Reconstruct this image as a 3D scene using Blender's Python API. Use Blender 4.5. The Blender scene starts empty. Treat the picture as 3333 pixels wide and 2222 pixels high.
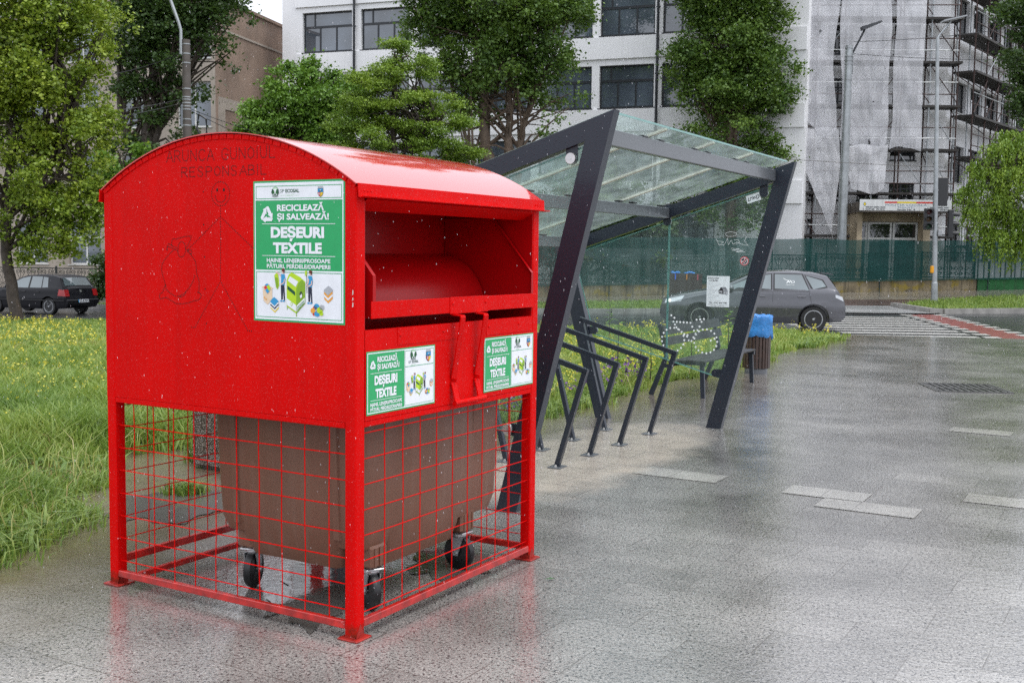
import bpy, math, random
import numpy as np
from mathutils import Vector, Matrix
random.seed(7)
R = math.radians
scene = bpy.context.scene
COL = scene.collection

# ---------------------------------------------------------------- camera
F_PX, PITCH, ROLL, CAM_H = 3632.45, 0.0799127, -0.0124536, 1.8
cam_d = bpy.data.cameras.new('camera'); cam = bpy.data.objects.new('camera', cam_d); COL.objects.link(cam)
cam_d.sensor_width = 36.0; cam_d.sensor_fit = 'HORIZONTAL'; cam_d.lens = F_PX / 3333 * 36
cam_d.clip_start = 0.05; cam_d.clip_end = 2000
_X = Vector((1, 0, 0)); _U = Vector((0, math.sin(PITCH), math.cos(PITCH))); _F = Vector((0, math.cos(PITCH), -math.sin(PITCH)))
_right = _X * math.cos(ROLL) - _U * math.sin(ROLL); _up = _X * math.sin(ROLL) + _U * math.cos(ROLL)
m = Matrix((( _right.x, _up.x, -_F.x, 0), (_right.y, _up.y, -_F.y, 0), (_right.z, _up.z, -_F.z, CAM_H), (0, 0, 0, 1)))
cam.matrix_world = m
scene.camera = cam

def at(px, py, Y):
    """point of the place seen at photo pixel (px, py) and standing Y metres ahead"""
    a = (px - 1666.5) / F_PX; b = (1111 - py) / F_PX
    d = _F + _right * a + _up * b
    return Vector((0, 0, CAM_H)) + d * (Y / d.y)

# ---------------------------------------------------------------- sky, sun, exposure
SUN_EL, SUN_AZ = R(66), R(125)      # azimuth: from +Y towards +X
world = bpy.data.worlds.new("World"); scene.world = world; world.use_nodes = True
nt = world.node_tree; nt.nodes.clear()
def wn(t, **k):
    n = nt.nodes.new(t)
    for a, v in k.items(): setattr(n, a, v)
    return n
sky = wn('ShaderNodeTexSky', sky_type='NISHITA', sun_disc=False, sun_elevation=SUN_EL, sun_rotation=SUN_AZ)
sky.air_density = 1.5; sky.dust_density = 4.0
hs = wn('ShaderNodeHueSaturation'); hs.inputs['Saturation'].default_value = 0.15
nt.links.new(sky.outputs[0], hs.inputs['Color'])
tc = wn('ShaderNodeTexCoord'); sep = wn('ShaderNodeSeparateXYZ'); nt.links.new(tc.outputs['Generated'], sep.inputs[0])
mr = wn('ShaderNodeMapRange'); nt.links.new(sep.outputs['Z'], mr.inputs[0])
mr.inputs[1].default_value = 0.05; mr.inputs[2].default_value = 1.0; mr.inputs[3].default_value = 0.0; mr.inputs[4].default_value = 1.0
cr = wn('ShaderNodeMix', data_type='RGBA'); nt.links.new(mr.outputs[0], cr.inputs['Factor'])
cr.inputs[6].default_value = (6.6, 6.95, 7.8, 1); cr.inputs[7].default_value = (15.0, 15.6, 17.0, 1)
mx = wn('ShaderNodeMix', data_type='RGBA'); mx.inputs['Factor'].default_value = 0.8
nt.links.new(hs.outputs[0], mx.inputs[6]); nt.links.new(cr.outputs[2], mx.inputs[7])
bg = wn('ShaderNodeBackground'); bg.inputs[1].default_value = 0.1; nt.links.new(mx.outputs[2], bg.inputs[0])
wo = wn('ShaderNodeOutputWorld'); nt.links.new(bg.outputs[0], wo.inputs[0])
sun_d = bpy.data.lights.new('sun', 'SUN'); sun_d.energy = 0.65; sun_d.angle = R(25); sun_d.color = (1.0, 0.96, 0.9)
sun = bpy.data.objects.new('sun', sun_d); COL.objects.link(sun)
_sd = Vector((math.sin(SUN_AZ) * math.cos(SUN_EL), math.cos(SUN_AZ) * math.cos(SUN_EL), math.sin(SUN_EL)))
sun.rotation_euler = (-_sd).to_track_quat('-Z', 'Y').to_euler(); sun.location = (30, -20, 60)
scene.view_settings.view_transform = 'Standard'; scene.view_settings.look = 'None'
scene.view_settings.exposure = 0.75; scene.view_settings.gamma = 1.0
scene.render.engine = 'CYCLES'
scene.cycles.max_bounces = 8; scene.cycles.transparent_max_bounces = 24; scene.cycles.transmission_bounces = 4
scene.cycles.diffuse_bounces = 3; scene.cycles.glossy_bounces = 3
scene.cycles.use_denoising = False

# ---------------------------------------------------------------- material helpers
def new_mat(name):
    mt = bpy.data.materials.new(name); mt.use_nodes = True
    t = mt.node_tree; b = t.nodes['Principled BSDF']
    return mt, t, b
def node(t, ty, **k):
    n = t.nodes.new(ty)
    for a, v in k.items():
        if a.startswith('i_'): n.inputs[a[2:].replace('_', ' ')].default_value = v
        else: setattr(n, a, v)
    return n
def ramp(t, src, stops, interp='LINEAR'):
    r = t.nodes.new('ShaderNodeValToRGB'); r.color_ramp.interpolation = interp
    el = r.color_ramp.elements
    while len(el) < len(stops): el.new(0.5)
    for e, (p, c) in zip(el, stops):
        e.position = p; e.color = (c[0], c[1], c[2], 1) if hasattr(c, '__len__') else (c, c, c, 1)
    t.links.new(src, r.inputs[0]); return r.outputs[0]
def coords(t, kind='Object', scale=(1, 1, 1), rot=(0, 0, 0), loc=(0, 0, 0)):
    c = t.nodes.new('ShaderNodeTexCoord'); mp = t.nodes.new('ShaderNodeMapping')
    mp.inputs['Scale'].default_value = scale; mp.inputs['Rotation'].default_value = rot; mp.inputs['Location'].default_value = loc
    t.links.new(c.outputs[kind], mp.inputs[0]); return mp.outputs[0]
def noise(t, vec, scale, detail=4, rough=0.55):
    n = t.nodes.new('ShaderNodeTexNoise'); n.inputs['Scale'].default_value = scale; n.inputs['Detail'].default_value = detail
    n.inputs['Roughness'].default_value = rough
    if vec is not None: t.links.new(vec, n.inputs['Vector'])
    return n.outputs['Fac']
def mixc(t, fac, a, b, mode='MIX'):
    n = t.nodes.new('ShaderNodeMix'); n.data_type = 'RGBA'; n.blend_type = mode
    for i, v in ((0, fac), (6, a), (7, b)):
        s = n.inputs[i]
        if isinstance(v, bpy.types.NodeSocket): t.links.new(v, s)
        elif hasattr(v, '__len__'): s.default_value = (v[0], v[1], v[2], 1)
        else: s.default_value = v if i == 0 else (v, v, v, 1)
    return n.outputs[2]
def math_n(t, op, a, b=0.5, clamp=False):
    n = t.nodes.new('ShaderNodeMath'); n.operation = op; n.use_clamp = clamp
    for s, v in ((n.inputs[0], a), (n.inputs[1], b)):
        if isinstance(v, bpy.types.NodeSocket): t.links.new(v, s)
        else: s.default_value = v
    return n.outputs[0]
def bump(t, b, h, strength, dist=0.01, prev=None):
    n = t.nodes.new('ShaderNodeBump'); n.inputs['Strength'].default_value = strength; n.inputs['Distance'].default_value = dist
    t.links.new(h, n.inputs['Height'])
    if prev is not None: t.links.new(prev, n.inputs['Normal'])
    t.links.new(n.outputs[0], b.inputs['Normal']); return n.outputs[0]
def pbr(name, col, rough=0.5, metal=0.0, var=0.12, vscale=6.0, bmp=0.0, bscale=60, coat=0.0, streak=0.0, streak_col=(0.05, 0.045, 0.04), spec=0.5):
    mt, t, b = new_mat(name)
    v = coords(t)
    f = noise(t, v, vscale, 5)
    lo = [max(0, c * (1 - var)) for c in col]; hi = [min(1, c * (1 + var)) for c in col]
    c = ramp(t, f, [(0.3, lo), (0.7, hi)])
    if streak > 0:
        vs = coords(t, scale=(9, 9, 0.35)); fs = noise(t, vs, 1.0, 5)
        k = ramp(t, fs, [(0.5, 0.0), (0.75, streak)])
        c = mixc(t, k, c, streak_col)
    t.links.new(c, b.inputs['Base Color'])
    rr = ramp(t, noise(t, v, vscale * 2.3, 3), [(0.3, max(0.02, rough * 0.8)), (0.7, min(1, rough * 1.2))])
    t.links.new(rr, b.inputs['Roughness'])
    b.inputs['Metallic'].default_value = metal; b.inputs['Coat Weight'].default_value = coat; b.inputs['Coat Roughness'].default_value = 0.06
    b.inputs['Specular IOR Level'].default_value = spec
    if bmp > 0: bump(t, b, noise(t, v, bscale, 3), bmp, 0.01)
    return mt
def wet_paint(name, col, rough, drops=0.5, dscale=75, coat=0.4, peel=0.03, coat_rough=0.06, spec=0.5, dropcoat=0.0, rust=False):
    """enamel with rain standing on it in droplets"""
    mt, t, b = new_mat(name); v = coords(t)
    f = noise(t, v, 2.5, 4)
    c = ramp(t, f, [(0.3, [x * 0.93 for x in col]), (0.7, [min(1, x * 1.05) for x in col])])
    b.inputs['Coat Weight'].default_value = coat; b.inputs['Coat Roughness'].default_value = coat_rough; b.inputs['Specular IOR Level'].default_value = spec
    b.inputs['Roughness'].default_value = rough
    vo = node(t, 'ShaderNodeTexVoronoi', feature='F1'); vo.inputs['Scale'].default_value = dscale; t.links.new(v, vo.inputs['Vector'])
    sz = noise(t, v, dscale * 0.45, 2)
    d = math_n(t, 'SUBTRACT', math_n(t, 'MULTIPLY', sz, 0.62), vo.outputs['Distance'], True)
    t.links.new(c, b.inputs['Base Color'])
    if rust:
        sp_ = node(t, 'ShaderNodeSeparateXYZ'); t.links.new(v, sp_.inputs[0])
        zz = math_n(t, 'ADD', sp_.outputs[2], math_n(t, 'MULTIPLY', math_n(t, 'SUBTRACT', noise(t, v, 26, 4), .5), .14))
        k_ = ramp(t, zz, [(0.02, .9), (0.075, 0.0)]); c = mixc(t, k_, c, (.10, .018, .008))
        run = ramp(t, noise(t, coords(t, scale=(16, 16, .5)), 1.3, 4), [(.42, 0.0), (.75, .22)]); c = mixc(t, run, c, (.36, .004, .004)); t.links.new(c, b.inputs['Base Color'])
    if dropcoat: t.links.new(math_n(t, 'MULTIPLY', ramp(t, d, [(0.02, 0.0), (0.12, 1.0)]), dropcoat), b.inputs['Coat Weight'])
    n1 = bump(t, b, noise(t, v, 160, 2), peel, 0.004)
    if drops: n2 = bump(t, b, d, drops, 0.012, n1); t.links.new(n2, b.inputs['Coat Normal'])
    return mt
def glassy(name, tint=(0.82, 0.93, 0.9), dirt=0.08, dirt_col=(0.5, 0.58, 0.55), gl_rough=0.02, wet=0.0, streak=True, transl=0.5):
    """pane of glass: see-through with a fresnel mirror and a film of rain and dirt"""
    mt = bpy.data.materials.new(name); mt.use_nodes = True; t = mt.node_tree; t.nodes.clear()
    out = node(t, 'ShaderNodeOutputMaterial')
    tr = node(t, 'ShaderNodeBsdfTransparent'); tr.inputs[0].default_value = (*tint, 1)
    gl = node(t, 'ShaderNodeBsdfGlossy'); gl.inputs['Roughness'].default_value = gl_rough
    fr = node(t, 'ShaderNodeFresnel'); fr.inputs[0].default_value = 1.5
    df = node(t, 'ShaderNodeBsdfDiffuse'); df.inputs[0].default_value = (*dirt_col, 1)
    tlz = node(t, 'ShaderNodeBsdfTranslucent'); tlz.inputs[0].default_value = (*dirt_col, 1)
    dft = node(t, 'ShaderNodeMixShader'); dft.inputs[0].default_value = transl; t.links.new(df.outputs[0], dft.inputs[1]); t.links.new(tlz.outputs[0], dft.inputs[2]); df = dft
    v = coords(t, scale=(6, 6, 0.5) if streak else (3, 3, 3))
    f = ramp(t, noise(t, v, 2.0, 5), [(0.3, dirt * 0.4), (0.75, dirt * 1.7)])
    m1 = node(t, 'ShaderNodeMixShader'); t.links.new(f, m1.inputs[0]); t.links.new(tr.outputs[0], m1.inputs[1]); t.links.new(df.outputs[0], m1.inputs[2])
    ge = node(t, 'ShaderNodeNewGeometry'); ff_ = math_n(t, 'MULTIPLY', fr.outputs[0], math_n(t, 'SUBTRACT', 1.0, ge.outputs['Backfacing']))
    m2 = node(t, 'ShaderNodeMixShader'); t.links.new(ff_, m2.inputs[0]); t.links.new(m1.outputs[0], m2.inputs[1]); t.links.new(gl.outputs[0], m2.inputs[2])
    if wet > 0:
        bp = node(t, 'ShaderNodeBump'); bp.inputs['Strength'].default_value = wet; bp.inputs['Distance'].default_value = 0.02
        t.links.new(noise(t, coords(t, scale=(5, 16, 5)), 2.0, 3), bp.inputs['Height'])
        t.links.new(bp.outputs[0], gl.inputs['Normal'])
    t.links.new(m2.outputs[0], out.inputs[0]); return mt
def netting(name, col, opacity, holes=0.0, weave=0.0):
    mt = bpy.data.materials.new(name); mt.use_nodes = True; t = mt.node_tree; t.nodes.clear()
    out = node(t, 'ShaderNodeOutputMaterial'); tr = node(t, 'ShaderNodeBsdfTransparent')
    df = node(t, 'ShaderNodeBsdfDiffuse'); tl = node(t, 'ShaderNodeBsdfTranslucent')
    v = coords(t); c = ramp(t, noise(t, v, 0.9, 4), [(0.3, [x * 0.94 for x in col]), (0.7, col)])
    t.links.new(c, df.inputs[0]); t.links.new(c, tl.inputs[0])
    a = node(t, 'ShaderNodeMixShader'); a.inputs[0].default_value = 0.2; t.links.new(df.outputs[0], a.inputs[1]); t.links.new(tl.outputs[0], a.inputs[2])
    f = ramp(t, noise(t, coords(t, scale=(3, 3, 0.35)), 1.6, 4), [(0.25, max(0, opacity - 0.06)), (0.75, min(1, opacity + 0.06))])
    if holes > 0:
        k = ramp(t, noise(t, coords(t, scale=(2, 2, 1.1), loc=(3, 1, 2)), 1.5, 2), [(0.735, 1.0), (0.75, 0.0)])
        f = math_n(t, 'MULTIPLY', f, k)
    mx_ = node(t, 'ShaderNodeMixShader'); t.links.new(f, mx_.inputs[0]); t.links.new(tr.outputs[0], mx_.inputs[1]); t.links.new(a.outputs[0], mx_.inputs[2])
    t.links.new(mx_.outputs[0], out.inputs[0]); return mt
def leafmat(name, cols, nscale=0.7, rough=0.45, transl=0.26, attr=None):
    """leaf green that varies from spray to spray, lit through from behind"""
    mt, t, b = new_mat(name)
    v = coords(t, 'Object')
    f = noise(t, v, nscale, 3)
    g = node(t, 'ShaderNodeAttribute', attribute_name='rnd')
    fac = math_n(t, 'ADD', math_n(t, 'MULTIPLY', f, 0.6), math_n(t, 'MULTIPLY', g.outputs['Fac'], 0.4))
    n = len(cols); c = ramp(t, fac, [(0.22 + 0.56 * i / (n - 1), cols[i]) for i in range(n)])
    t.links.new(c, b.inputs['Base Color']); b.inputs['Roughness'].default_value = rough
    tl = node(t, 'ShaderNodeBsdfTranslucent'); c2 = mixc(t, 0.5, c, (0.16, 0.24, 0.02)); t.links.new(c2, tl.inputs[0])
    ms = node(t, 'ShaderNodeMixShader'); ms.inputs[0].default_value = transl
    out = t.nodes['Material Output']
    t.links.new(b.outputs[0], ms.inputs[1]); t.links.new(tl.outputs[0], ms.inputs[2]); t.links.new(ms.outputs[0], out.inputs[0])
    return mt
def solid(name, col, rough=0.5, metal=0.0):
    """flat ink or enamel with only a trace of unevenness"""
    return pbr(name, col, rough, metal, var=0.05, vscale=20)

# ---------------------------------------------------------------- mesh helpers
class MB:
    """collects shapes; build() links them as ONE mesh object"""
    def __init__(s): s.v = []; s.f = []; s.m = []
    def add(s, vs, fs, mi=0):
        o = len(s.v); s.v += [tuple(p) for p in vs]; s.f += [tuple(i + o for i in f) for f in fs]; s.m += [mi] * len(fs); return s
    def box(s, lo, hi, mi=0):
        x0, y0, z0 = lo; x1, y1, z1 = hi
        return s.add([(x0, y0, z0), (x1, y0, z0), (x1, y1, z0), (x0, y1, z0), (x0, y0, z1), (x1, y0, z1), (x1, y1, z1), (x0, y1, z1)],
                     [(0, 3, 2, 1), (4, 5, 6, 7), (0, 1, 5, 4), (1, 2, 6, 5), (2, 3, 7, 6), (3, 0, 4, 7)], mi)
    def cbox(s, lo, hi, ch=0.004, mi=0):
        """box with chamfered vertical and horizontal edges"""
        x0, y0, z0 = lo; x1, y1, z1 = hi; c = min(ch, (x1 - x0) * .3, (y1 - y0) * .3, (z1 - z0) * .3)
        def ring(i, z): return [(x0 + c + i, y0 + i, z), (x1 - c - i, y0 + i, z), (x1 - i, y0 + c + i, z), (x1 - i, y1 - c - i, z), (x1 - c - i, y1 - i, z), (x0 + c + i, y1 - i, z), (x0 + i, y1 - c - i, z), (x0 + i, y0 + c + i, z)]
        rs = [ring(c * .9, z0), ring(0, z0 + c), ring(0, z1 - c), ring(c * .9, z1)]
        return s.loft(rs, True, mi)
    def loft(s, rings, caps=True, mi=0, closed=True):
        n = len(rings[0]); o = len(s.v); fs = []
        vs = [p for r in rings for p in r]
        for k in range(len(rings) - 1):
            for i in range(n if closed else n - 1):
                j = (i + 1) % n; fs.append((k * n + i, k * n + j, (k + 1) * n + j, (k + 1) * n + i))
        if caps: fs.append(tuple(range(n - 1, -1, -1))); fs.append(tuple((len(rings) - 1) * n + i for i in range(n)))
        return s.add(vs, fs, mi)
    def beam(s, p, q, w, h=None, up=(0, 0, 1), mi=0, w2=None, h2=None):
        """square bar from p to q, w across, h along 'up'"""
        p = Vector(p); q = Vector(q); h = w if h is None else h; d = (q - p).normalized(); u = Vector(up)
        if abs(d.dot(u)) > .98: u = Vector((1, 0, 0)) if abs(d.x) < .9 else Vector((0, 1, 0))
        r = d.cross(u).normalized(); u = r.cross(d).normalized()
        w2 = w if w2 is None else w2; h2 = h if h2 is None else h2
        def ring(c, a, b): return [c - r * a / 2 - u * b / 2, c + r * a / 2 - u * b / 2, c + r * a / 2 + u * b / 2, c - r * a / 2 + u * b / 2]
        return s.loft([ring(p, w, h), ring(q, w2, h2)], True, mi)
    def tube(s, pts, r, n=8, mi=0, caps=True):
        pts = [Vector(p) for p in pts]; rs = r if hasattr(r, '__len__') else [r] * len(pts)
        rings = []; ref = None
        for i, p in enumerate(pts):
            d = (pts[min(i + 1, len(pts) - 1)] - pts[max(i - 1, 0)]).normalized()
            if ref is None: ref = Vector((0, 0, 1)) if abs(d.z) < .9 else Vector((1, 0, 0))
            a = d.cross(ref).normalized(); b = d.cross(a).normalized(); ref = -b if False else ref
            rings.append([p + (a * math.cos(2 * math.pi * k / n) + b * math.sin(2 * math.pi * k / n)) * rs[i] for k in range(n)])
        return s.loft(rings, caps, mi)
    def cyl(s, p, q, r, n=16, mi=0, r2=None): return s.tube([p, q], [r, r if r2 is None else r2], n, mi)
    def lathe(s, prof, n=24, c=(0, 0, 0), axis='z', mi=0, caps=True):
        rings = []
        for r, z in prof:
            ring = []
            for k in range(n):
                a = 2 * math.pi * k / n; x, y = r * math.cos(a), r * math.sin(a)
                p = (x, y, z) if axis == 'z' else ((x, z, y) if axis == 'y' else (z, x, y))
                ring.append((p[0] + c[0], p[1] + c[1], p[2] + c[2]))
            rings.append(ring)
        return s.loft(rings, caps, mi)
    def prism(s, poly, f0, f1, mi=0):
        """poly: 2-D points; f0/f1 map a 2-D point to the two 3-D faces"""
        return s.loft([[f0(p) for p in poly], [f1(p) for p in poly]], True, mi)
    def quad(s, a, b, c, d, mi=0): return s.add([a, b, c, d], [(0, 1, 2, 3)], mi)
    def ball(s, c, r, n=8, mi=0, sq=(1, 1, 1)):
        k = n // 2; prof = [(max(1e-4, r * math.sin(math.pi * i / k)), -r * math.cos(math.pi * i / k)) for i in range(k + 1)]
        o = len(s.v); s.lathe(prof, n, (0, 0, 0), 'z', mi, False)
        for i in range(o, len(s.v)): p = s.v[i]; s.v[i] = (p[0] * sq[0] + c[0], p[1] * sq[1] + c[1], p[2] * sq[2] + c[2])
        return s
    def xf(s, M, start=0):
        for i in range(start, len(s.v)): s.v[i] = tuple(M @ Vector(s.v[i]))
        return s
    def build(s, name, mats, parent=None, smooth=False, angle=35, loc=None):
        me = bpy.data.meshes.new(name); me.from_pydata(s.v, [], s.f)
        for mt in (mats if isinstance(mats, (list, tuple)) else [mats]): me.materials.append(mt)
        if any(s.m): me.polygons.foreach_set('material_index', s.m)
        me.validate(); me.update()
        if smooth:
            me.polygons.foreach_set('use_smooth', [True] * len(me.polygons))
            try: me.set_sharp_from_angle(angle=R(angle))
            except Exception: pass
        o = bpy.data.objects.new(name, me); COL.objects.link(o)
        if parent: o.parent = parent
        if loc is not None: o.location = loc
        return o
def raw_mesh(name, verts, quads, mat, parent=None, rnd=None, smooth=False):
    """numpy verts (n,3) and faces (m,k) as one mesh object"""
    me = bpy.data.meshes.new(name); n, mq = len(verts), len(quads); k = quads.shape[1]
    me.vertices.add(n); me.vertices.foreach_set('co', np.ascontiguousarray(verts, dtype=np.float32).ravel())
    me.loops.add(mq * k); me.loops.foreach_set('vertex_index', np.ascontiguousarray(quads, dtype=np.int32).ravel())
    me.polygons.add(mq); me.polygons.foreach_set('loop_start', np.arange(0, mq * k, k, dtype=np.int32))
    me.update(calc_edges=True)
    if rnd is not None:
        a = me.attributes.new('rnd', 'FLOAT', 'FACE'); a.data.foreach_set('value', np.ascontiguousarray(rnd, dtype=np.float32))
    if smooth: me.polygons.foreach_set('use_smooth', np.ones(mq, dtype=bool))
    for mt in (mat if isinstance(mat, (list, tuple)) else [mat]): me.materials.append(mt)
    o = bpy.data.objects.new(name, me); COL.objects.link(o)
    if parent: o.parent = parent
    return o
def thing(name, label, cat, loc=(0, 0, 0), rz=0.0, group=None):
    o = bpy.data.objects.new(name, None); COL.objects.link(o); o.empty_display_size = 0.2
    o.location = loc; o.rotation_euler = (0, 0, rz); o['label'] = label; o['category'] = cat
    if group: o['group'] = group
    return o
def tag(o, label, cat, group=None):
    o['label'] = label; o['category'] = cat
    if group: o['group'] = group
    return o
def kind(o, k, label=None, cat=None):
    o['kind'] = k
    if label: o['label'] = label
    if cat: o['category'] = cat
    return o
def copy_tree(o, parent=None):
    c = o.copy(); COL.objects.link(c)
    if parent: c.parent = parent
    for ch in list(o.children): copy_tree(ch, c)
    return c

def T(x, y):
    """height of the ground: level square and near road, falling away to the left and rising to the right beyond the road"""
    if x < 5: return 0.03 * max(-22, x - 5) * min(1, max(0, (y - 20) / 16))
    return 0.028 * min(30, x - 5) * min(1, max(0, (y - 38) / 9))

# flat artwork: coloured polygons and lettering laid on a face
_fontcache = {}
def glyphs(txt, bold):
    key = (txt, bold)
    if key in _fontcache: return _fontcache[key]
    cu = bpy.data.curves.new('lettering', 'FONT'); cu.body = txt; cu.offset = bold; cu.resolution_u = 3
    ob = bpy.data.objects.new('lettering', cu); COL.objects.link(ob)
    bpy.context.view_layer.update()
    me = bpy.data.meshes.new_from_object(ob.evaluated_get(bpy.context.evaluated_depsgraph_get()))
    v = [tuple(p.co[:2]) for p in me.vertices]; f = [tuple(p.vertices) for p in me.polygons]
    bpy.data.objects.remove(ob); bpy.data.curves.remove(cu); bpy.data.meshes.remove(me)
    _fontcache[key] = (v, f); return v, f
class Art:
    """o: origin (top left), ax/ay: unit of width to the right / downwards, n: outward"""
    def __init__(s, o, ax, ay, n): s.o, s.ax, s.ay, s.n = Vector(o), Vector(ax), Vector(ay), Vector(n); s.mb = {}
    def p(s, x, y, l): return s.o + s.ax * x + s.ay * y + s.n * (0.0007 * l)
    def get(s, g): return s.mb.setdefault(g, MB())
    def poly(s, g, pts, mi, l=1): s.get(g).add([s.p(x, y, l) for x, y in reversed(pts)], [tuple(range(len(pts)))], mi)
    def rect(s, g, x0, y0, x1, y1, mi, l=1): s.poly(g, [(x0, y0), (x1, y0), (x1, y1), (x0, y1)], mi, l)
    def frame(s, g, x0, y0, x1, y1, w, mi, l=1):
        s.rect(g, x0, y0, x1, y0 + w, mi, l); s.rect(g, x0, y1 - w, x1, y1, mi, l)
        s.rect(g, x0, y0 + w, x0 + w, y1 - w, mi, l); s.rect(g, x1 - w, y0 + w, x1, y1 - w, mi, l)
    def oval(s, g, x, y, rx, ry, mi, l=1, n=14): s.poly(g, [(x + rx * math.cos(6.2832 * k / n), y + ry * math.sin(6.2832 * k / n)) for k in range(n)], mi, l)
    def line(s, g, pts, w, mi, l=1):
        for (x0, y0), (x1, y1) in zip(pts, pts[1:]):
            d = math.hypot(x1 - x0, y1 - y0) or 1; nx, ny = -(y1 - y0) / d * w / 2, (x1 - x0) / d * w / 2
            s.poly(g, [(x0 + nx, y0 + ny), (x0 - nx, y0 - ny), (x1 - nx, y1 - ny), (x1 + nx, y1 + ny)], mi, l)
    def text(s, g, txt, x0, x1, ybase, cap, mi, l=2, bold=0.02):
        v, f = glyphs(txt, bold); xs = [p[0] for p in v]; a, b = min(xs), max(xs); hc = 0.72
        k = (x1 - x0) / (b - a)
        s.get(g).add([s.p(x0 + (q[0] - a) * k, ybase - q[1] * cap / hc, l) for q in v], f, mi)
    def build(s, g, name, mats, parent): return s.mb[g].build(name, mats, parent)
# ================================================================ SETTING
U2 = Vector((-0.8625, 0.5061, 0)); W2 = Vector((0.5061, 0.8625, 0))     # the two directions of the paving grid
def gridsheet(name, edge0, edge1, mat, nx=24, ny=6, dz=0.0, flat=None):
    """sheet between two polylines of equal length, following the ground"""
    vs = []; 
    def samp(pl, n):
        out = []; L = [0]
        for a, b in zip(pl, pl[1:]): L.append(L[-1] + math.dist(a, b))
        for i in range(n + 1):
            s = L[-1] * i / n
            for k in range(len(pl) - 1):
                if s <= L[k + 1] + 1e-9:
                    q = (s - L[k]) / (L[k + 1] - L[k]); out.append((pl[k][0] + (pl[k + 1][0] - pl[k][0]) * q, pl[k][1] + (pl[k + 1][1] - pl[k][1]) * q)); break
        return out
    A = samp(edge0, nx); B = samp(edge1, nx); mb = MB()
    for j in range(ny + 1):
        for i in range(nx + 1):
            x = A[i][0] + (B[i][0] - A[i][0]) * j / ny; y = A[i][1] + (B[i][1] - A[i][1]) * j / ny
            vs.append((x, y, (T(x, y) if flat is None else flat) + dz))
    fs = [(j * (nx + 1) + i, j * (nx + 1) + i + 1, (j + 1) * (nx + 1) + i + 1, (j + 1) * (nx + 1) + i) for j in range(ny) for i in range(nx)]
    return mb.add(vs, fs).build(name, mat, None, True)

# soil under everything, out to the horizon
def soil_mat():
    mt, t, b = new_mat('soil'); v = coords(t)
    c = ramp(t, noise(t, v, 3.0, 6), [(0.3, (0.045, 0.035, 0.022)), (0.6, (0.085, 0.068, 0.045)), (0.8, (0.12, 0.1, 0.07))])
    g = ramp(t, noise(t, coords(t, loc=(5, 2, 0)), 1.1, 4), [(0.45, 0.0), (0.6, 0.7)])
    t.links.new(mixc(t, g, c, (0.04, 0.075, 0.015)), b.inputs['Base Color'])
    t.links.new(ramp(t, noise(t, v, 5, 3), [(0.35, 0.25), (0.6, 0.85)]), b.inputs['Roughness'])
    bump(t, b, noise(t, v, 14, 6), 0.6, 0.05); return mt
M_SOIL = soil_mat()
xs = [-900, -300, -90, -50] + [-40 + 2 * i for i in range(46)] + [60, 100, 320, 900]; ys = [-200, -20] + [2 * i for i in range(36)] + [90, 200, 500, 1400]
gv = []
for y in ys:
    for x in xs: gv.append((x, y, T(max(-40, min(50, x)), y) - 0.045))
nx_ = len(xs)
ground = MB().add(gv, [(j * nx_ + i, j * nx_ + i + 1, (j + 1) * nx_ + i + 1, (j + 1) * nx_ + i) for j in range(len(ys) - 1) for i in range(nx_ - 1)]).build('ground', M_SOIL, None, True)
kind(ground, 'structure', 'brown soil and earth under the meadow and the town', 'ground')

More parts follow.
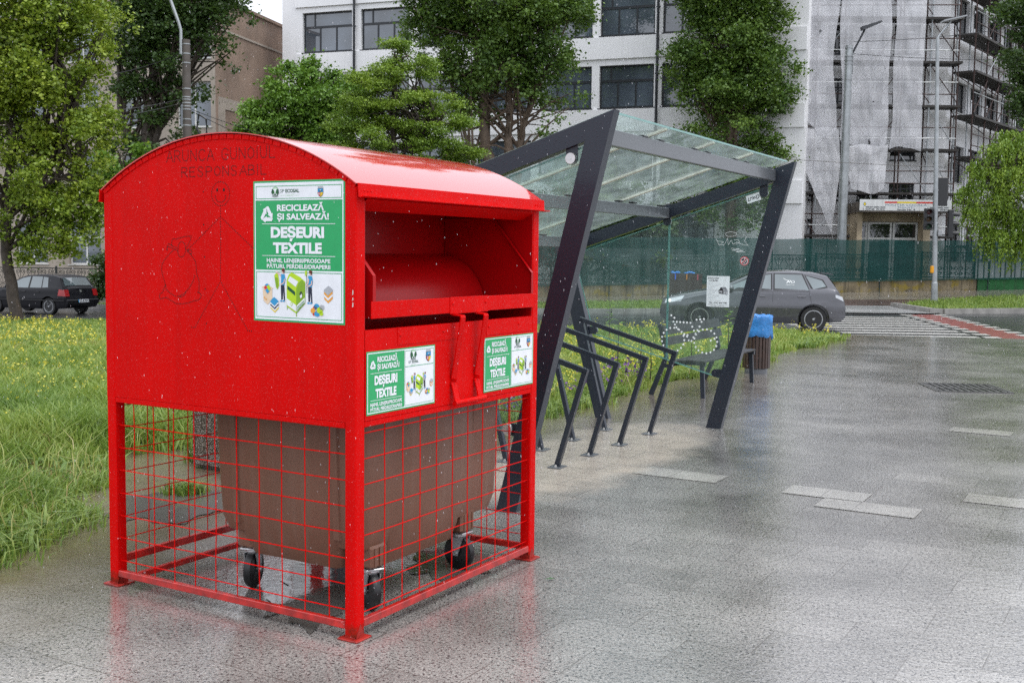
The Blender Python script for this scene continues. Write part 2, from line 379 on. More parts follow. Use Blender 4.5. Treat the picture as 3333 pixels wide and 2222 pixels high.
# ---- granite paving of the square
def paving_mat(name='granite_paving', light=0.0):
    mt, t, b = new_mat(name)
    ang = math.atan2(-U2.y, -U2.x)
    v = coords(t, rot=(0, 0, -ang)); raw = coords(t)
    br = node(t, 'ShaderNodeTexBrick'); br.offset = 0.5; br.squash = 1.0
    br.inputs['Scale'].default_value = 1.0; br.inputs['Mortar Size'].default_value = 0.0032; br.inputs['Mortar Smooth'].default_value = 0.1
    br.inputs['Brick Width'].default_value = 0.62; br.inputs['Row Height'].default_value = 0.345; br.inputs['Bias'].default_value = -0.1
    br.inputs['Color1'].default_value = (0.0, 0.0, 0.0, 1); br.inputs['Color2'].default_value = (1, 1, 1, 1); br.inputs['Mortar'].default_value = (0.5, 0.5, 0.5, 1)
    t.links.new(v, br.inputs['Vector'])
    tone = ramp(t, br.outputs['Color'], [(0.0, (0.235, 0.224, 0.208)), (0.5, (0.275, 0.262, 0.243)), (1.0, (0.32, 0.305, 0.283))])
    if light: tone = ramp(t, br.outputs['Color'], [(0.0, (0.44, 0.42, 0.385)), (1.0, (0.50, 0.48, 0.44))])
    sp = noise(t, raw, 62, 4, 0.65)
    spk = math_n(t, 'MAXIMUM', ramp(t, sp, [(0.40, 1.0), (0.47, 0.0)]), ramp(t, noise(t, coords(t, loc=(9, 1, 4)), 130, 2, .5), [(0.36, .8), (0.44, 0.0)]))
    c = mixc(t, spk, tone, (0.022, 0.022, 0.026) if not light else (0.22, 0.21, 0.2))
    sp2 = noise(t, coords(t, loc=(3, 7, 1)), 85, 2)
    c = mixc(t, ramp(t, sp2, [(0.56, 0.0), (0.66, 0.75)]), c, (0.50, 0.48, 0.44))
    big = ramp(t, noise(t, raw, 0.8, 6, .65), [(0.3, 0.55), (0.7, 1.2)])
    c = mixc(t, 1.0, c, big, 'MULTIPLY')
    # mud washed onto the slabs along the meadow
    sepn = node(t, 'ShaderNodeSeparateXYZ'); t.links.new(raw, sepn.inputs[0])
    dist = math_n(t, 'ADD', math_n(t, 'MULTIPLY', math_n(t, 'ADD', sepn.outputs[0], 2.93), 0.873), math_n(t, 'MULTIPLY', math_n(t, 'SUBTRACT', sepn.outputs[1], 6.3), -0.488))
    dist = math_n(t, 'ADD', dist, math_n(t, 'MULTIPLY', math_n(t, 'SUBTRACT', noise(t, raw, 1.3, 4), 0.5), 1.3))
    mud = ramp(t, math_n(t, 'MULTIPLY', dist, 0.5), [(0.1, 0.85), (0.5, 0.28), (0.75, 0.0)])
    c = mixc(t, mud, c, (0.13, 0.095, 0.055))
    c = mixc(t, math_n(t, 'MULTIPLY', br.outputs['Fac'], ramp(t, noise(t, raw, 1.7, 3), [(.35, .35), (.55, 1.0)])), c, (0.1, 0.09, 0.08))
    t.links.new(c, b.inputs['Base Color'])
    # slabs kept dry and dusty under the shelter roof
    sx_ = math_n(t, 'ADD', sepn.outputs[0], 0.029); sy_ = math_n(t, 'SUBTRACT', sepn.outputs[1], 7.661)
    al = math_n(t, 'ADD', math_n(t, 'MULTIPLY', sx_, 0.485), math_n(t, 'MULTIPLY', sy_, 0.8745)); ac = math_n(t, 'ADD', math_n(t, 'MULTIPLY', sx_, -0.8745), math_n(t, 'MULTIPLY', sy_, 0.485))
    e1 = math_n(t, 'POWER', math_n(t, 'ABSOLUTE', math_n(t, 'DIVIDE', math_n(t, 'SUBTRACT', al, 2.3), 2.3)), 3.0); e2 = math_n(t, 'POWER', math_n(t, 'ABSOLUTE', math_n(t, 'DIVIDE', math_n(t, 'SUBTRACT', ac, 0.42), 0.85)), 2.0)
    ee = math_n(t, 'ADD', math_n(t, 'ADD', e1, e2), math_n(t, 'MULTIPLY', math_n(t, 'SUBTRACT', noise(t, raw, 2.2, 5), .5), 1.3))
    dry = ramp(t, ee, [(0.35, 1.0), (1.0, 0.0)])
    c = mixc(t, math_n(t, 'MULTIPLY', math_n(t, 'MULTIPLY', dry, math_n(t, 'SUBTRACT', 1.0, br.outputs['Fac'])), .85), c, mixc(t, 1.0, mixc(t, spk, (0.50, 0.42, 0.34), (0.30, 0.26, 0.21)), ramp(t, noise(t, raw, 3.0, 5), [(.3, .72), (.7, 1.08)]), 'MULTIPLY')); t.links.new(c, b.inputs['Base Color'])
    # water: thin film everywhere, standing water in patches
    wetn = noise(t, coords(t, scale=(1, 1, 1), loc=(11, 4, 0)), 0.55, 5, 0.6)
    pud = ramp(t, wetn, [(0.40, 0.0), (0.60, 1.0)])
    rg = math_n(t, 'SUBTRACT', 0.33, math_n(t, 'MULTIPLY', pud, 0.24))
    rg = math_n(t, 'ADD', rg, math_n(t, 'MULTIPLY', sp, 0.06))
    rg = math_n(t, 'ADD', rg, math_n(t, 'MULTIPLY', dry, 0.3))
    t.links.new(rg, b.inputs['Roughness']); b.inputs['Specular IOR Level'].default_value = 0.4
    n1 = bump(t, b, noise(t, raw, 55, 3), 0.26, 0.006)
    n2 = bump(t, b, br.outputs['Fac'], -0.2, 0.003, n1)
    bump(t, b, noise(t, coords(t, scale=(1, 1, 1)), 9, 4), 0.10, 0.012, n2)
    b.inputs['Coat Weight'].default_value = 0.8; b.inputs['Coat Roughness'].default_value = 0.07; b.inputs['Coat IOR'].default_value = 1.45
    cb = node(t, 'ShaderNodeBump'); cb.inputs['Strength'].default_value = 0.16; cb.inputs['Distance'].default_value = 0.02
    t.links.new(noise(t, raw, 24, 4), cb.inputs['Height']); t.links.new(cb.outputs[0], b.inputs['Coat Normal'])
    return mt
M_PAVE = paving_mat()
NEAR_EDGE = [(-60, 58), (-40, 46), (-16, 34.5), (-6, 29.5), (1.66, 26.9), (11, 25.1), (45, 18.5)]
FAR_EDGE = [(-60, 66), (-40, 56), (-16, 44.5), (-6, 38.6), (3.1, 34.9), (13, 35.6), (14, 36.2), (17.2, 37.4), (50, 49)]
pv = [(-8.6, -2.76, 0), (20, -2.76, 0), (30, 5, 0), (45, 18.4, 0), (11, 25.05, 0), (7.0, 25.8, 0), (6.45, 23.1, 0), (-0.6, 10.65, 0), (-2.2, 10.6, 0), (-3.6, 9.7, 0), (-3.5, 6.3, 0)]
pavement = MB().add(pv, [tuple(range(len(pv)))]).build('pavement', M_PAVE)
kind(pavement, 'structure', 'wet speckled grey granite paving of the square', 'pavement')
# single paler replacement slabs let into the square
M_SLAB = paving_mat('pale_granite', 1.0)
def slab(cx, cy, L=0.62, Wd=0.345, n=1):
    c = Vector((cx, cy, 0.004)); a = -U2; b_ = W2
    q = [c, c + a * L * n, c + a * L * n + b_ * Wd, c + b_ * Wd]
    return MB().quad(*q).build('paving_slab', M_SLAB)
sl = MB()
for (cx, cy, k) in [(2.191, 7.938, 1.12), (2.06, 8.38, 0.98), (3.35, 8.15, 1.4), (1.0, 9.06, 1.15), (3.63, 7.1, 1.0), (4.55, 11.5, 0.95), (5.35, 11.2, .5)]:
    c = Vector((cx, cy, 0.004)); a = -U2 * 0.62 * k; b_ = W2 * 0.33
    sl.quad(c, c + a, c + a + b_, c + b_)
kind(sl.build('paving_slab', M_SLAB), 'structure', 'paler replacement slabs let into the grey square', 'paving')

# ---- asphalt road
def asphalt_mat(name, a=(0.028, 0.029, 0.031), b_=(0.05, 0.05, 0.052), r0=0.1, r1=0.32):
    mt, t, b = new_mat(name); v = coords(t)
    c = ramp(t, noise(t, v, 70, 3), [(0.3, a), (0.7, b_)])
    c = mixc(t, 1.0, c, ramp(t, noise(t, v, 0.5, 4), [(0.3, 0.8), (0.7, 1.25)]), 'MULTIPLY')
    t.links.new(c, b.inputs['Base Color'])
    t.links.new(ramp(t, noise(t, coords(t, scale=(.5, 1.4, 1)), 0.8, 4), [(0.35, r0), (0.65, r1)]), b.inputs['Roughness'])
    bump(t, b, noise(t, v, 40, 4), 0.25, 0.01); return mt
M_ASPH = asphalt_mat('wet_asphalt')
road = gridsheet('road', NEAR_EDGE, FAR_EDGE, M_ASPH, 40, 8, -0.03)
kind(road, 'structure', 'wet dark asphalt road beyond the square', 'road')
M_WALK = asphalt_mat('grey_concrete_paving', (0.2, 0.2, 0.2), (0.28, 0.28, 0.275), 0.15, 0.4)
M_WALKD = asphalt_mat('dark_red_paving', (0.06, 0.038, 0.034), (0.1, 0.06, 0.052), 0.15, 0.4)
M_WALKW = asphalt_mat('wet_brown_paving', (0.16, 0.145, 0.12), (0.22, 0.2, 0.17), 0.06, 0.2)
kind(gridsheet('far_pavement', [(7.5, 35.3), (13.6, 35.75), (17.0, 42.0)], [(7.5, 39.8), (13.2, 39.8), (19, 43)], M_WALK, 16, 5, 0.006), 'structure', 'pale grey pavement across the road at the end of the crossing', 'pavement')
kind(gridsheet('cycle_track', [(-3, 39.8), (13.2, 39.8), (40, 40.5)], [(-3, 43), (17, 43), (42, 43)], M_WALKD, 20, 4, 0.010), 'structure', 'dark reddish track along the far pavement', 'path')
kind(gridsheet('wall_pavement', [(-8, 43), (17, 43), (42, 43)], [(-8, 47.5), (17, 47.5), (42, 47.5)], M_WALKW, 20, 4, 0.008), 'structure', 'wet brownish pavement below the green fence', 'pavement')
# ---- crossing paint
M_WHITE = pbr('road_paint', (0.43, 0.42, 0.39), 0.3, var=0.4, vscale=9)
M_REDP = pbr('red_track_paint', (0.20, 0.055, 0.048), 0.3, var=0.25, vscale=5)
zs_ = -0.03
st = MB()
for k in range(9):
    f0 = k / 8.6; y0 = 25.55 + 8.1 * f0; x0_ = 7.85 + 0.2 * f0; x1_ = 10.72 + 1.25 * f0; yr = 25.40 + 8.5 * f0
    st.quad((x0_ - 0.6 * (k > 1), y0, zs_ + .008), (x1_, yr, zs_ + .008), (x1_ + .06, yr + .48, zs_ + .008), (x0_ - 0.6 * (k > 1), y0 + .48, zs_ + .008))
kind(st.build('crossing_marking', M_WHITE), 'structure', 'white zebra stripes painted across the road', 'crossing')
rl = MB(); rl.quad((11.12, 25.35, zs_ + .006), (11.95, 25.15, zs_ + .006), (13.55, 35.6, zs_ + .006), (12.55, 35.4, zs_ + .006))
kind(rl.build('cycle_crossing', M_REDP), 'structure', 'red painted cycle lane beside the zebra stripes', 'cycle lane')
sq = MB()
for k in range(11):
    f0 = k / 10.5
    for (a0, a1) in (((11.0, 25.4), (12.45, 35.4)), ((11.98, 25.2), (13.6, 35.6))):
        x = a0[0] + (a1[0] - a0[0]) * f0; y = a0[1] + (a1[1] - a0[1]) * f0
        sq.quad((x - .17, y, zs_ + .010), (x + .2, y, zs_ + .010), (x + .27, y + .5, zs_ + .010), (x - .1, y + .5, zs_ + .010))
kind(sq.build('cycle_marking', M_WHITE), 'structure', 'white dashed squares edging the red cycle lane', 'road marking')
ll = MB(); ll.quad((13.4, 28.6, zs_ + .006), (18, 27.8, zs_ + .006), (18, 27.95, zs_ + .006), (13.4, 28.75, zs_ + .006))
kind(ll.build('lane_marking', M_WHITE), 'structure', 'thin white lane line on the road', 'road marking')
# ---- kerbs
M_KERB = pbr('kerb_concrete', (0.27, 0.26, 0.24), 0.4, var=0.25, vscale=3)
def kerb(name, pts, w, h, label):
    mb = MB(); P = [Vector((x, y, T(x, y))) for x, y in pts]
    for a, b in zip(P, P[1:]):
        n = max(1, int((b - a).length / 1.0))
        for i in range(n):
            p = a.lerp(b, i / n + 0.004 / n); q = a.lerp(b, (i + 1) / n - 0.004 / n)
            mb.beam(p + Vector((0, 0, h / 2 - .03)), q + Vector((0, 0, h / 2 - .03)), w, h + .06)
    return kind(mb.build(name, M_KERB), 'structure', label, 'kerb')
kerb('verge_kerb', [(-30, 50.9), (-16, 44.5), (-6, 38.6), (3.1, 34.9), (7.4, 35.2)], 0.16, 0.13, 'grey kerb of the verge across the road')
kerb('island_kerb', [(13.5, 39.6), (13.7, 36.5), (14.0, 36.25), (17.2, 37.4), (34, 43.4)], 0.18, 0.14, 'grey kerb round the grass corner with the traffic light')
kerb('square_kerb', [(6.6, 25.75), (1.66, 26.75), (-6, 29.3), (-16, 34.3)], 0.14, 0.06, 'low kerb between meadow and road')
# ---- drain grating let into the square
M_IRON = pbr('cast_iron', (0.10, 0.098, 0.095), 0.3, 0.3, var=0.3, vscale=30)
g = thing('drain_grate', 'square dark iron drain grate let into the wet paving', 'drain grate', (6.27, 15.36, 0), R(-6))
MB().box((-.5, -.5, -.02), (.5, .5, .002)).build('sump', solid('drain_dark', (0.02, 0.02, 0.02), 0.2), g)
fr_ = MB()
for a in (-.5, .46): fr_.box((a, -.5, .0), (a + .04, .5, .012)); fr_.box((-.46, a, .0), (.46, a + .04, .0115))
fr_.build('frame', M_IRON, g)
bars = MB()
for k in range(10): x = -.425 + .094 * k; bars.box((x - .020, -.45, .003), (x + .020, -.03, .010)); bars.box((x - .020, .03, .003), (x + .020, .45, .010))
bars.box((-.46, -.03, .003), (.46, .03, .009)); bars.build('grating', M_IRON, g)

# ================================================================ BUILDINGS
M_PLASTER = pbr('white_render', (0.84, 0.84, 0.85), 0.8, var=0.05, vscale=0.6, bmp=0.1, bscale=30, streak=0.12, streak_col=(0.45, 0.45, 0.44))
M_BROWN = pbr('brown_render', (0.26, 0.185, 0.14), 0.85, var=0.28, vscale=0.5, bmp=0.15, bscale=20, streak=0.4, streak_col=(0.16, 0.125, 0.10))
M_PALE = pbr('pale_concrete_band', (0.36, 0.31, 0.26), 0.8, var=0.2, vscale=0.8, streak=0.4, streak_col=(0.2, 0.17, 0.14))
M_ANTHR = pbr('anthracite_frame', (0.022, 0.025, 0.03), 0.4)
M_WFRAME = pbr('white_frame', (0.62, 0.62, 0.6), 0.45)
def winglass(name, col=(0.085, 0.105, 0.13), r=0.03):
    mt, t, b = new_mat(name); b.inputs['Roughness'].default_value = r; b.inputs['Specular IOR Level'].default_value = 0.9
    c = ramp(t, noise(t, coords(t, scale=(.5, .5, .25)), 1.0, 3), [(0.35, [x * .6 for x in col]), (0.7, [x * 1.5 for x in col])]); t.links.new(c, b.inputs['Base Color'])
    b.inputs['Coat Weight'].default_value = 0.8; b.inputs['Coat Roughness'].default_value = 0.02; b.inputs['Coat IOR'].default_value = 1.7
    return mt
M_WGLASS = winglass('window_glass'); M_WGLASSD = winglass('dark_window_glass', (0.02, 0.022, 0.024))
def facade(name, parent, width, height, holes, mat, depth=6.0, rev=0.22, x0=0.0, z0=0.0):
    """wall in the parent's XZ plane facing -Y, with openings and their reveals; real building volume behind"""
    xs = sorted({x0, x0 + width} | {h[0] for h in holes} | {h[1] for h in holes}); zs = sorted({z0, z0 + height} | {h[2] for h in holes} | {h[3] for h in holes})
    mb = MB()
    def inhole(x, z): return any(h[0] < x < h[1] and h[2] < z < h[3] for h in holes)
    for a, b in zip(xs, xs[1:]):
        for c, d in zip(zs, zs[1:]):
            if not inhole((a + b) / 2, (c + d) / 2): mb.quad((a, 0, c), (b, 0, c), (b, 0, d), (a, 0, d))
    for (a, b, c, d) in holes:
        mb.quad((a, 0, c), (a, rev, c), (a, rev, d), (a, 0, d)); mb.quad((b, 0, c), (b, 0, d), (b, rev, d), (b, rev, c))
        mb.quad((a, 0, d), (a, rev, d), (b, rev, d), (b, 0, d)); mb.quad((a, 0, c), (b, 0, c), (b, rev, c), (a, rev, c))
    A, B, C, D_ = x0, x0 + width, z0, z0 + height
    mb.quad((A, 0, C), (A, 0, D_), (A, depth, D_), (A, depth, C)); mb.quad((B, 0, C), (B, depth, C), (B, depth, D_), (B, 0, D_))
    mb.quad((A, 0, D_), (B, 0, D_), (B, depth, D_), (A, depth, D_)); mb.quad((A, depth, C), (A, depth, D_), (B, depth, D_), (B, depth, C))
    mb.quad((A, rev + .12, C), (B, rev + .12, C), (B, rev + .12, D_), (A, rev + .12, D_))
    return mb.build(name, mat, parent)
def window(parent, h, vbars, hbars, fm, gm, rev=0.2, fw=0.07, sill=None, sill_m=None):
    a, b, c, d = h; mb = MB(); y0, y1 = rev - .06, rev
    mb.box((a + .005, y0, c + .005), (a + fw, y1, d - .005)); mb.box((b - fw, y0, c + .005), (b - .005, y1, d - .005))
    mb.box((a + fw, y0, c + .005), (b - fw, y1, c + fw)); mb.box((a + fw, y0, d - fw), (b - fw, y1, d - .005))
    for (z, w_) in hbars: mb.box((a + fw, y0 + .004, c + (d - c) * z - w_ / 2), (b - fw, y1 - .002, c + (d - c) * z + w_ / 2))
    for (x, zlo, zhi) in vbars: mb.box((a + (b - a) * x - .04, y0 + .007, c + (d - c) * zlo + fw * (zlo == 0)), (a + (b - a) * x + .04, y1 - .004, c + (d - c) * zhi - fw * (zhi == 1)))
    w = mb.build('window', fm, parent)
    MB().box((a + fw * .8, rev - .025, c + fw * .8), (b - fw * .8, rev - .015, d - fw * .8)).build('pane', gm, w)
    if sill: MB().box((a - .06, -.05, c - .04), (b + .06, rev - .05, c - .005)).build('sill', sill_m or fm, w)
    return w
# ---- white school block
wb = thing('white_building', 'long white rendered block with wide dark framed windows', 'building', (6.8, 52.0, 0), R(-20))
spans = [(-18.9, -16.05), (-15.55, -12.85), (-12.4, -9.6), (-9.2, -6.4), (-6.02, -3.42), (-3.05, -0.45), (-0.08, 2.52)]
rows = [(1.85, 3.8), (5.2, 7.15), (8.55, 10.51), (11.87, 13.87)]
holes = [(a, b, c, d) for a, b in spans for c, d in rows]
facade('wall', wb, 26.5, 18.6, holes, M_PLASTER, 11, 0.24, -20.1, -1.5)
for h in holes: window(wb, h, [(0.33, 0, 0.64), (0.66, 0, 0.64), (0.22 if h[0] < -10 else 0.2, 0.64, 1)], [(0.64, 0.11)], M_ANTHR, M_WGLASS, 0.22, 0.075, True)
bd = MB()
for (z0, z1) in ((4.1, 5.12), (7.45, 8.48), (10.8, 11.8), (14.15, 15.2)):
    e = [-20.1] + [-16.25] + [-0.32] + [7.5]
    bd.box((-19.3, -.09, z0), (6.35, -.002, z1))
bd.build('spandrel_band', M_PLASTER, wb)
for x in (-15.85, -0.28):
    mb = MB(); mb.tube([(x, -.17, -1), (x, -.17, 17)], 0.065, 8)
    for z in range(1, 17, 3): mb.box((x - .09, -.2, z), (x + .09, -.09, z + .05))
    mb.build('downpipe', M_ANTHR, wb)
MB().box((-0.9, .25, 8.62), (-2.05, .28, 9.05)).build('pale_screen', solid('paper_white', (0.7, 0.75, 0.78)), wb)  # flat sheet of plain pale colour behind the window
# ---- brown block on the left
bb = thing('brown_building', 'weathered brown rendered block with a blank side wall behind the trees', 'building', (-14.56, 55.0, 0), R(-14))
bsp = [(-2.1 - 3.1 * k, -0.25 - 3.1 * k) for k in range(6)]
bholes = [(a, b, c, c + 2.2) for a, b in bsp for c in (0.9, 4.3, 7.7, 11.0)]
facade('wall', bb, 20, 15.2, bholes, M_PALE, 12, 0.25, -20, -1.5)
for h in bholes: window(bb, h, [(0.5, 0, 1)], [(0.62, 0.08)], M_WFRAME, M_WGLASS, 0.22, 0.07, True, M_WFRAME)
sw = MB(); sw.box((0.001, 0.0, -1.5), (0.16, 14, 13.75)); sw.build('side_wall', M_BROWN, bb)
MB().box((.161, 0, 8.6), (.2, 14, 9.15)).box((.161, -.02, -1.5), (.2, .6, 8.6)).box((.161, 2.2, -1.5), (.195, 2.55, 8.6)).box((.161, 0, 12.35), (.21, 14, 12.45)).build('concrete_band', M_PALE, bb)
MB().box((-20, -.3, 13.75), (.3, 14, 13.9)).build('roof', M_BROWN, bb)
# ---- white block under scaffolding
sb = thing('police_building', 'white office block under repair wrapped in scaffolding, with a glazed street porch', 'building', (12.5, 52.0, 0), R(-3))
fsp = [(0.45, 1.35), (1.75, 2.9), (3.3, 4.3), (4.75, 5.9)]
frow = [(4.35, 5.15), (6.2, 7.3), (8.6, 9.9), (11.0, 12.3), (13.4, 14.8)]
fholes = [(a, b, c, d) for a, b in fsp for c, d in frow] + [(0.35, 1.35, 1.1, 3.5)]
facade('wall', sb, 8.2, 19, fholes, M_PLASTER, 3.0, 0.24, -1.0, -1.2)
for h in fholes: window(sb, h, [(0.5, 0, 1)], [(0.7, 0.07)], M_ANTHR, M_WGLASSD, 0.22, 0.06, True)
MB().box((6.35, -.05, 3.6), (6.7, -.001, 17.5)).build('pilaster', M_PLASTER, sb)
# side wing runs back to the right from the corner
ang = math.atan2(.78, .624) + R(3); ca, sa = math.cos(ang), math.sin(ang)
wh = []
for k in range(7):
    a = 0.9 + 2.55 * k
    for c, d in ((1.6, 3.3), (5.3, 7.0), (8.55, 9.95), (12.1, 13.8)): wh.append((a, a + 1.9, c, d))
WM = Matrix.Translation((7.2, 0, 0)) @ Matrix.Rotation(ang, 4, 'Z')
wf = facade('wing_wall', sb, 19, 19, wh, M_PLASTER, 3.0, 0.24, 0, -1.2); wf.matrix_local = WM
for h in wh:
    o = window(sb, h, [(0.33, 0, 1), (0.66, 0, 1)], [], M_ANTHR, M_WGLASSD, 0.22, 0.06, True, M_WFRAME); o.matrix_local = WM
# porch
M_OCHRE = pbr('peeling_ochre', (0.42, 0.34, 0.23), 0.85, var=0.35, vscale=1.2, streak=0.6, streak_col=(0.18, 0.13, 0.09))
MB().box((2.70, -3.0, 3.72), (6.60, -.02, 4.16)).build('porch_roof', pbr('porch_dark', (0.12, 0.1, 0.08), 0.8, var=.4, vscale=2), sb)
MB().box((2.78, -2.4, -.5), (3.0, -.02, 3.72)).box((5.65, -2.4, -.5), (5.95, -.02, 3.72)).box((3.0, -1.72, 3.35), (5.65, -1.5, 3.72)).build('porch_wall', M_OCHRE, sb)
for (a, b, nm) in ((3.02, 3.42, 'side_light'), (3.44, 4.50, 'door'), (4.54, 5.63, 'door')):
    d = MB(); wd_ = .09
    for (x0_, x1_, z0_, z1_) in ((a, a + wd_, 0.2, 3.33), (b - wd_, b, 0.2, 3.33), (a + wd_, b - wd_, 3.25, 3.33), (a + wd_, b - wd_, .2, .75), (a + wd_, b - wd_, 2.55, 2.65)): d.box((x0_, -1.66, z0_), (x1_, -1.56, z1_))
    dd = d.build(nm, M_WFRAME, sb); MB().box((a + wd_, -1.62, .75), (b - wd_, -1.61, 3.25)).build('pane', M_WGLASSD, dd)

# standing water under the cage, rippled by the rain
def water_mat():
    mt, t, b = new_mat('puddle_water'); b.inputs['Base Color'].default_value = (.10, .095, .085, 1); b.inputs['Roughness'].default_value = .03; b.inputs['IOR'].default_value = 1.45
    b.inputs['Specular IOR Level'].default_value = .9
    n1 = bump(t, b, noise(t, coords(t), 26, 3), .16, .006); bump(t, b, noise(t, coords(t), 9, 2), .12, .01, n1); return mt
M_WATER = water_mat(); rp_ = random.Random(12)
for (cx_, cy_, rx_, ry_, lab) in ((-.98, 5.86, .26, .62, 'bright puddle below the brown container'), (-2.35, 7.75, .42, .55, 'muddy puddle behind the cage'), (-.35, 6.35, .22, .34, 'small puddle under the far side of the cage')):
    pts = [(cx_ + rx_ * math.cos(a) * k, cy_ + ry_ * math.sin(a) * k, .005) for a, k in ((6.2832 * i / 40, 1 + .16 * math.sin(i * .9 + cx_) + .10 * math.sin(i * 2.1 + cy_) + rp_.uniform(-.05, .05)) for i in range(40))]
    kind(MB().add(pts, [tuple(range(40))]).build('puddle', M_WATER), 'structure', lab, 'puddle')
# ================================================================ TEXTILE COLLECTION BIN
RED = (0.64, 0.0015, 0.0012)
M_RED = wet_paint('red_enamel', RED, 0.5, 0.45, 150, 0.0, 0.05, 0.1, 0.07, 0.55, True)
M_REDROOF = wet_paint('red_roof_enamel', (0.60, 0.008, 0.003), 0.5, 0.03, 30, 1.0, 0.010, 0.02, 0.1)
M_REDROOF.node_tree.nodes['Principled BSDF'].inputs['Coat IOR'].default_value = 1.85
M_REDSHADE = wet_paint('red_enamel_shaded', (0.40, 0.0015, 0.003), 0.32, 0.0, 60, 0.0, 0.03, 0.15, .25)  # same red enamel, base darkened to paint in the shade inside the hatch
M_RUSTRED = pbr('rusty_red', (0.30, 0.012, 0.006), 0.5, var=0.5, vscale=22, bmp=0.2, bscale=80)
M_HOLE = solid('hole_shade_black', (0.006, 0.004, 0.004), 0.9)
ART = [solid('ink_' + n, c, 0.3) for n, c in [('green', (0.018, 0.36, 0.115)), ('white', (0.80, 0.82, 0.86)), ('dark_green', (0.01, 0.08, 0.035)), ('mint', (0.45, 0.68, 0.45)),
    ('blue', (0.035, 0.30, 0.58)), ('skin', (0.75, 0.5, 0.42)), ('navy', (0.015, 0.02, 0.045)), ('hair', (0.16, 0.03, 0.02)), ('orange', (0.8, 0.36, 0.05)), ('red', (0.62, 0.03, 0.03)),
    ('lime', (0.45, 0.66, 0.02)), ('olive_lime', (0.22, 0.40, 0.02)), ('yellow', (0.8, 0.6, 0.03)), ('grey', (0.4, 0.42, 0.45)), ('leaf', (0.06, 0.25, 0.06)), ('cream', (0.78, 0.6, 0.42)), ('black', (0.012, 0.012, 0.014))]]
GR, WH, DG, MI, BL, SK, NV, HA, OR, RD, LI, OL, YE, GY, LF, CRM, BK = range(17)
x0, y0 = -0.7061, 5.0276
bn = thing('textile_bin', 'big red arched steel textile collection bin on a wire mesh cage', 'textile bin', (x0, y0, 0), math.atan2(0.86247, 0.50611))
WD, DP, HE, ZM = 1.6633, 1.6835, 2.0984, 1.014
RA = 1.493; ZC = 2.352 - RA
def arch(a): return ZC + math.sqrt(max(0, RA * RA - (a - WD / 2) ** 2))
# posts with foot plates
for (bx, ay) in ((0, 0), (0, WD - .062), (DP - .065, 0), (DP - .065, WD - .062)):
    sx = -.003 if bx == 0 else 0; sy = -.003 if ay == 0 else 0
    pm = MB(); pm.cbox((bx + sx, ay + sy, .012), (bx + .065 - sx * 0, ay + .062, 2.085), .006)
    po = pm.build('post', M_RED, bn)
    fp = MB(); cx, cy = bx + .032, ay + .03; fp.cbox((cx - .058, cy - .058, 0), (cx + .058, cy + .058, .009), .003)
    for q in (-1, 1): fp.add([(cx + q * .034, cy - .034, .010), (cx + q * .034, cy + .034, .010), (cx + q * .034, cy, .075)], [(0, 1, 2)]); fp.add([(cx - .034, cy + q * .034, .010), (cx + .034, cy + q * .034, .010), (cx, cy + q * .034, .075)], [(0, 1, 2)])
    fp.build('foot_plate', M_RUSTRED, po)
# arched end panels
def endpanel(xa, xb):
    poly = [(0.0, ZM), (WD, ZM)] + [(a, arch(a) - .006) for a in [WD - WD * i / 26 for i in range(27)]]
    return MB().prism(poly, lambda p: (xa, p[0], p[1]), lambda p: (xb, p[0], p[1])).build('end_panel', M_RED, bn)
pnl = endpanel(0.0, 0.004); endpanel(DP - .004, DP)
# black discs paint the shade of punched holes: words, figure with a sack
dots = []
def dotline(pts, step):
    L = [0.0]
    for p, q in zip(pts, pts[1:]): L.append(L[-1] + math.dist(p, q))
    n = max(1, round(L[-1] / step)); k = 0
    for i in range(n + 1):
        d = L[-1] * i / n
        while k < len(L) - 2 and d > L[k + 1]: k += 1
        f_ = (d - L[k]) / ((L[k + 1] - L[k]) or 1); dots.append((pts[k][0] + (pts[k + 1][0] - pts[k][0]) * f_, pts[k][1] + (pts[k + 1][1] - pts[k][1]) * f_))
def circ(cx, cz, rx, rz, a0, a1, n=24): return [(cx - rx * math.cos(R(a0 + (a1 - a0) * i / n)), cz + rz * math.sin(R(a0 + (a1 - a0) * i / n))) for i in range(n + 1)]
GL = {'A': [[(0, 0), (.35, 1), (.7, 0)], [(.13, .35), (.57, .35)]], 'R': [[(0, 0), (0, 1), (.4, 1), (.58, .88), (.58, .65), (.4, .5), (0, .5)], [(.25, .5), (.6, 0)]],
      'U': [[(0, 1), (0, .25), (.15, .03), (.45, .03), (.6, .25), (.6, 1)]], 'N': [[(0, 0), (0, 1), (.6, 0), (.6, 1)]],
      'C': [[(.62, .85), (.45, 1), (.2, 1), (0, .75), (0, .25), (.2, 0), (.45, 0), (.62, .15)]], 'G': [[(.62, .85), (.45, 1), (.2, 1), (0, .75), (0, .25), (.2, 0), (.5, 0), (.62, .15), (.62, .45), (.36, .45)]],
      'O': [[(.3, 1), (.05, .8), (0, .5), (.05, .2), (.3, 0), (.55, .2), (.62, .5), (.55, .8), (.3, 1)]], 'I': [[(.05, 0), (.05, 1)]], 'L': [[(0, 1), (0, 0), (.5, 0)]],
      'E': [[(.52, 1), (0, 1), (0, 0), (.52, 0)], [(0, .5), (.42, .5)]], 'S': [[(.52, .86), (.38, 1), (.14, 1), (0, .84), (.06, .6), (.46, .42), (.54, .2), (.4, 0), (.12, 0), (0, .14)]],
      'P': [[(0, 0), (0, 1), (.4, 1), (.58, .88), (.58, .62), (.4, .48), (0, .48)]], 'B': [[(0, 0), (0, 1), (.38, 1), (.52, .86), (.52, .65), (.36, .52), (0, .52)], [(.36, .52), (.58, .4), (.58, .14), (.4, 0), (0, 0)]], ' ': []}
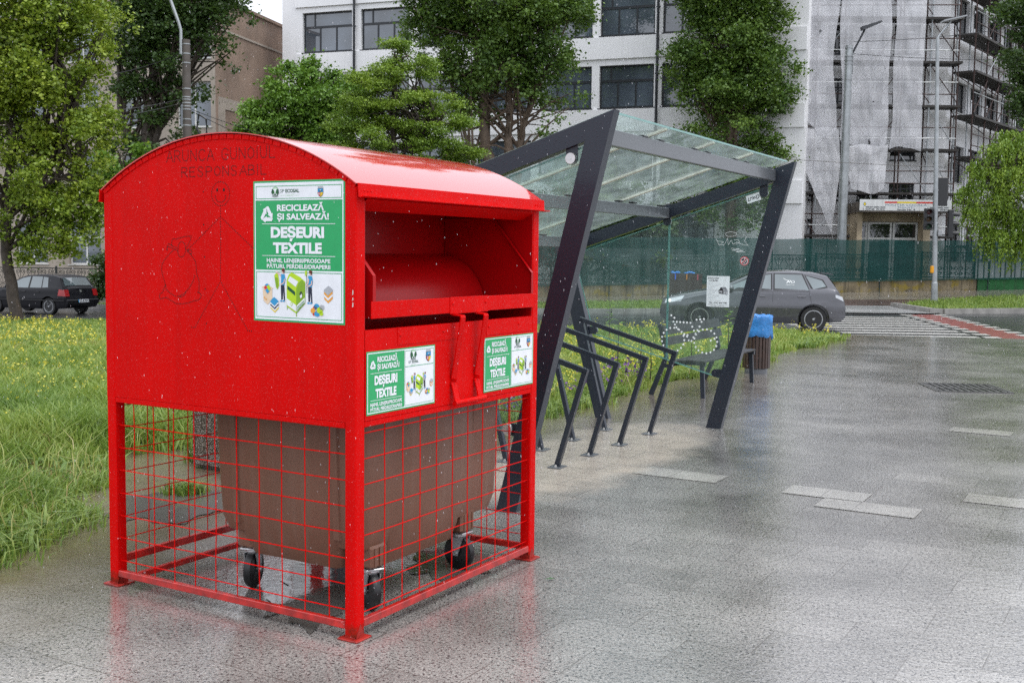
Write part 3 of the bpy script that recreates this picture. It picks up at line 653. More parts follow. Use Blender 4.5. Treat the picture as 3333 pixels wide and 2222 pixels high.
def dotted(txt, aL, aR, z, h):
    w = [(.16 if c == 'I' else (.45 if c == ' ' else .66)) + .22 for c in txt]; k = (aL - aR) / (sum(w) - .22); x = 0
    for c, cw in zip(txt, w):
        for st_ in GL[c]: dotline([(aL - (x + px * 1.0) * k, z + pz * h) for px, pz in st_], .0088)
        x += cw
dotted('ARUNCA GUNOIUL', 1.196, .471, 2.227, .052); dotted('RESPONSABIL', 1.091, .525, 2.150, .045)
dotline(circ(.829, 2.063, .060, .0585, 0, 360, 30), .0115); dotline(circ(.829, 2.052, .034, .030, 180, 360, 12), .0105)
for pl_ in ([(.83, 2.004), (.83, 1.953), (.834, 1.641)], [(.83, 1.953), (1.035, 1.806)], [(.83, 1.953), (.621, 1.804)], [(.834, 1.641), (1.012, 1.406), (1.034, 1.406)], [(.834, 1.641), (.655, 1.406), (.633, 1.406)]): dotline(pl_, .0125)
BAG = [[(1.15,1.791),(1.176,1.775),(1.202,1.755),(1.226,1.732),(1.238,1.714),(1.242,1.692),(1.239,1.674),(1.231,1.653),(1.223,1.634),(1.214,1.611),(1.212,1.593),(1.186,1.574),(1.148,1.558)],[(1.217,1.611),(1.228,1.591),(1.237,1.575),(1.256,1.565),(1.261,1.551),(1.251,1.541),(1.212,1.55),(1.18,1.536),(1.142,1.521),(1.099,1.521),(1.055,1.528),(1.018,1.537),(0.987,1.544),(0.971,1.554),(0.965,1.567),(0.974,1.578),(0.989,1.582)],[(1.039,1.77),(1.017,1.751),(1.001,1.731),(0.998,1.705),(0.997,1.679),(0.987,1.657),(0.979,1.635),(0.979,1.609),(0.982,1.582)],[(1.01,1.661),(1.02,1.638),(1.035,1.616),(1.06,1.591),(1.091,1.57),(1.114,1.56),(1.131,1.558)],[(1.131,1.558),(1.104,1.554),(1.085,1.564),(1.073,1.575)],[(1.199,1.789),(1.199,1.804),(1.191,1.818),(1.176,1.818),(1.169,1.811),(1.15,1.805),(1.123,1.795)],[(1.204,1.791),(1.199,1.806),(1.178,1.802),(1.15,1.793),(1.131,1.787)],[(1.168,1.816),(1.166,1.836),(1.156,1.845),(1.131,1.843),(1.112,1.849),(1.074,1.856),(1.03,1.859),(1.036,1.838),(1.053,1.814),(1.069,1.799)],[(1.123,1.795),(1.122,1.814),(1.109,1.827),(1.093,1.831),(1.077,1.822),(1.071,1.805),(1.068,1.792),(1.074,1.774),(1.085,1.758),(1.107,1.754),(1.122,1.765),(1.125,1.781),(1.122,1.793)],[(1.068,1.792),(1.048,1.788),(1.032,1.791),(1.026,1.782),(1.031,1.771),(1.044,1.777),(1.061,1.783),(1.048,1.796)]]
for pl_ in BAG: dotline(pl_, .0105)
dm = MB()
for (a, z) in dots: dm.add([(-.0006, a + 0.0032 * math.cos(6.2832 * k / 7), z + 0.0032 * math.sin(6.2832 * k / 7)) for k in range(7)], [tuple(range(7))])
for a in (.851, .807): dm.add([(-.0006, a + .0065 * math.cos(6.2832 * k / 9), 2.082 + .0085 * math.sin(6.2832 * k / 9)) for k in range(9)], [tuple(range(9))])
for (a, z) in ((.945, 2.075), (.945, 1.915), (.94, 1.757), (.938, 1.60), (.932, 1.43)): dm.add([(-.0006, a + .004 * math.cos(6.2832 * k / 7), z + .004 * math.sin(6.2832 * k / 7)) for k in range(7)], [tuple(range(7))])
dm.build('hole_shade_dots', M_HOLE, pnl)
# roof sheet, its tabs and rivets
rf = MB(); NA = 40
def rp(i, off): a = -.008 + (WD + .016) * i / NA; ac = min(max(a, 0), WD); an = math.atan2(a - WD / 2, math.sqrt(max(1e-6, RA * RA - (a - WD / 2) ** 2))); return (a + off * math.sin(an), arch(a) + off * math.cos(an))
secs = [rp(i, .0) for i in range(NA + 1)] + [rp(i, .005) for i in range(NA, -1, -1)]
rings = []
for xx in (-.012, DP + .02): rings.append([(xx, p[0], p[1]) for p in secs])
roof = rf.loft(rings, True).build('roof', M_REDROOF, bn, True, 30)
tb = MB(); rv = MB()
nt_ = 34
for k in range(nt_):
    t0, t1 = k / nt_ + .002, (k + 1) / nt_ - .002
    p0, p1, q0, q1 = rp(t0 * NA, -.004), rp(t1 * NA, -.004), rp(t0 * NA, -.026), rp(t1 * NA, -.026)
    if abs((t0 + t1) / 2 - .5) > .492: continue
    tb.loft([[(-.0045, *p0), (-.0045, *p1), (-.0045, *q1), (-.0045, *q0)], [(-.0005, *p0), (-.0005, *p1), (-.0005, *q1), (-.0005, *q0)]], True)
    if k % 2 == 0:
        c = rp((t0 + t1) / 2 * NA, -.015); rv.ball((-.005, c[0], c[1]), .0065, 8, 0, (.5, 1, 1))
fl = tb.build('roof_flange', M_RED, roof); rv.build('rivet_row', M_RED, roof)
# eaves over the hatch (and the same at the back)
for yy, s in ((0, 1), (WD, -1)):
    f_ = MB(); f_.loft([[(-.012, yy - s * .018, 2.098), (-.012, yy - s * .022, 2.098), (-.012, yy - s * .026, 2.036), (-.012, yy - s * .022, 2.036)], [(DP + .02, yy - s * .018, 2.098), (DP + .02, yy - s * .022, 2.098), (DP + .02, yy - s * .026, 2.036), (DP + .02, yy - s * .022, 2.036)]], True)
    for x in (.03, .055, .08, DP - .03, DP - .055, DP - .08): f_.ball((x, yy - s * .024, 2.066), .007, 8, 0, (1, .5, 1))
    ev = f_.build('eave', M_RED, bn)
    MB().loft([[(.0, yy - s * .022, 2.037), (.0, yy - s * .05, 2.042), (.0, yy - s * .05, 2.038), (.0, yy - s * .022, 2.033)], [(DP + .045, yy - s * .022, 2.037), (DP + .045, yy - s * .05, 2.040), (DP + .045, yy - s * .05, 2.036), (DP + .045, yy - s * .022, 2.033)]], True).build('drip_lip', M_RED, ev)
# front below the eave: soffit, hatch, panel
MB().add([(.062, -.02, 2.034), (DP - .062, -.02, 2.034), (DP - .062, .075, 1.985), (.062, .075, 1.985), (.062, .075, 1.981), (DP - .062, .075, 1.981), (DP - .062, -.02, 2.030), (.062, -.02, 2.030)], [(0, 1, 2, 3), (2, 3, 4, 5), (4, 5, 6, 7)]).build('header', M_RED, bn)
inn = MB()
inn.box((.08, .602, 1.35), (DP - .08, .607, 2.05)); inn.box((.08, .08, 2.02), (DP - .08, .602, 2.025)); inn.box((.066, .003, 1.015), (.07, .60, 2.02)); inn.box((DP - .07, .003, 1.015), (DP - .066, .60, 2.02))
inn.build('hatch_housing', M_REDSHADE, bn)
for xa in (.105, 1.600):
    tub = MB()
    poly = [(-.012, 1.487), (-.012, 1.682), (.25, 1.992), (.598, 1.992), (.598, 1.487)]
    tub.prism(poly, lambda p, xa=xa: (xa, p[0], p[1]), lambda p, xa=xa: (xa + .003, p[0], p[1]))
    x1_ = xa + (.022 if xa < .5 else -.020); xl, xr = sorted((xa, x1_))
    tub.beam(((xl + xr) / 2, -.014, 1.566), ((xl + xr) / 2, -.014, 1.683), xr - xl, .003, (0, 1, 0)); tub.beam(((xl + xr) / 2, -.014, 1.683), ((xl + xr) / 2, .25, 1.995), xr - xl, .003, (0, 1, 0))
    tub.build('hatch_cheek', M_REDSHADE, bn)
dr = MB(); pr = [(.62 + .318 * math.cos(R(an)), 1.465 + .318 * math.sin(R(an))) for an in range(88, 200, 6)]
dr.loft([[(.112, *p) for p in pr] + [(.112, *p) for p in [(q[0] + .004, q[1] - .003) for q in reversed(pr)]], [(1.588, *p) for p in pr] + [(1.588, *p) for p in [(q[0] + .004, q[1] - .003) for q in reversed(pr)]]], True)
dr.build('hatch_drum', M_REDSHADE, bn, True)
MB().box((.11, -.008, 1.488), (1.596, .34, 1.491)).build('hatch_tray', M_REDSHADE, bn)
lp = MB(); lp.cbox((.095, -.016, 1.486), (1.612, -.009, 1.565), .002); lp.cbox((.74, -.019, 1.482), (1.105, -.0165, 1.568), .001)
for x in (.765, 1.08): lp.ball((x, -.02, 1.536), .009, 10, 0, (1, .5, 1))
lip = lp.build('hatch_lip', M_RED, bn)
fpn = MB(); fpn.box((.0655, -.002, 1.017), (DP - .0655, .001, 1.434)); fpn.box((.0655, .001, 1.430), (DP - .0655, .03, 1.434))
fpn.box((.315, -.0042, 1.352), (.86, -.0022, 1.4335)); fpn.box((1.118, -.0042, 1.352), (1.612, -.0022, 1.4335))
for x in (.335, .70, 1.14, 1.46): fpn.ball((x, -.0045, 1.40), .009, 10, 0, (1, .5, 1))
fpn.build('front_panel', M_RED, bn)
hd = MB()
for x in (.787, 1.01):
    pts = [(x, -.004, 1.478), (x, -.062, 1.474), (x, -.066, 1.462), (x, -.012, 1.150), (x, -.010, 1.132), (x, -.036, 1.034)]
    for p, q in zip(pts, pts[1:]): hd.beam(p, q, .042, .007, (0, 1, 0) if abs(p[2] - q[2]) > .02 else (0, 0, 1))
handle = hd.build('handle', M_RED, lip); MB().cyl((.752, -.042, 1.027), (1.045, -.042, 1.027), .014, 14).build('handle_bar', M_RED, handle, True)
# back panel
MB().box((.066, WD - .004, ZM), (DP - .066, WD, 2.06)).build('back_panel', M_RED, bn)
# rails
def rail(lo, hi, mat=M_RED): return MB().cbox(lo, hi, .003).build('rail', mat, bn)
rail((.0, .063, .985), (.03, WD - .063, 1.0125)); rail((DP - .03, .063, .985), (DP, WD - .063, 1.0125))
rail((.066, .0, .987), (DP - .066, .03, 1.016)); rail((.066, WD - .03, .987), (DP - .066, WD, 1.0125))
M_REDWEAR = pbr('worn_red_enamel', (0.42, 0.010, 0.006), 0.3, var=0.45, vscale=14, bmp=.05, coat=.4)
rail((.0, .063, .047), (.03, WD - .063, .083), M_REDWEAR); rail((DP - .03, .063, .047), (DP, WD - .063, .083), M_REDWEAR)
rail((.066, .0, .050), (DP - .066, .03, .087), M_REDWEAR); rail((.066, WD - .03, .105), (DP - .066, WD, .145), M_REDWEAR)
rail((.066, WD - .16, .040), (DP - .066, WD - .13, .070), M_REDWEAR)
# wire mesh in the four sides of the cage
rnd = random.Random(3)
def wires(fn, us, vs, u0, u1, v0, v1):
    mb = MB()
    for u_ in us:
        mb.tube([fn(u_ + rnd.uniform(-.003, .003), v0 + (v1 - v0) * i / 6, 0) for i in range(7)], .0029, 5)
    for v_ in vs:
        mb.tube([fn(u0 + (u1 - u0) * i / 6, v_ + rnd.uniform(-.002, .002), .005) for i in range(7)], .0029, 5)
    return mb.build('wire_mesh', M_RED, bn)
LV = [.174 + .1458 * k for k in range(10)]; LH = [.135 + .1215 * k for k in range(7)]
RV = [.249 + .146 * k for k in range(9)]; RH = [.114 + .1205 * k for k in range(8)]
wires(lambda u, v, o: (.022 - o, u, v), LV, LH, .064, WD - .064, .083, .986); wires(lambda u, v, o: (DP - .022 + o, u, v), LV, LH, .064, WD - .064, .083, .986)
wires(lambda u, v, o: (u, .022 - o, v), RV, RH, .067, DP - .067, .087, .988); wires(lambda u, v, o: (u, WD - .022 + o, v), RV, RH, .067, DP - .067, .145, .988)
# ---- stickers
def arrows(A, g, cx, cy, r, mi, l):
    """three chasing arrows round a triangle"""
    V = [(cx + 1.05 * r * math.cos(R(-90 + 120 * k)), cy + .1 * r + 1.05 * r * math.sin(R(-90 + 120 * k))) for k in range(3)]
    def lp(p, q, t): return (p[0] + (q[0] - p[0]) * t, p[1] + (q[1] - p[1]) * t)
    c = (cx, cy + .1 * r)
    for k in range(3):
        a, b, z = V[k], V[(k + 1) % 3], V[k - 1]; ai, bi = lp(c, a, .38), lp(c, b, .38)
        o0, o1, i0, i1 = lp(a, b, .20), lp(a, b, .58), lp(ai, bi, -.02), lp(ai, bi, .56)
        A.poly(g, [o0, o1, i1, i0], mi, l)
        oz = lp(a, z, .20); A.poly(g, [o0, lp(ai, bi, .02), lp(oz, o0, .35)], mi, l)
        m1 = lp(o1, i1, .5); d = ((o1[0] - m1[0]) * 1.75, (o1[1] - m1[1]) * 1.75)
        A.poly(g, [(m1[0] + d[0], m1[1] + d[1]), lp(lp(a, b, .93), lp(ai, bi, .98), .45), (m1[0] - d[0], m1[1] - d[1])], mi, l)
def logo(A, g, x, y, s):
    A.oval(g, x, y, 4.7 * s, 5.0 * s, DG, 3, 22); A.oval(g, x, y, 4.4 * s, 4.7 * s, MI, 4, 22); A.oval(g, x, y + .8 * s, 4.2 * s, 3.8 * s, WH, 5, 20)
    for q in (-1, 1):
        for dx, dy, r in ((2.6, -.4, 1.5), (3.7, .5, 1.4), (2.0, .9, 1.3), (3.3, -1.5, 1.2), (3.0, 1.2, 1.4)): A.oval(g, x + q * dx * s, y + dy * s, r * s, r * s, LF if dx < 3.2 else DG, 6 + (dx > 3), 10)
        A.rect(g, x + q * 2.7 * s - .4 * s, y + 1.8 * s, x + q * 2.7 * s + .4 * s, y + 4.6 * s, DG, 6)
    A.poly(g, [(x - 1.3 * s, y + 4.4 * s), (x - 1.3 * s, y + 2.8 * s), (x, y + 1.6 * s), (x + 1.3 * s, y + 2.8 * s), (x + 1.3 * s, y + 4.4 * s), (x + .4 * s, y + 4.4 * s), (x + .4 * s, y + 3.2 * s), (x - .4 * s, y + 3.2 * s), (x - .4 * s, y + 4.4 * s)], DG, 6)
    A.rect(g, x - 4 * s, y + 4.5 * s, x + 4 * s, y + 4.9 * s, DG, 6)
def crest(A, g, x, y, s):
    A.poly(g, [(x - 3, y - 2.4 * s) if False else (x - 3 * s, y - 2.4 * s), (x + 3 * s, y - 2.4 * s), (x + 3 * s, y + 2 * s), (x + 1.6 * s, y + 3.8 * s), (x, y + 4.8 * s), (x - 1.6 * s, y + 3.8 * s), (x - 3 * s, y + 2 * s)], NV, 3)
    A.rect(g, x - 2.7 * s, y - 2.1 * s, x + 2.7 * s, y + .8 * s, BL, 4)
    A.poly(g, [(x - 2.7 * s, y + .9 * s), (x - .1 * s, y + .9 * s), (x - .1 * s, y + 4.4 * s), (x - 1.5 * s, y + 3.5 * s), (x - 2.7 * s, y + 1.9 * s)], RD, 4)
    A.poly(g, [(x + .1 * s, y + .9 * s), (x + 2.7 * s, y + .9 * s), (x + 2.7 * s, y + 1.9 * s), (x + 1.5 * s, y + 3.5 * s), (x + .1 * s, y + 4.4 * s)], YE, 4)
    A.poly(g, [(x - 1.9 * s, y - .4 * s), (x + 1.9 * s, y - .7 * s), (x + 1.2 * s, y + .3 * s), (x - 1.2 * s, y + .3 * s)], NV, 5); A.poly(g, [(x - .4 * s, y - .5 * s), (x + .6 * s, y - .6 * s), (x + .1 * s, y - 1.8 * s)], WH, 5)
    A.line(g, [(x - 1.9 * s, y + 1.4 * s), (x - .8 * s, y + 2.8 * s)], .4 * s, WH, 5); A.line(g, [(x - .8 * s, y + 1.4 * s), (x - 1.9 * s, y + 2.8 * s)], .4 * s, WH, 5); A.line(g, [(x + 1.4 * s, y + 1.3 * s), (x + 1.4 * s, y + 3 * s)], .45 * s, OR, 5)
    A.poly(g, [(x - 2.7 * s, y - 2.5 * s)] + [(x - 2.7 * s + 5.4 * s * k / 10, y - 4.4 * s + (.6 * s if k % 2 else 0)) for k in range(11)] + [(x + 2.7 * s, y - 2.5 * s)], GY, 4)
def person_art(A, g, x, y, s, side):
    """small flat figure in a blue shirt, dark trousers"""
    A.poly(g, [(x - 2.6 * s, y + 13 * s), (x + 1.6 * s, y + 13 * s), (x + 2.4 * s, y + 27 * s), (x + 1.0 * s, y + 27 * s), (x + .2 * s, y + 17 * s), (x - .4 * s, y + 26 * s), (x - 2.2 * s, y + 26 * s)], NV, 3)
    A.poly(g, [(x - 2.4 * s, y + 3.2 * s), (x + 2.0 * s, y + 3.4 * s), (x + 3.0 * s, y + 8 * s), (x + 1.7 * s, y + 13.2 * s), (x - 2.6 * s, y + 13 * s), (x - 2 * s, y + 8 * s)], BL, 4)
    A.oval(g, x + .1 * s, y + .6 * s, 1.5 * s, 2.0 * s, SK, 4, 12); A.oval(g, x + .5 * s, y - .3 * s, 1.9 * s, 1.5 * s, HA, 5, 12); A.oval(g, x + 1.4 * s, y + 1.0 * s, .8 * s, 1.6 * s, HA, 5, 10)
    A.line(g, [(x - 1.9 * s, y + 5 * s), (x - 5.5 * s, y + 2.6 * s), (x - 8.0 * s, y + 1.2 * s)] if side < 0 else [(x - 1.6 * s, y + 6 * s), (x - 2.4 * s, y + 10 * s), (x - 4.5 * s, y + 11.6 * s)], 1.1 * s, SK, 5)
    A.line(g, [(x + 2.2 * s, y + 7.5 * s), (x + 1.4 * s, y + 11 * s), (x - 2.6 * s, y + 12.6 * s)], 1.0 * s, SK, 6)
    for dx in (-1.6, 1.4): A.oval(g, x + dx * s - .5 * s, y + 27.2 * s, 1.4 * s, .8 * s, BL, 4, 8)
def picture(A, g, cx, cy, s):
    """cx, cy: middle of the collecting box; s: scale (1 = large sticker)"""
    def q(x, y): return (cx + x * s, cy + y * s)
    P = lambda pts, mi, l=3: A.poly(g, [q(*p) for p in pts], mi, l)
    P([(-10.5, -9), (-8, -14), (-4.5, -16), (5, -12), (11, -8), (11, 10), (.8, 20.5), (-10.5, 14.5)], LI, 3)
    P([(.8, -1), (3.5, -7), (7.5, -10), (11, -6.5), (11, 11), (.8, 20.5)], OL, 4)
    P([(-9.5, -4.2), (-.6, 1.2), (-.6, 4.6), (-9.5, -1)], DG, 4)
    P([(-9, -8.5), (-6.5, -12.5), (3, -8), (.3, -3.2)], WH, 4)
    P([(-10.2, 7.2), (.6, 12.8), (.6, 18.6), (-10.2, 13)], WH, 5); P([(1.2, 13.5), (10.6, 6), (10.6, 10.4), (1.2, 18.6)], WH, 5)
    for k in range(3): P([(2, 14.6 + 1.3 * k), (10, 8 + 1.1 * k), (10, 8.5 + 1.1 * k), (2, 15.2 + 1.3 * k)], LF, 6)
    A.oval(g, *q(-4.8, 12), 1.6 * s, 1.7 * s, LI, 6, 10); A.oval(g, *q(-4.8, 12), 1.0 * s, 1.1 * s, WH, 7, 10)
    arrows(A, g, cx + 6.4 * s, cy + 2.2 * s, 2.6 * s, NV, 6); A.poly(g, [q(5.2, 4.5), q(7.6, 2.6), q(7.8, 5.5), q(6, 7)], WH, 7)
    P([(-10.3, 14.5), (-9.7, 14.8), (-9.7, 17.5), (-10.3, 17.2)], OL, 3); P([(.3, 20.3), (1.2, 20.3), (1.2, 23.3), (.3, 23)], OL, 3)
    person_art(A, g, *q(-14.8, -17.5), s, -1); person_art(A, g, *q(16.8, -16.5), s, 1)
    P([(-25, -13), (-22.5, -15), (-20.6, -14), (-19.6, -10), (-19.2, -4), (-21.2, -.5), (-23, -2.5), (-24, -8)], LI, 4); P([(-24.2, -11), (-21, -11), (-20, -4), (-21.3, -1), (-23, -3.2)], OL, 5)
    A.line(g, [q(12.7, -17), q(12.9, 2)], .5 * s, BK, 4); A.poly(g, [q(11, -17), q(12.5, -18.5), q(13.4, -16), q(12.3, -12.5), q(11, -14)], LI, 5)
    # open cardboard box with clothes
    P([(-39, -.5), (-33.5, 3), (-33.5, 13.5), (-38, 10)], CRM, 3); P([(-33.5, 3), (-27.5, 0), (-27.8, 9.5), (-33.5, 13.5)], CRM, 3); P([(-40.5, -2.2), (-33.5, -4), (-26, -1.5), (-33.5, 3)], CRM, 3)
    P([(-37.6, -1.5), (-35, -4.4), (-32, -3), (-34.5, .8)], RD, 4); P([(-34, -2.6), (-32, -4.6), (-29, -1.4), (-31.5, 1.4)], LI, 5); P([(-35.5, .2), (-33, -1.2), (-30.6, 1.8), (-33.4, 3.6)], BL, 6); P([(-36.5, -4), (-33.5, -5.4), (-31, -4.4), (-34, -3)], BL, 5)
    A.oval(g, *q(-36.6, 7.4), .7 * s, 1.0 * s, OR, 4, 8); A.oval(g, *q(-34.8, 8.8), .7 * s, 1.0 * s, OR, 4, 8)
    # folded stack, heap and pile of towels
    for k, c in enumerate((YE, WH, NV, WH, BL)): P([(-30, 16.5 - 1.5 * k), (-24.5, 20.5 - 1.5 * k), (-19.5, 16.2 - 1.5 * k), (-25, 12.5 - 1.5 * k)], c, 3 + k)
    for dx, dy, r, c in ((20, 17, 2.8, OR), (24, 13.5, 3.2, BL), (22.3, 15, 2.6, RD), (27.8, 16.5, 3.4, LI), (24.5, 19.5, 3.2, BL), (30, 14, 2.8, GY), (25, 16.8, 2.6, WH), (21, 20, 1.8, RD), (29.5, 19.4, 2.2, LI)): A.oval(g, *q(dx, dy), r * s, r * .85 * s, c, 3 + int(r * 7) % 4, 9)
    for k, c in enumerate((OR, WH, OR, GY)): P([(32.5, 6.5 - 2.2 * k), (37, 10 - 2.2 * k), (42, 6 - 2.2 * k), (42, 4.6 - 2.2 * k), (37.5, 1.5 - 2.2 * k), (32.5, 5 - 2.2 * k)], c, 3 + k)
def green_text(A, x0, x1, ya, yb, large):
    """the white words on green; ya..yb in art units"""
    h = yb - ya; w = x1 - x0
    X = lambda f: x0 + w * f
    Y = lambda f: ya + h * f
    arrows(A, 'lettering', X(.135), Y(.18), w * .105, WH, 2)
    A.text('lettering', 'RECICLEAZĂ', X(.255), X(.80), Y(.137), h * .088, WH, 2, .036); A.text('lettering', 'ȘI SALVEAZĂ!', X(.255), X(.855), Y(.264), h * .086, WH, 2, .036)
    A.rect('lettering', X(.075), Y(.322), X(.925), Y(.330), WH, 2)
    A.text('lettering', 'DEȘEURI', X(.18), X(.80), Y(.520), h * .148, WH, 2, .05); A.text('lettering', 'TEXTILE', X(.205), X(.775), Y(.745), h * .146, WH, 2, .05)
    A.rect('lettering', X(.075), Y(.786), X(.925), Y(.794), WH, 2)
    A.text('lettering', 'HAINE, LENJERII/PROSOAPE', X(.07) if not large else X(.13), X(.93) if not large else X(.87), Y(.885), h * .058, WH, 2, .03)
    A.text('lettering', 'PĂTURI, PERDELE/DRAPERII', X(.07) if not large else X(.13), X(.93) if not large else X(.87), Y(.970), h * .058, WH, 2, .03)
# large upright sticker on the end panel
uw = (.615 - .061) / 100
A = Art((-.0012, .615, 2.118), (0, -uw, 0), (0, 0, -(2.118 - 1.459) / 119), (-1, 0, 0))
A.rect('base', 0, 0, 100, 119, GR, 0)
A.frame('base', 1.6, 1.6, 98.4, 117.4, 1.0, WH, 1); A.rect('base', 2.6, 2.6, 97.4, 16.4, WH, 1); A.frame('base', 3.1, 4.2, 96.9, 15.2, .55, GR, 2)
A.rect('base', 2.6, 75.2, 97.4, 116.4, WH, 1); A.frame('base', 3.1, 76.6, 96.9, 115.6, .55, GR, 2)
logo(A, 'emblem', 25.3, 9.2, .82); A.text('lettering', 'SP', 30.6, 35, 10.0, 2.9, DG, 2, .0); A.text('lettering', 'ECOSAL', 36.4, 51.6, 10.0, 2.9, DG, 2, .03)
A.text('lettering', 'GALAȚI', 36.5, 46, 13.1, 1.8, MI, 2, .0); A.rect('lettering', 31, 12.2, 35.6, 12.45, MI, 2); A.rect('lettering', 46.8, 12.2, 51.4, 12.45, MI, 2)
crest(A, 'emblem', 74.5, 9.6, .98); green_text(A, 3, 97, 17.3, 75.2, True); picture(A, 'picture', 47.5, 92, .95)
s_ = A.build('base', 'sticker', ART, bn); s_['label'] = 'large upright green and white sticker on the end panel'
for g_ in ('lettering', 'emblem', 'picture'): A.build(g_, g_, ART, s_)
# two low stickers on the front panel
for xa, xb, zt, lab in ((.072, .627, 1.335, 'wide green and white sticker beside the corner post'), (1.092, 1.630, 1.338, 'wide green and white sticker right of the handle')):
    k = (xb - xa) / 100; H_ = .295 / k
    A = Art((xa, -.0045, zt), (k, 0, 0), (0, 0, -k), (0, -1, 0))
    A.rect('base', 0, 0, 100, H_, GR, 0); A.frame('base', 1.2, 1.2, 98.8, H_ - 1.2, .8, WH, 1)
    A.rect('base', 53.2, 2.0, 98, H_ - 2, WH, 1); A.frame('base', 53.8, 2.6, 97.6, H_ - 2.6, .4, GR, 2); A.rect('base', 54.2, 16.4, 97.2, 16.9, GR, 2)
    logo(A, 'emblem', 66, 6.6, .9); A.text('lettering', 'SP', 59, 63.2, 14.0, 2.2, DG, 2, 0); A.text('lettering', 'ECOSAL', 64.6, 74, 14.0, 2.2, DG, 2, .03); A.text('lettering', 'GALAȚI', 63, 69.5, 16.0, 1.1, MI, 2, 0)
    crest(A, 'emblem', 89.2, 8.6, 1.25); green_text(A, 1.5, 53, 2.5, H_ - 1.5, False); picture(A, 'picture', 75.3, 32.5, .50)
    s_ = A.build('base', 'sticker', ART, bn); s_['label'] = lab
    for g_ in ('lettering', 'emblem', 'picture'): A.build(g_, g_, ART, s_)
# scratches down to bare metal on the corner post
sc = MB()
for z, h in ((1.60, .022), (1.575, .012), (1.545, .02)): sc.quad((-.0036, .012, z), (-.0036, .018, z - .003), (-.0036, .016, z + h), (-.0036, .011, z + h * .8))
sc.build('paint_scratch', solid('bare_primer', (.6, .58, .55), .5), bn)

# ================================================================ BROWN WHEELED CONTAINER inside the cage
M_BROWNP = pbr('brown_plastic', (0.17, 0.078, 0.048), 0.45, var=0.10, vscale=2.5, bmp=0.12, bscale=170, streak=0.20, streak_col=(0.30, 0.24, 0.20))
M_RUBBER = pbr('black_rubber', (0.012, 0.012, 0.013), 0.35, var=0.2)
M_ZINC = pbr('zinc_plate', (0.55, 0.56, 0.57), 0.3, 0.85, var=0.15, vscale=20)
M_STEEL = pbr('brushed_steel', (0.6, 0.6, 0.59), 0.28, 0.95, var=0.1, vscale=30)
wc = thing('wheeled_container', 'brown plastic four wheeled waste container standing inside the red mesh cage', 'waste container', (x0, y0, 0), math.atan2(0.86247, 0.50611))
def rrect(xa, xb, ya, yb, r, z, n=4):
    out = []
    for (cx, cy, a0) in ((xb - r, yb - r, 0), (xa + r, yb - r, 90), (xa + r, ya + r, 180), (xb - r, ya + r, 270)):
        for k in range(n + 1): out.append((cx + r * math.cos(R(a0 + 90 * k / n)), cy + r * math.sin(R(a0 + 90 * k / n)), z))
    return out
bd = MB()
bd.loft([rrect(.34, 1.46, .24, 1.07, .06, .300), rrect(.292, 1.512, .19, 1.112, .06, .325), rrect(.272, 1.532, .172, 1.132, .05, .40), rrect(.262, 1.54, .165, 1.14, .05, .60), rrect(.25, 1.55, .158, 1.15, .05, .95), rrect(.24, 1.56, .15, 1.16, .05, 1.22), rrect(.20, 1.60, .11, 1.20, .05, 1.225), rrect(.20, 1.60, .11, 1.20, .05, 1.262)], True)
bd.loft([rrect(.44, 1.37, .42, .90, .04, .188), rrect(.325, 1.48, .36, .95, .04, .205), rrect(.288, 1.516, .33, .98, .04, .30), rrect(.268, 1.536, .32, .99, .03, .42)], True)
bd.loft([rrect(.58, 1.20, .29, 1.02, .04, .190), rrect(.50, 1.14, .218, 1.085, .04, .207), rrect(.48, 1.16, .186, 1.116, .04, .30), rrect(.47, 1.17, .1685, 1.135, .03, .42)], True)
body = bd.build('body', M_BROWNP, wc, True, 28)
for yy in (.33, 1.0): MB().loft([[(.293, yy - .03, .36), (.265, yy - .018, .37), (.265, yy + .018, .37), (.293, yy + .03, .36)], [(.262, yy - .03, .97), (.233, yy - .018, .97), (.233, yy + .018, .97), (.262, yy + .03, .97)]], True).build('rib', M_BROWNP, body)
for xx in (.45, 1.27): MB().loft([[(xx - .035, .207, .30), (xx - .02, .187, .31), (xx + .02, .187, .31), (xx + .035, .207, .30)], [(xx - .035, .17, .97), (xx - .02, .150, .97), (xx + .02, .150, .97), (xx + .035, .17, .97)]], True).build('rib', M_BROWNP, body)
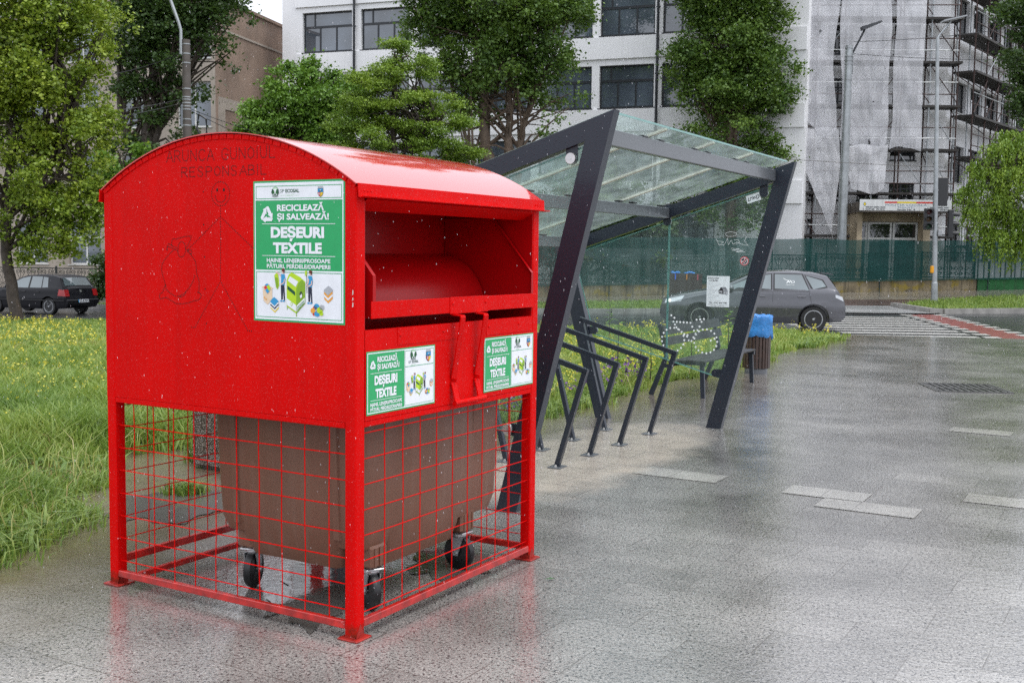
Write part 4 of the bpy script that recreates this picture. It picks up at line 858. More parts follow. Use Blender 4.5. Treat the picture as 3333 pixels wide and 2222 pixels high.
for (cx, cy, rot, sgn) in ((.375, .985, 20, 1), (1.25, .245, 85, 1), (.405, .225, 60, -1), (1.30, 1.03, 50, 1)):
    pk = MB(); pk.cbox((cx - .065, cy - .058, .225), (cx + .065, cy + .058, .34), .012)
    for q in (-.04, 0, .04): pk.box((cx + q - .006, cy - .064, .235), (cx + q + .006, cy - .058, .33))
    pk.build('caster_socket', M_BROWNP, wc)
    Mx = Matrix.Translation((cx, cy, 0)) @ Matrix.Rotation(R(rot), 4, 'Z')
    c = MB(); c.cbox((-.06, -.05, .212), (.06, .05, .222), .003); c.lathe([(.001, .19), (.042, .19), (.046, .2), (.046, .211), (.001, .211)], 18)
    for q in (-1, 1): c.loft([[(-.05, q * .034 - .003, .192), (.035, q * .034 - .003, .192), (.018, q * .034 - .003, .085), (-.014, q * .034 - .003, .085)], [(-.05, q * .034 + .003, .192), (.035, q * .034 + .003, .192), (.018, q * .034 + .003, .085), (-.014, q * .034 + .003, .085)]], True)
    c.cyl((0, -.045, .1), (0, .045, .1), .011, 10); c.beam((.03, -.03, .2), (.09, -.03, .175), .03, .004); c.beam((.03, .03, .2), (.09, .03, .175), .03, .004); c.beam((.085, -.04, .178), (.085, .04, .178), .02, .006)
    cs = c.xf(Mx).build('caster', M_ZINC, wc)
    t_ = MB(); t_.lathe([(.03, -.023), (.078, -.025), (.096, -.018), (.1, -.006), (.1, .006), (.096, .018), (.078, .025), (.03, .023)], 28, (0, 0, .1), 'y'); t_.xf(Mx).build('wheel', M_RUBBER, cs, True)
# ================================================================ BICYCLE SHELTER
M_STEELDK = wet_paint('slate_steel', (0.017, 0.022, 0.034), 0.34, 0.25, 60, 0.2, 0.03, 0.1, .35)
M_STEELGR = wet_paint('grey_steel', (0.10, 0.105, 0.115), 0.35, 0.2, 60, 0.3, 0.03, 0.12)
M_GLASS = glassy('shelter_glass', (0.90, 0.955, 0.94), 0.05, (0.50, 0.60, 0.57), 0.02, 0.0, True, 0.5)
M_ROOFGL = glassy('roof_glass', (0.90, 0.95, 0.94), 0.10, (0.66, 0.74, 0.72), 0.05, 0.25, False, 0.85)
M_EDGE = pbr('glass_edge', (0.16, 0.34, 0.31), 0.15)
M_SEAL = pbr('silicone_seam', (0.55, 0.53, 0.44), 0.5, var=0.2, vscale=12)
SH_RZ = math.atan2(0.8745, 0.485); SH = (-0.029, 7.661, 0); SL = 4.388; TH = 0.085
sh = thing('bicycle_shelter', 'slate grey steel bicycle shelter with leaning frames and glass roof and sides', 'shelter', SH, SH_RZ)
def fr_beam_top(y): return 2.725 - 0.3215 * (y + 0.765)
def fr_beam_bot(y): return 2.53 - 0.323 * (y + 0.56)
# one closed bent frame: front leg, sloping beam, back leg
outer = [(-.08, 0), (-.768, 2.727), (1.88, fr_beam_top(1.88)), (1.345, 0)]
inner = [(.077, 0), (-.558, 2.529), (1.68, fr_beam_bot(1.68)), (1.188, 0)]
for k, x in enumerate((0.0, SL)):
    def mk(poly, nm, e=0.0):
        return MB().loft([[(x + e, p[0], p[1]) for p in poly], [(x + TH - e, p[0], p[1]) for p in poly]], True).build(nm, M_STEELDK, sh)
    mk([outer[0], inner[0], inner[1], outer[1]], 'front_leg'); mk([outer[1], inner[1], inner[2], outer[2]], 'roof_beam', .0015); mk([outer[3], outer[2], inner[2], inner[3]], 'back_leg', .003)
    # glass side with sloping lower edge, in two panes
    gx = x + TH / 2
    def gp_(y): return 0.525 + (y + .05) * 0.272
    for (ya, yb) in ((-.2, .543), (.551, 1.6)):
        if ya < 0: poly = [(-.262 + .21, gp_(-.05)), (-.545, 2.50), (yb, fr_beam_bot(yb) - .03), (yb, gp_(yb))]
        else: poly = [(ya, gp_(ya)), (ya, fr_beam_bot(ya) - .03), (1.655, fr_beam_bot(1.655) - .03), (1.40, gp_(1.40))]
        g_ = MB().loft([[(gx - .006, *p) for p in poly], [(gx + .006, *p) for p in poly]], True).build('side_pane', M_GLASS, sh)
        ed = MB()
        for p, q in zip(poly, poly[1:] + poly[:1]): ed.beam((gx, *p), (gx, *q), .0125, .003, (1, 0, 0))
        ed.build('pane_edge', M_EDGE, g_)
    # clamp tabs on the inner side, steel discs on the outer side of each end
    s = -1 if k == 0 else 1
    for (y, z, up) in ((.571, 2.138, 1), (-.455, 2.42, 1), (1.397, .959, 0), (-.002, .575, 0)):
        tb = MB(); n = 10; hw = .042
        L_ = .16
        if up: poly = [(y + hw, z + L_), (y - hw, z + L_ + .027)] + [(y - hw * math.cos(R(180 * i / n)), z - hw * math.sin(R(180 * i / n))) for i in range(n + 1)]
        else:
            sg = 1 if y > .5 else -1
            poly = [(y + sg * L_, z - hw * .9), (y + sg * L_, z + hw * .9)] + [(y - sg * hw * math.sin(R(180 * i / n)), z + hw * math.cos(R(180 * i / n))) for i in range(n + 1)]
        t_ = tb.loft([[(gx - .02, *p) for p in poly], [(gx - .008, *p) for p in poly]], True).build('clamp_tab', M_STEELDK, sh)
        d = MB(); xs_ = [gx + .008, gx + .022, gx + .030, gx + .032] if k else [gx - .022, gx - .036, gx - .044, gx - .046]
        d.lathe([(.001, xs_[0]), (.041, xs_[0]), (.041, xs_[1]), (.036, xs_[2]), (.001, xs_[2])], 24, (0, y, z), 'x'); d.lathe([(.008, xs_[2]), (.008, xs_[3]), (.001, xs_[3])], 8, (0, y, z), 'x')
        d.build('clamp_disc', M_STEEL, t_, True)
# purlins between the frames
for (y, z0, h) in ((-.55, 2.535, .112), (.565, 2.172, .108), (1.55, 1.86, .108)):
    p = MB(); p.cbox((TH, y - .03, z0), (SL, y + .03, z0 + h), .004); pu = p.build('purlin', M_STEELGR, sh)
# roof: four glass panes, seams and rubber grips
NP = 4
for i in range(NP):
    xa = TH + .01 + (SL - TH - .02) * i / NP + .006; xb = TH + .01 + (SL - TH - .02) * (i + 1) / NP - .006
    ya, yb = -.69, 1.80; za, zb = fr_beam_top(ya) + .032, fr_beam_top(yb) + .032
    g_ = MB().loft([[(xa, ya, za - .012), (xb, ya, za - .012), (xb, ya, za), (xa, ya, za)], [(xa, yb, zb - .012), (xb, yb, zb - .012), (xb, yb, zb), (xa, yb, zb)]], True).build('roof_pane', M_ROOFGL, sh)
    MB().beam((xa, ya - .003, za - .006), (xb, ya - .003, za - .006), .004, .014).build('pane_edge', M_EDGE, g_)
    if i: MB().beam((xa - .006, ya + .02, fr_beam_top(ya + .02) + .024), (xa - .006, yb, zb - .008), .036, .020).build('roof_seam', M_SEAL, sh)
    for y in (-.55, .565, 1.55):
        for xx in (xa + .16, xb - .16):
            c = MB(); c.cbox((xx - .045, y - .03, fr_beam_top(y) - .012), (xx + .045, y + .03, fr_beam_top(y) + .006), .006); c.build('rubber_grip', M_RUBBER, sh)
# stuck on and etched into the far glass
fx = SL + TH / 2 - .0068
FA = Art((fx, 0, 0), (0, -1, 0), (0, 0, 1), (-1, 0, 0))     # x = -y(local), y = z up
M_FROST = pbr('frosted_dot', (0.9, 0.93, 0.92), 0.5)
def dpts(A_, pts, step, r):
    for p, q in zip(pts, pts[1:]):
        n = max(1, round(math.dist(p, q) / step))
        for i in range(n + (q == pts[-1])): A_.oval('d', p[0] + (q[0] - p[0]) * i / n, p[1] + (q[1] - p[1]) * i / n, r, r, 0, 1, 8)
def cpts(cx, cy, r, n=18): return [(cx + r * math.cos(6.2832 * i / n), cy + r * math.sin(6.2832 * i / n)) for i in range(n)]
for cx in (-.475, -.115):
    for p in cpts(cx, .90, .125, 17): FA.oval('d', p[0], p[1], .0108, .0108, 0, 1, 8)
for pl_ in ([(-.50, 1.155), (-.465, 1.13), (-.475, 1.09), (-.285, 1.085), (-.225, .965)], [(-.475, 1.09), (-.44, 1.03), (-.32, .94), (-.30, .90)], [(-.30, .90), (-.27, .895), (-.185, 1.05), (-.165, 1.10)], [(-.30, .90), (-.315, .955)], [(-.22, 1.12), (-.14, 1.13)], [(-.06, .91), (-.02, .93)]): dpts(FA, pl_, .040, .0108)
FA.mb['d'].build('bicycle_symbol', M_FROST, sh)['label'] = 'white dotted bicycle etched on the far glass'
# notice, round sticker, torn label, scratched tag
M_PAPER = pbr('paper', (0.85, 0.86, 0.88), 0.7, var=0.04); _t = M_PAPER.node_tree; _tl = _t.nodes.new('ShaderNodeBsdfTranslucent'); _tl.inputs[0].default_value = (.9, .9, .92, 1); _ms = _t.nodes.new('ShaderNodeMixShader'); _ms.inputs[0].default_value = .4; _t.links.new(_t.nodes['Principled BSDF'].outputs[0], _ms.inputs[1]); _t.links.new(_tl.outputs[0], _ms.inputs[2]); _t.links.new(_ms.outputs[0], _t.nodes['Material Output'].inputs[0]); NA_ = [M_PAPER, solid('print_black', (0.02, 0.02, 0.025), 0.6), solid('print_red', (0.6, 0.03, 0.04), 0.5), solid('print_grey', (0.25, 0.26, 0.28), 0.6)]
P = FA
P.rect('n', -.118, 1.262, .126, 1.580, 0, 1)
# words of the notice (Art y runs upward here)
def ft(g, txt, xa, xb, yb, cap, mi, bold=.02):
    v, f = glyphs(txt, bold); xs_ = [q[0] for q in v]; a, b = min(xs_), max(xs_); k = (xb - xa) / (b - a)
    P.get(g).add([P.p(xa + (q[0] - a) * k, yb + q[1] * cap / .72, 2) for q in v], f, mi)
ft('t', 'EXECUTĂM', -.106, .008, 1.548, .016, 1, .03); ft('t', 'LUCRĂRI', -.096, .0, 1.524, .016, 1, .03)
for k in range(14): ft('t', ['ACOPERIȘURI', 'REPARAȚII GARNITURI', 'MONTAJ TABLĂ', 'DULGHERIE', 'JGHEABURI', 'IZOLAȚII', 'TERASE', 'FAȚADE', 'GARDURI', 'INTERIOARE', 'HIDROIZOLAȚII', 'DEMOLĂRI', 'ZIDĂRIE', 'PAVAJE'][k], -.104, -.104 + (.05 + .028 * (k * 7 % 4)), 1.505 - .0142 * k, .0062, 3, .0)
ft('t', 'TEL. 0751 847 999', -.094, .104, 1.296, .0145, 1, .03); ft('t', 'FIRMĂ AUTORIZATĂ', -.1, .106, 1.281, .007, 1, .01); ft('t', 'SE OFERĂ GARANȚIE', -.066, .07, 1.267, .007, 1, .01)
for pts in ([(.01, 1.43), (.035, 1.465), (.06, 1.44), (.06, 1.395), (.012, 1.40)], [(.06, 1.44), (.035, 1.465), (.085, 1.468), (.108, 1.432)], [(.06, 1.438), (.108, 1.43), (.106, 1.385), (.06, 1.395)]): P.poly('t', pts, 3 if len(pts) == 4 else 1, 2)
for (a, b, c, d) in ((.02, 1.41, .032, 1.43), (.04, 1.405, .05, 1.43), (.07, 1.40, .08, 1.42), (.09, 1.398, .1, 1.418)): P.rect('t', a, b, c, d, 0, 3)
no = P.build('n', 'notice', NA_, sh); no['label'] = 'white paper notice taped to the far glass'; P.build('t', 'lettering', NA_, no)
cx, cy, r = .274, 1.738, .046
P.oval('s', cx, cy, r, r, 2, 1, 24); P.oval('s', cx, cy, r * .86, r * .86, 0, 2, 24)
arc = [(cx - .004 + .026 * math.cos(R(a)), cy - .002 + .026 * math.sin(R(a))) for a in range(-130, 75, 15)]
P.line('e', arc, .008, 1, 3); P.line('e', [(cx - .022, cy - .026), (cx - .012, cy - .016)], .009, 1, 3); P.line('e', [(cx - .014, cy + .014), (cx + .022, cy - .024)], .007, 1, 3); P.line('e', [(cx - .028, cy + .006), (cx - .006, cy + .026)], .014, 1, 3); P.line('e', [(cx - .026, cy - .028), (cx + .026, cy + .030)], .006, 2, 4)
so = P.build('s', 'sticker', NA_, sh); so['label'] = 'round white sticker with a red ring and stroke'; P.build('e', 'emblem', NA_, so)
def rot(pts, c, a): return [(c[0] + (x - c[0]) * math.cos(a) - (y - c[1]) * math.sin(a), c[1] + (x - c[0]) * math.sin(a) + (y - c[1]) * math.cos(a)) for x, y in pts]
c0 = (.35, 2.375); P.poly('l', rot([(.276, 2.335), (.424, 2.335), (.424, 2.415), (.276, 2.415)], c0, R(17)), 0, 1)
for pts in ([(.30, 2.39), (.29, 2.355), (.315, 2.36), (.315, 2.385), (.335, 2.385), (.335, 2.36)], [(.345, 2.39), (.35, 2.36), (.362, 2.385), (.372, 2.362)], [(.385, 2.39), (.38, 2.355), (.405, 2.36), (.41, 2.385), (.39, 2.39)]): P.line('g', rot(pts, c0, R(17)), .007, 1, 2)
lo = P.build('l', 'label', NA_, sh); P.build('g', 'scrawl', NA_, lo)
for pts in ([(-.033, 1.965), (.0, 1.90), (.06, 1.90), (.09, 1.97), (.10, 1.90), (.13, 1.95), (.15, 1.905), (.19, 1.93), (.23, 1.91), (.31, 1.895), (.27, 1.94), (.29, 1.985)], [(-.02, 1.94), (.05, 1.93), (.02, 1.91)], [(.07, 2.02), (.12, 2.035), (.19, 2.02), (.17, 1.99), (.10, 1.985), (.07, 2.0), (.07, 2.02)], [(.13, 1.865), (.22, 1.86), (.14, 1.845), (.26, 1.845), (.18, 1.83), (.28, 1.83)], [(.16, 1.95), (.20, 1.955), (.22, 1.93), (.18, 1.905)]): P.line('w', pts, .003, 0, 1)
P.build('w', 'scratched_tag', [M_FROST], sh)

# ---- bicycle stands, bolted to the paving
def stand():
    o = thing('bicycle_stand', '', 'bicycle stand', (0, 0, 0), SH_RZ, 'slate grey bicycle stands under the shelter')
    pts = [(0, 0, .012), (0, -.246, .826), (0, .777, 1.119), (0, .49, .012)]
    w_ = .042; mb = MB()
    mb.beam(pts[0], pts[1], w_, w_, (1, 0, 0)); mb.beam((0, pts[1][1] - .022, pts[1][2] - .004), (0, pts[2][1] + .02, pts[2][2] + .006), w_ + .001, w_, (1, 0, 0)); mb.beam(pts[3], pts[2], w_, w_, (1, 0, 0))
    mb.build('hoop', M_STEELDK, o)
    for y in (0, .49):
        pm = MB(); pm.cbox((-.075, y - .06, 0), (.075, y + .06, .010), .003); pl_ = pm.build('base_plate', M_STEELGR, o)
        for q in (-1, 1):
            bm_ = MB(); bm_.lathe([(.012, .010), (.012, .016), (.007, .016), (.007, .032), (.001, .033)], 6, (q * .052, y + q * .012, 0)); bm_.lathe([(.011, .016), (.011, .026), (.004, .027)], 6, (q * .052, y + q * .012, 0)); bm_.build('bolt', M_STEEL, pl_)
    return o
st0 = stand()
for i, ((x, y), lab) in enumerate(zip(((.393, 9.282), (.707, 9.865), (1.027, 10.418), (1.389, 11.074)), ('grey bicycle stand nearest the red textile bin', 'second grey bicycle stand from the red textile bin', 'third grey bicycle stand from the red bin, one before the far frame', 'grey bicycle stand nearest the far leaning glass frame'))):
    o = st0 if i == 0 else copy_tree(st0)
    o.location = (x, y, 0); o['label'] = lab

# ================================================================ BENCH
M_WOODDK = pbr('dark_wet_wood', (0.03, 0.028, 0.028), 0.5, var=0.3, vscale=9, bmp=0.15, bscale=40, coat=0.0, spec=.25)
be = thing('park_bench', 'dark slatted bench with slate steel legs beside the litter bin', 'bench', (2.406, 13.907, 0), SH_RZ)
LB = 2.05
for i, x in enumerate((0.0, LB)):
    f_ = MB(); f_.beam((x, .0, 0), (x, .025, .425), .035, .055, (0, 1, 0)); f_.build('leg', M_STEELDK, be)
    f_ = MB(); f_.beam((x, .70, 0), (x, .50, .50), .035, .06, (0, 1, 0), 0, .035, .055); f_.beam((x, .497, .49), (x, .60, .90), .034, .045, (0, 1, 0)); f_.build('leg', M_STEELDK, be)
    f_ = MB(); pts = [(x, -.025, .427), (x, .12, .437), (x, .32, .425), (x, .52, .375)]
    for p, q in zip(pts, pts[1:]): f_.beam(p, q, .038, .045)
    f_.build('seat_frame', M_STEELDK, be)
for (y, z) in ((.03, .462), (.155, .466), (.28, .458), (.40, .44)): MB().cbox((-.06, y - .055, z - .014), (LB + .06, y + .055, z + .014), .006).build('seat_plank', M_WOODDK, be)
for (t0, t1) in ((.36, .62), (.68, .96)):
    p = MB(); q0 = Vector((0, .497 - .035 + .103 * t0, .49 + .41 * t0)); q1 = Vector((0, .497 - .035 + .103 * t1, .49 + .41 * t1)); dn = Vector((0, -.97, .243)) * .028
    p.loft([[Vector((xx, 0, 0)) + q0, Vector((xx, 0, 0)) + q1, Vector((xx, 0, 0)) + q1 + dn, Vector((xx, 0, 0)) + q0 + dn] for xx in (-.06, LB + .06)], True).build('back_plank', M_WOODDK, be)

# ================================================================ LITTER BINS
M_SLAT = pbr('brown_wood_slat', (0.045, 0.024, 0.017), 0.35, var=0.35, vscale=14, bmp=.15, bscale=60, coat=.2)
def plastic_film(name, col):
    mt, t, b = new_mat(name); v = coords(t)
    c = ramp(t, noise(t, coords(t, scale=(1, 1, 2)), 7, 4), [(0.3, [x * .7 for x in col]), (0.7, [min(1, x * 1.3) for x in col])]); t.links.new(c, b.inputs['Base Color'])
    b.inputs['Roughness'].default_value = 0.22; b.inputs['Coat Weight'].default_value = .4; b.inputs['Subsurface Weight'].default_value = 0
    tl = node(t, 'ShaderNodeBsdfTranslucent'); t.links.new(c, tl.inputs[0]); ms = node(t, 'ShaderNodeMixShader'); ms.inputs[0].default_value = .3
    t.links.new(b.outputs[0], ms.inputs[1]); t.links.new(tl.outputs[0], ms.inputs[2])
    tr = node(t, 'ShaderNodeBsdfTransparent'); m2 = node(t, 'ShaderNodeMixShader'); m2.inputs[0].default_value = .12
    t.links.new(ms.outputs[0], m2.inputs[1]); t.links.new(tr.outputs[0], m2.inputs[2]); t.links.new(m2.outputs[0], t.nodes['Material Output'].inputs[0])
    bump(t, b, noise(t, coords(t, scale=(1.5, 1.5, .6)), 18, 3), 0.8, 0.02); return mt
M_BAG = plastic_film('blue_bin_liner', (0.06, 0.32, 0.80))
lb = thing('litter_bin', 'round brown slatted litter bin lined with a blue bag at the end of the bench', 'litter bin', (3.74, 17.0, 0), R(20))
MB().lathe([(.001, 0), (.172, 0), (.172, .10), (.165, .11), (.165, .84), (.001, .84)], 32).build('base', M_STEELGR, lb, True)
for k in range(24):
    a = 2 * math.pi * k / 24; b_ = MB(); b_.cbox((-.021, -.010, .085), (.021, .010, .86), .005); b_.xf(Matrix.Rotation(a, 4, 'Z') @ Matrix.Translation((0, -.198, 0))); b_.build('slat', M_SLAT, lb)
MB().lathe([(.172, .60), (.186, .60), (.186, .64), (.172, .64)], 28, caps=False).build('band', M_STEELGR, lb)
rr_ = random.Random(5); bgm = MB(); rings = []
prof = [(.165, .70), (.172, .84), (.190, .885), (.215, .893), (.232, .875), (.228, .80), (.224, .70), (.228, .62), (.222, .575), (.216, .57)]
ph = [rr_.uniform(0, 6.28) for _ in range(8)]
for i, (r_, z) in enumerate(prof):
    ring = []
    for k in range(60):
        a = 2 * math.pi * k / 60; w_ = .006 * math.sin(7 * a + ph[0] + z * 14) + .005 * math.sin(13 * a + ph[1] - z * 20) + .004 * math.sin(23 * a + ph[2] + i) + rr_.uniform(-.003, .003)
        zz = z + .012 * math.sin(5 * a + ph[3]) * (i > 6) + .008 * math.sin(11 * a + ph[4] + i) + rr_.uniform(-.003, .003)
        ring.append(((r_ + w_) * math.cos(a), (r_ + w_) * math.sin(a), zz))
    rings.append(ring)
bgm.loft(rings, False)
bag = bgm.build('bin_liner', M_BAG, None, True, 60); bag.location = lb.location; bag.rotation_euler = lb.rotation_euler
tag(bag, 'blue plastic liner folded over the rim of the round slatted bin', 'bin liner')
kn = MB(); kn.tube([(.225, -.02, .62), (.245, -.03, .58), (.252, -.025, .53), (.248, -.03, .50)], [.012, .022, .016, .004], 8); kn.build('knot', M_BAG, bag, True)
# three-part bin across the road
rb3 = thing('recycling_bin', 'dark slatted three part recycling bin across the road behind the glass', 'recycling bin', (6.75, 43.6, T(6.75, 43.6)), R(-4))
b_ = MB()
for k in range(26): x = -.60 + .048 * k; b_.box((x - .016, -.2, .06), (x + .016, -.18, 1.02))
b_.build('slat_front', M_SLAT, rb3); MB().box((-.62, -.178, .0), (.62, .2, 1.0)).build('body', M_STEELGR, rb3)
for x, c, n in ((-.42, (0.03, 0.12, 0.6), 'blue'), (0.02, (0.5, 0.2, 0.02), 'orange'), (.44, (0.4, 0.05, 0.09), 'pink')): MB().box((x - .022, -.208, .78), (x + .022, -.2005, 1.0)).build('stripe', solid('strip_' + n, c, .4), rb3)
for x in (-.38, .12):
    b_ = MB(); 
    for q in range(9): b_.ball((x + rr_.uniform(-.16, .16), rr_.uniform(-.12, .12), 1.03 + rr_.uniform(0, .04)), .08, 8, 0, (1, 1, .6))
    b_.build('liner', M_BAG, rb3)
# exposed aggregate concrete bin behind the red cage
def aggregate():
    mt, t, b = new_mat('exposed_aggregate'); v = coords(t)
    vo = node(t, 'ShaderNodeTexVoronoi', feature='F1'); vo.inputs['Scale'].default_value = 105; t.links.new(v, vo.inputs['Vector'])
    cc = node(t, 'ShaderNodeSeparateColor'); t.links.new(vo.outputs['Color'], cc.inputs[0])
    st_ = ramp(t, cc.outputs[0], [(0.0, (0.05, 0.035, 0.03)), (0.4, (0.16, 0.12, 0.1)), (0.8, (0.24, 0.2, 0.17)), (0.97, (0.5, 0.46, 0.42))])
    k = ramp(t, vo.outputs['Distance'], [(0.35, 0.0), (0.6, 1.0)])
    t.links.new(mixc(t, k, st_, (0.035, 0.028, 0.024)), b.inputs['Base Color']); b.inputs['Roughness'].default_value = .3
    bump(t, b, vo.outputs['Distance'], -.9, .01); return mt
ag = thing('concrete_bin', 'square speckled exposed aggregate concrete block behind the wire mesh cage', 'concrete block', (-2.27, 9.16, 0), R(59))
MB().cbox((-.26, -.26, .02), (.26, .26, .82), .02).build('body', aggregate(), ag)
MB().cbox((-.2, -.2, 0), (.2, .2, .02), .004).build('foot', M_KERB, ag)
MB().cbox((-.27, -.27, .822), (.27, .27, .86), .012).build('rim', M_KERB, ag)

# ================================================================ CARS
M_TYRE = pbr('tyre', (0.014, 0.014, 0.015), 0.45, var=.2); M_ALLOY = pbr('alloy', (0.45, 0.46, 0.48), 0.28, 0.85, var=.1)
M_CGLASS = winglass('car_glass', (0.10, 0.135, 0.145), 0.03); M_TRIM = pbr('black_trim', (0.012, 0.012, 0.013), 0.4)
M_LAMPR = pbr('red_lamp', (0.35, 0.008, 0.01), 0.12, coat=.8); M_LAMPW = pbr('clear_lamp', (0.55, 0.57, 0.6), 0.1, .3, coat=1.0)
def interp(pts, x):
    if x >= pts[0][0]: return pts[0][1]
    for (a, b), (c, d) in zip(pts, pts[1:]):
        if x >= c: return b + (d - b) * (x - a) / (c - a)
    return pts[-1][1]
def hatchback(name, label, paint, loc, rz, top, bot, belt, halfw, wb_, wr, nose, tail, windows, spoke, group=None, glass=None):
    """x forward. top/bot: outline (x, z) from nose to tail"""
    o = thing(name, label, 'car', loc, rz, group); gm = glass or M_CGLASS
    ax = wb_ / 2
    def plan(x):
        if x > nose - .75: q = (x - (nose - .75)) / .75; return halfw * (1 - .30 * q ** 2.6)
        if x < tail + .5: q = (tail + .5 - x) / .5; return halfw * (1 - .14 * q ** 2.4)
        return halfw
    def hw(x, z):
        b = interp(belt, x); w = plan(x)
        if z <= b: q = (z - .58) / .42; return w * (1 - .035 * q * q - (.05 * max(0, (.32 - z) / .15) ** 2)) + (.012 if .50 < z < .66 else 0)
        return hw(x, b) - (z - b) * .40 - .012
    xs_ = sorted({round(v, 3) for v in [nose - (nose - tail) * i / 60 for i in range(61)] + [p[0] for p in top]}, reverse=True)
    mb = MB(); rings = []
    for x in xs_:
        zt = interp(top, x); zb = interp(bot, x); b = min(interp(belt, x), zt - .035)
        prof = [zb + (b - zb) * i / 9 for i in range(10)] + [b + (zt - .018 - b) * i / 7 for i in range(1, 8)]
        h = [(hw(x, z), z) for z in prof]; wt = h[-1][0]
        tp = [(wt - .025, zt - .006), (wt * .72, zt + .008), (wt * .35, zt + .018), (0, zt + .022)]
        side = [(max(.02, a), z) for a, z in h] + tp
        ring = [(x, -a, z) for a, z in side] + [(x, a, z) for a, z in reversed(side[:-1])]
        rings.append(ring)
    mb.loft(rings, True)
    body = mb.build('body', paint, o, True, 40)
    # wheel arches cut out of the shell
    cut = MB()
    for x in (ax, -ax):
        for s in (-1, 1): cut.cyl((x, s * (halfw + .3), wr), (x, s * (halfw - .26), wr), wr + .055, 28)
    co = cut.build('arch_cutter', M_TRIM); co.parent = o
    md = body.modifiers.new('arch', 'BOOLEAN'); md.operation = 'DIFFERENCE'; md.object = co; md.solver = 'EXACT'
    bpy.context.view_layer.update()
    nm = bpy.data.meshes.new_from_object(body.evaluated_get(bpy.context.evaluated_depsgraph_get())); body.modifiers.clear(); body.data = nm; bpy.data.objects.remove(co)
    nm.materials.clear(); nm.materials.append(paint); nm.polygons.foreach_set('material_index', [0] * len(nm.polygons))
    for x in (ax, -ax):
        for s in (-1, 1):
            w_ = MB(); yc = s * (halfw - .115)
            w_.lathe([(wr * .68, -.095), (wr * .93, -.1), (wr, -.075), (wr, .075), (wr * .93, .1), (wr * .68, .095)], 36, (x, yc, wr), 'y'); wh_ = w_.build('wheel', M_TYRE, o, True, 50)
            r_ = MB(); yo = yc + s * .085
            r_.lathe([(wr * .60, -.02), (wr * .69, -.02), (wr * .69, .012), (wr * .63, .012), (wr * .60, .0)], 36, (x, yo, wr), 'y')
            for k in range(spoke):
                a = 2 * math.pi * k / spoke; d = Vector((math.cos(a), 0, math.sin(a))); c = Vector((x, yo, wr)); tn = Vector((-math.sin(a), 0, math.cos(a)))
                if spoke > 8:
                    for q in (-1, 1): r_.beam(c + d * wr * .12 + tn * q * .010, c + d * wr * .63 + tn * q * .030, .020, .018, (0, 1, 0))
                else: r_.beam(c + d * wr * .12, c + d * wr * .63, .062, .02, (0, 1, 0), 0, .085, .02)
            r_.lathe([(.001, .012), (wr * .17, .008), (wr * .17, -.02), (.001, -.02)], 18, (x, yo, wr), 'y'); r_.build('rim', M_ALLOY, wh_, True)
            MB().lathe([(.001, -.02), (wr * .62, -.02), (wr * .62, -.035), (.001, -.035)], 24, (x, yo, wr), 'y').build('brake', M_TRIM, wh_)
    def sheet(upper, lower, n, off, nm_, m_, s):
        mb = MB(); vs = []
        for i in range(n + 1):
            t_ = i / n
            a = (upper[0][0] + (upper[1][0] - upper[0][0]) * t_, upper[0][1] + (upper[1][1] - upper[0][1]) * t_) if len(upper) == 2 else None
            if a is None: xx = upper[0][0] + (upper[-1][0] - upper[0][0]) * t_; a = (xx, interp(upper, xx))
            b = (lower[0][0] + (lower[-1][0] - lower[0][0]) * t_, 0); b = (b[0], interp(lower, b[0]))
            for j in range(4): x = a[0] + (b[0] - a[0]) * j / 3; z = a[1] + (b[1] - a[1]) * j / 3; vs.append((x, s * (hw(x, z) + off), z))
        fs = [(i * 4 + j, i * 4 + j + 1, i * 4 + j + 5, i * 4 + j + 4) for i in range(n) for j in range(3)]
        return mb.add(vs, fs).build(nm_, m_, o, True)
    for s in (-1, 1):
        for (up, lo) in windows:
            sur = sheet([(p[0] + (.03 if i == 0 else -.03 if i == len(up) - 1 else 0), p[1] + .022) for i, p in enumerate(up)], [(p[0] + (.035 if i == 0 else -.035 if i == len(lo) - 1 else 0), p[1] - .025) for i, p in enumerate(lo)], 10, .004, 'window_surround', M_TRIM, s)
            sheet(up, lo, 10, .008, 'window', gm, s)
    return o, body, hw, sheet
# grey hatchback on the road behind the shelter
M_CARGREY = pbr('grey_metallic', (0.105, 0.106, 0.118), 0.32, 0.55, var=.05, coat=.8)
ctr = Vector((6.02, 27.74, -0.03)); hd_ = math.atan2(27.954 - 27.517, 4.68 - 7.359)
topA = [(2.30, .56), (2.25, .70), (2.05, .80), (1.55, .90), (1.05, .985), (.95, 1.01), (.15, 1.37), (-.15, 1.43), (-.75, 1.455), (-1.30, 1.425), (-1.62, 1.36), (-1.66, 1.335), (-1.80, 1.15), (-1.93, .96), (-1.98, .82), (-2.05, .78), (-2.09, .60)]
botA = [(2.30, .30), (2.1, .20), (1.6, .19), (-1.6, .22), (-2.0, .27), (-2.09, .38)]
belt = [(2.3, .60), (1.2, .88), (.8, .955), (-1.2, 1.0), (-2.09, 1.0)]
winA = [([(.10, 1.30), (-.33, 1.372)], [(.86, .985), (-.33, .985)]), ([(-.42, 1.378), (-1.05, 1.37)], [(-.42, .99), (-1.22, 1.0)]), ([(-1.14, 1.35), (-1.52, 1.24)], [(-1.32, 1.03), (-1.62, 1.10)])]
carA, bodyA, hwA, shA = hatchback('grey_car', 'dark grey hatchback waiting on the road behind the bicycle shelter', M_CARGREY, ctr, hd_, topA, botA, belt, .875, 2.69, .315, 2.30, -2.09, winA, 10)
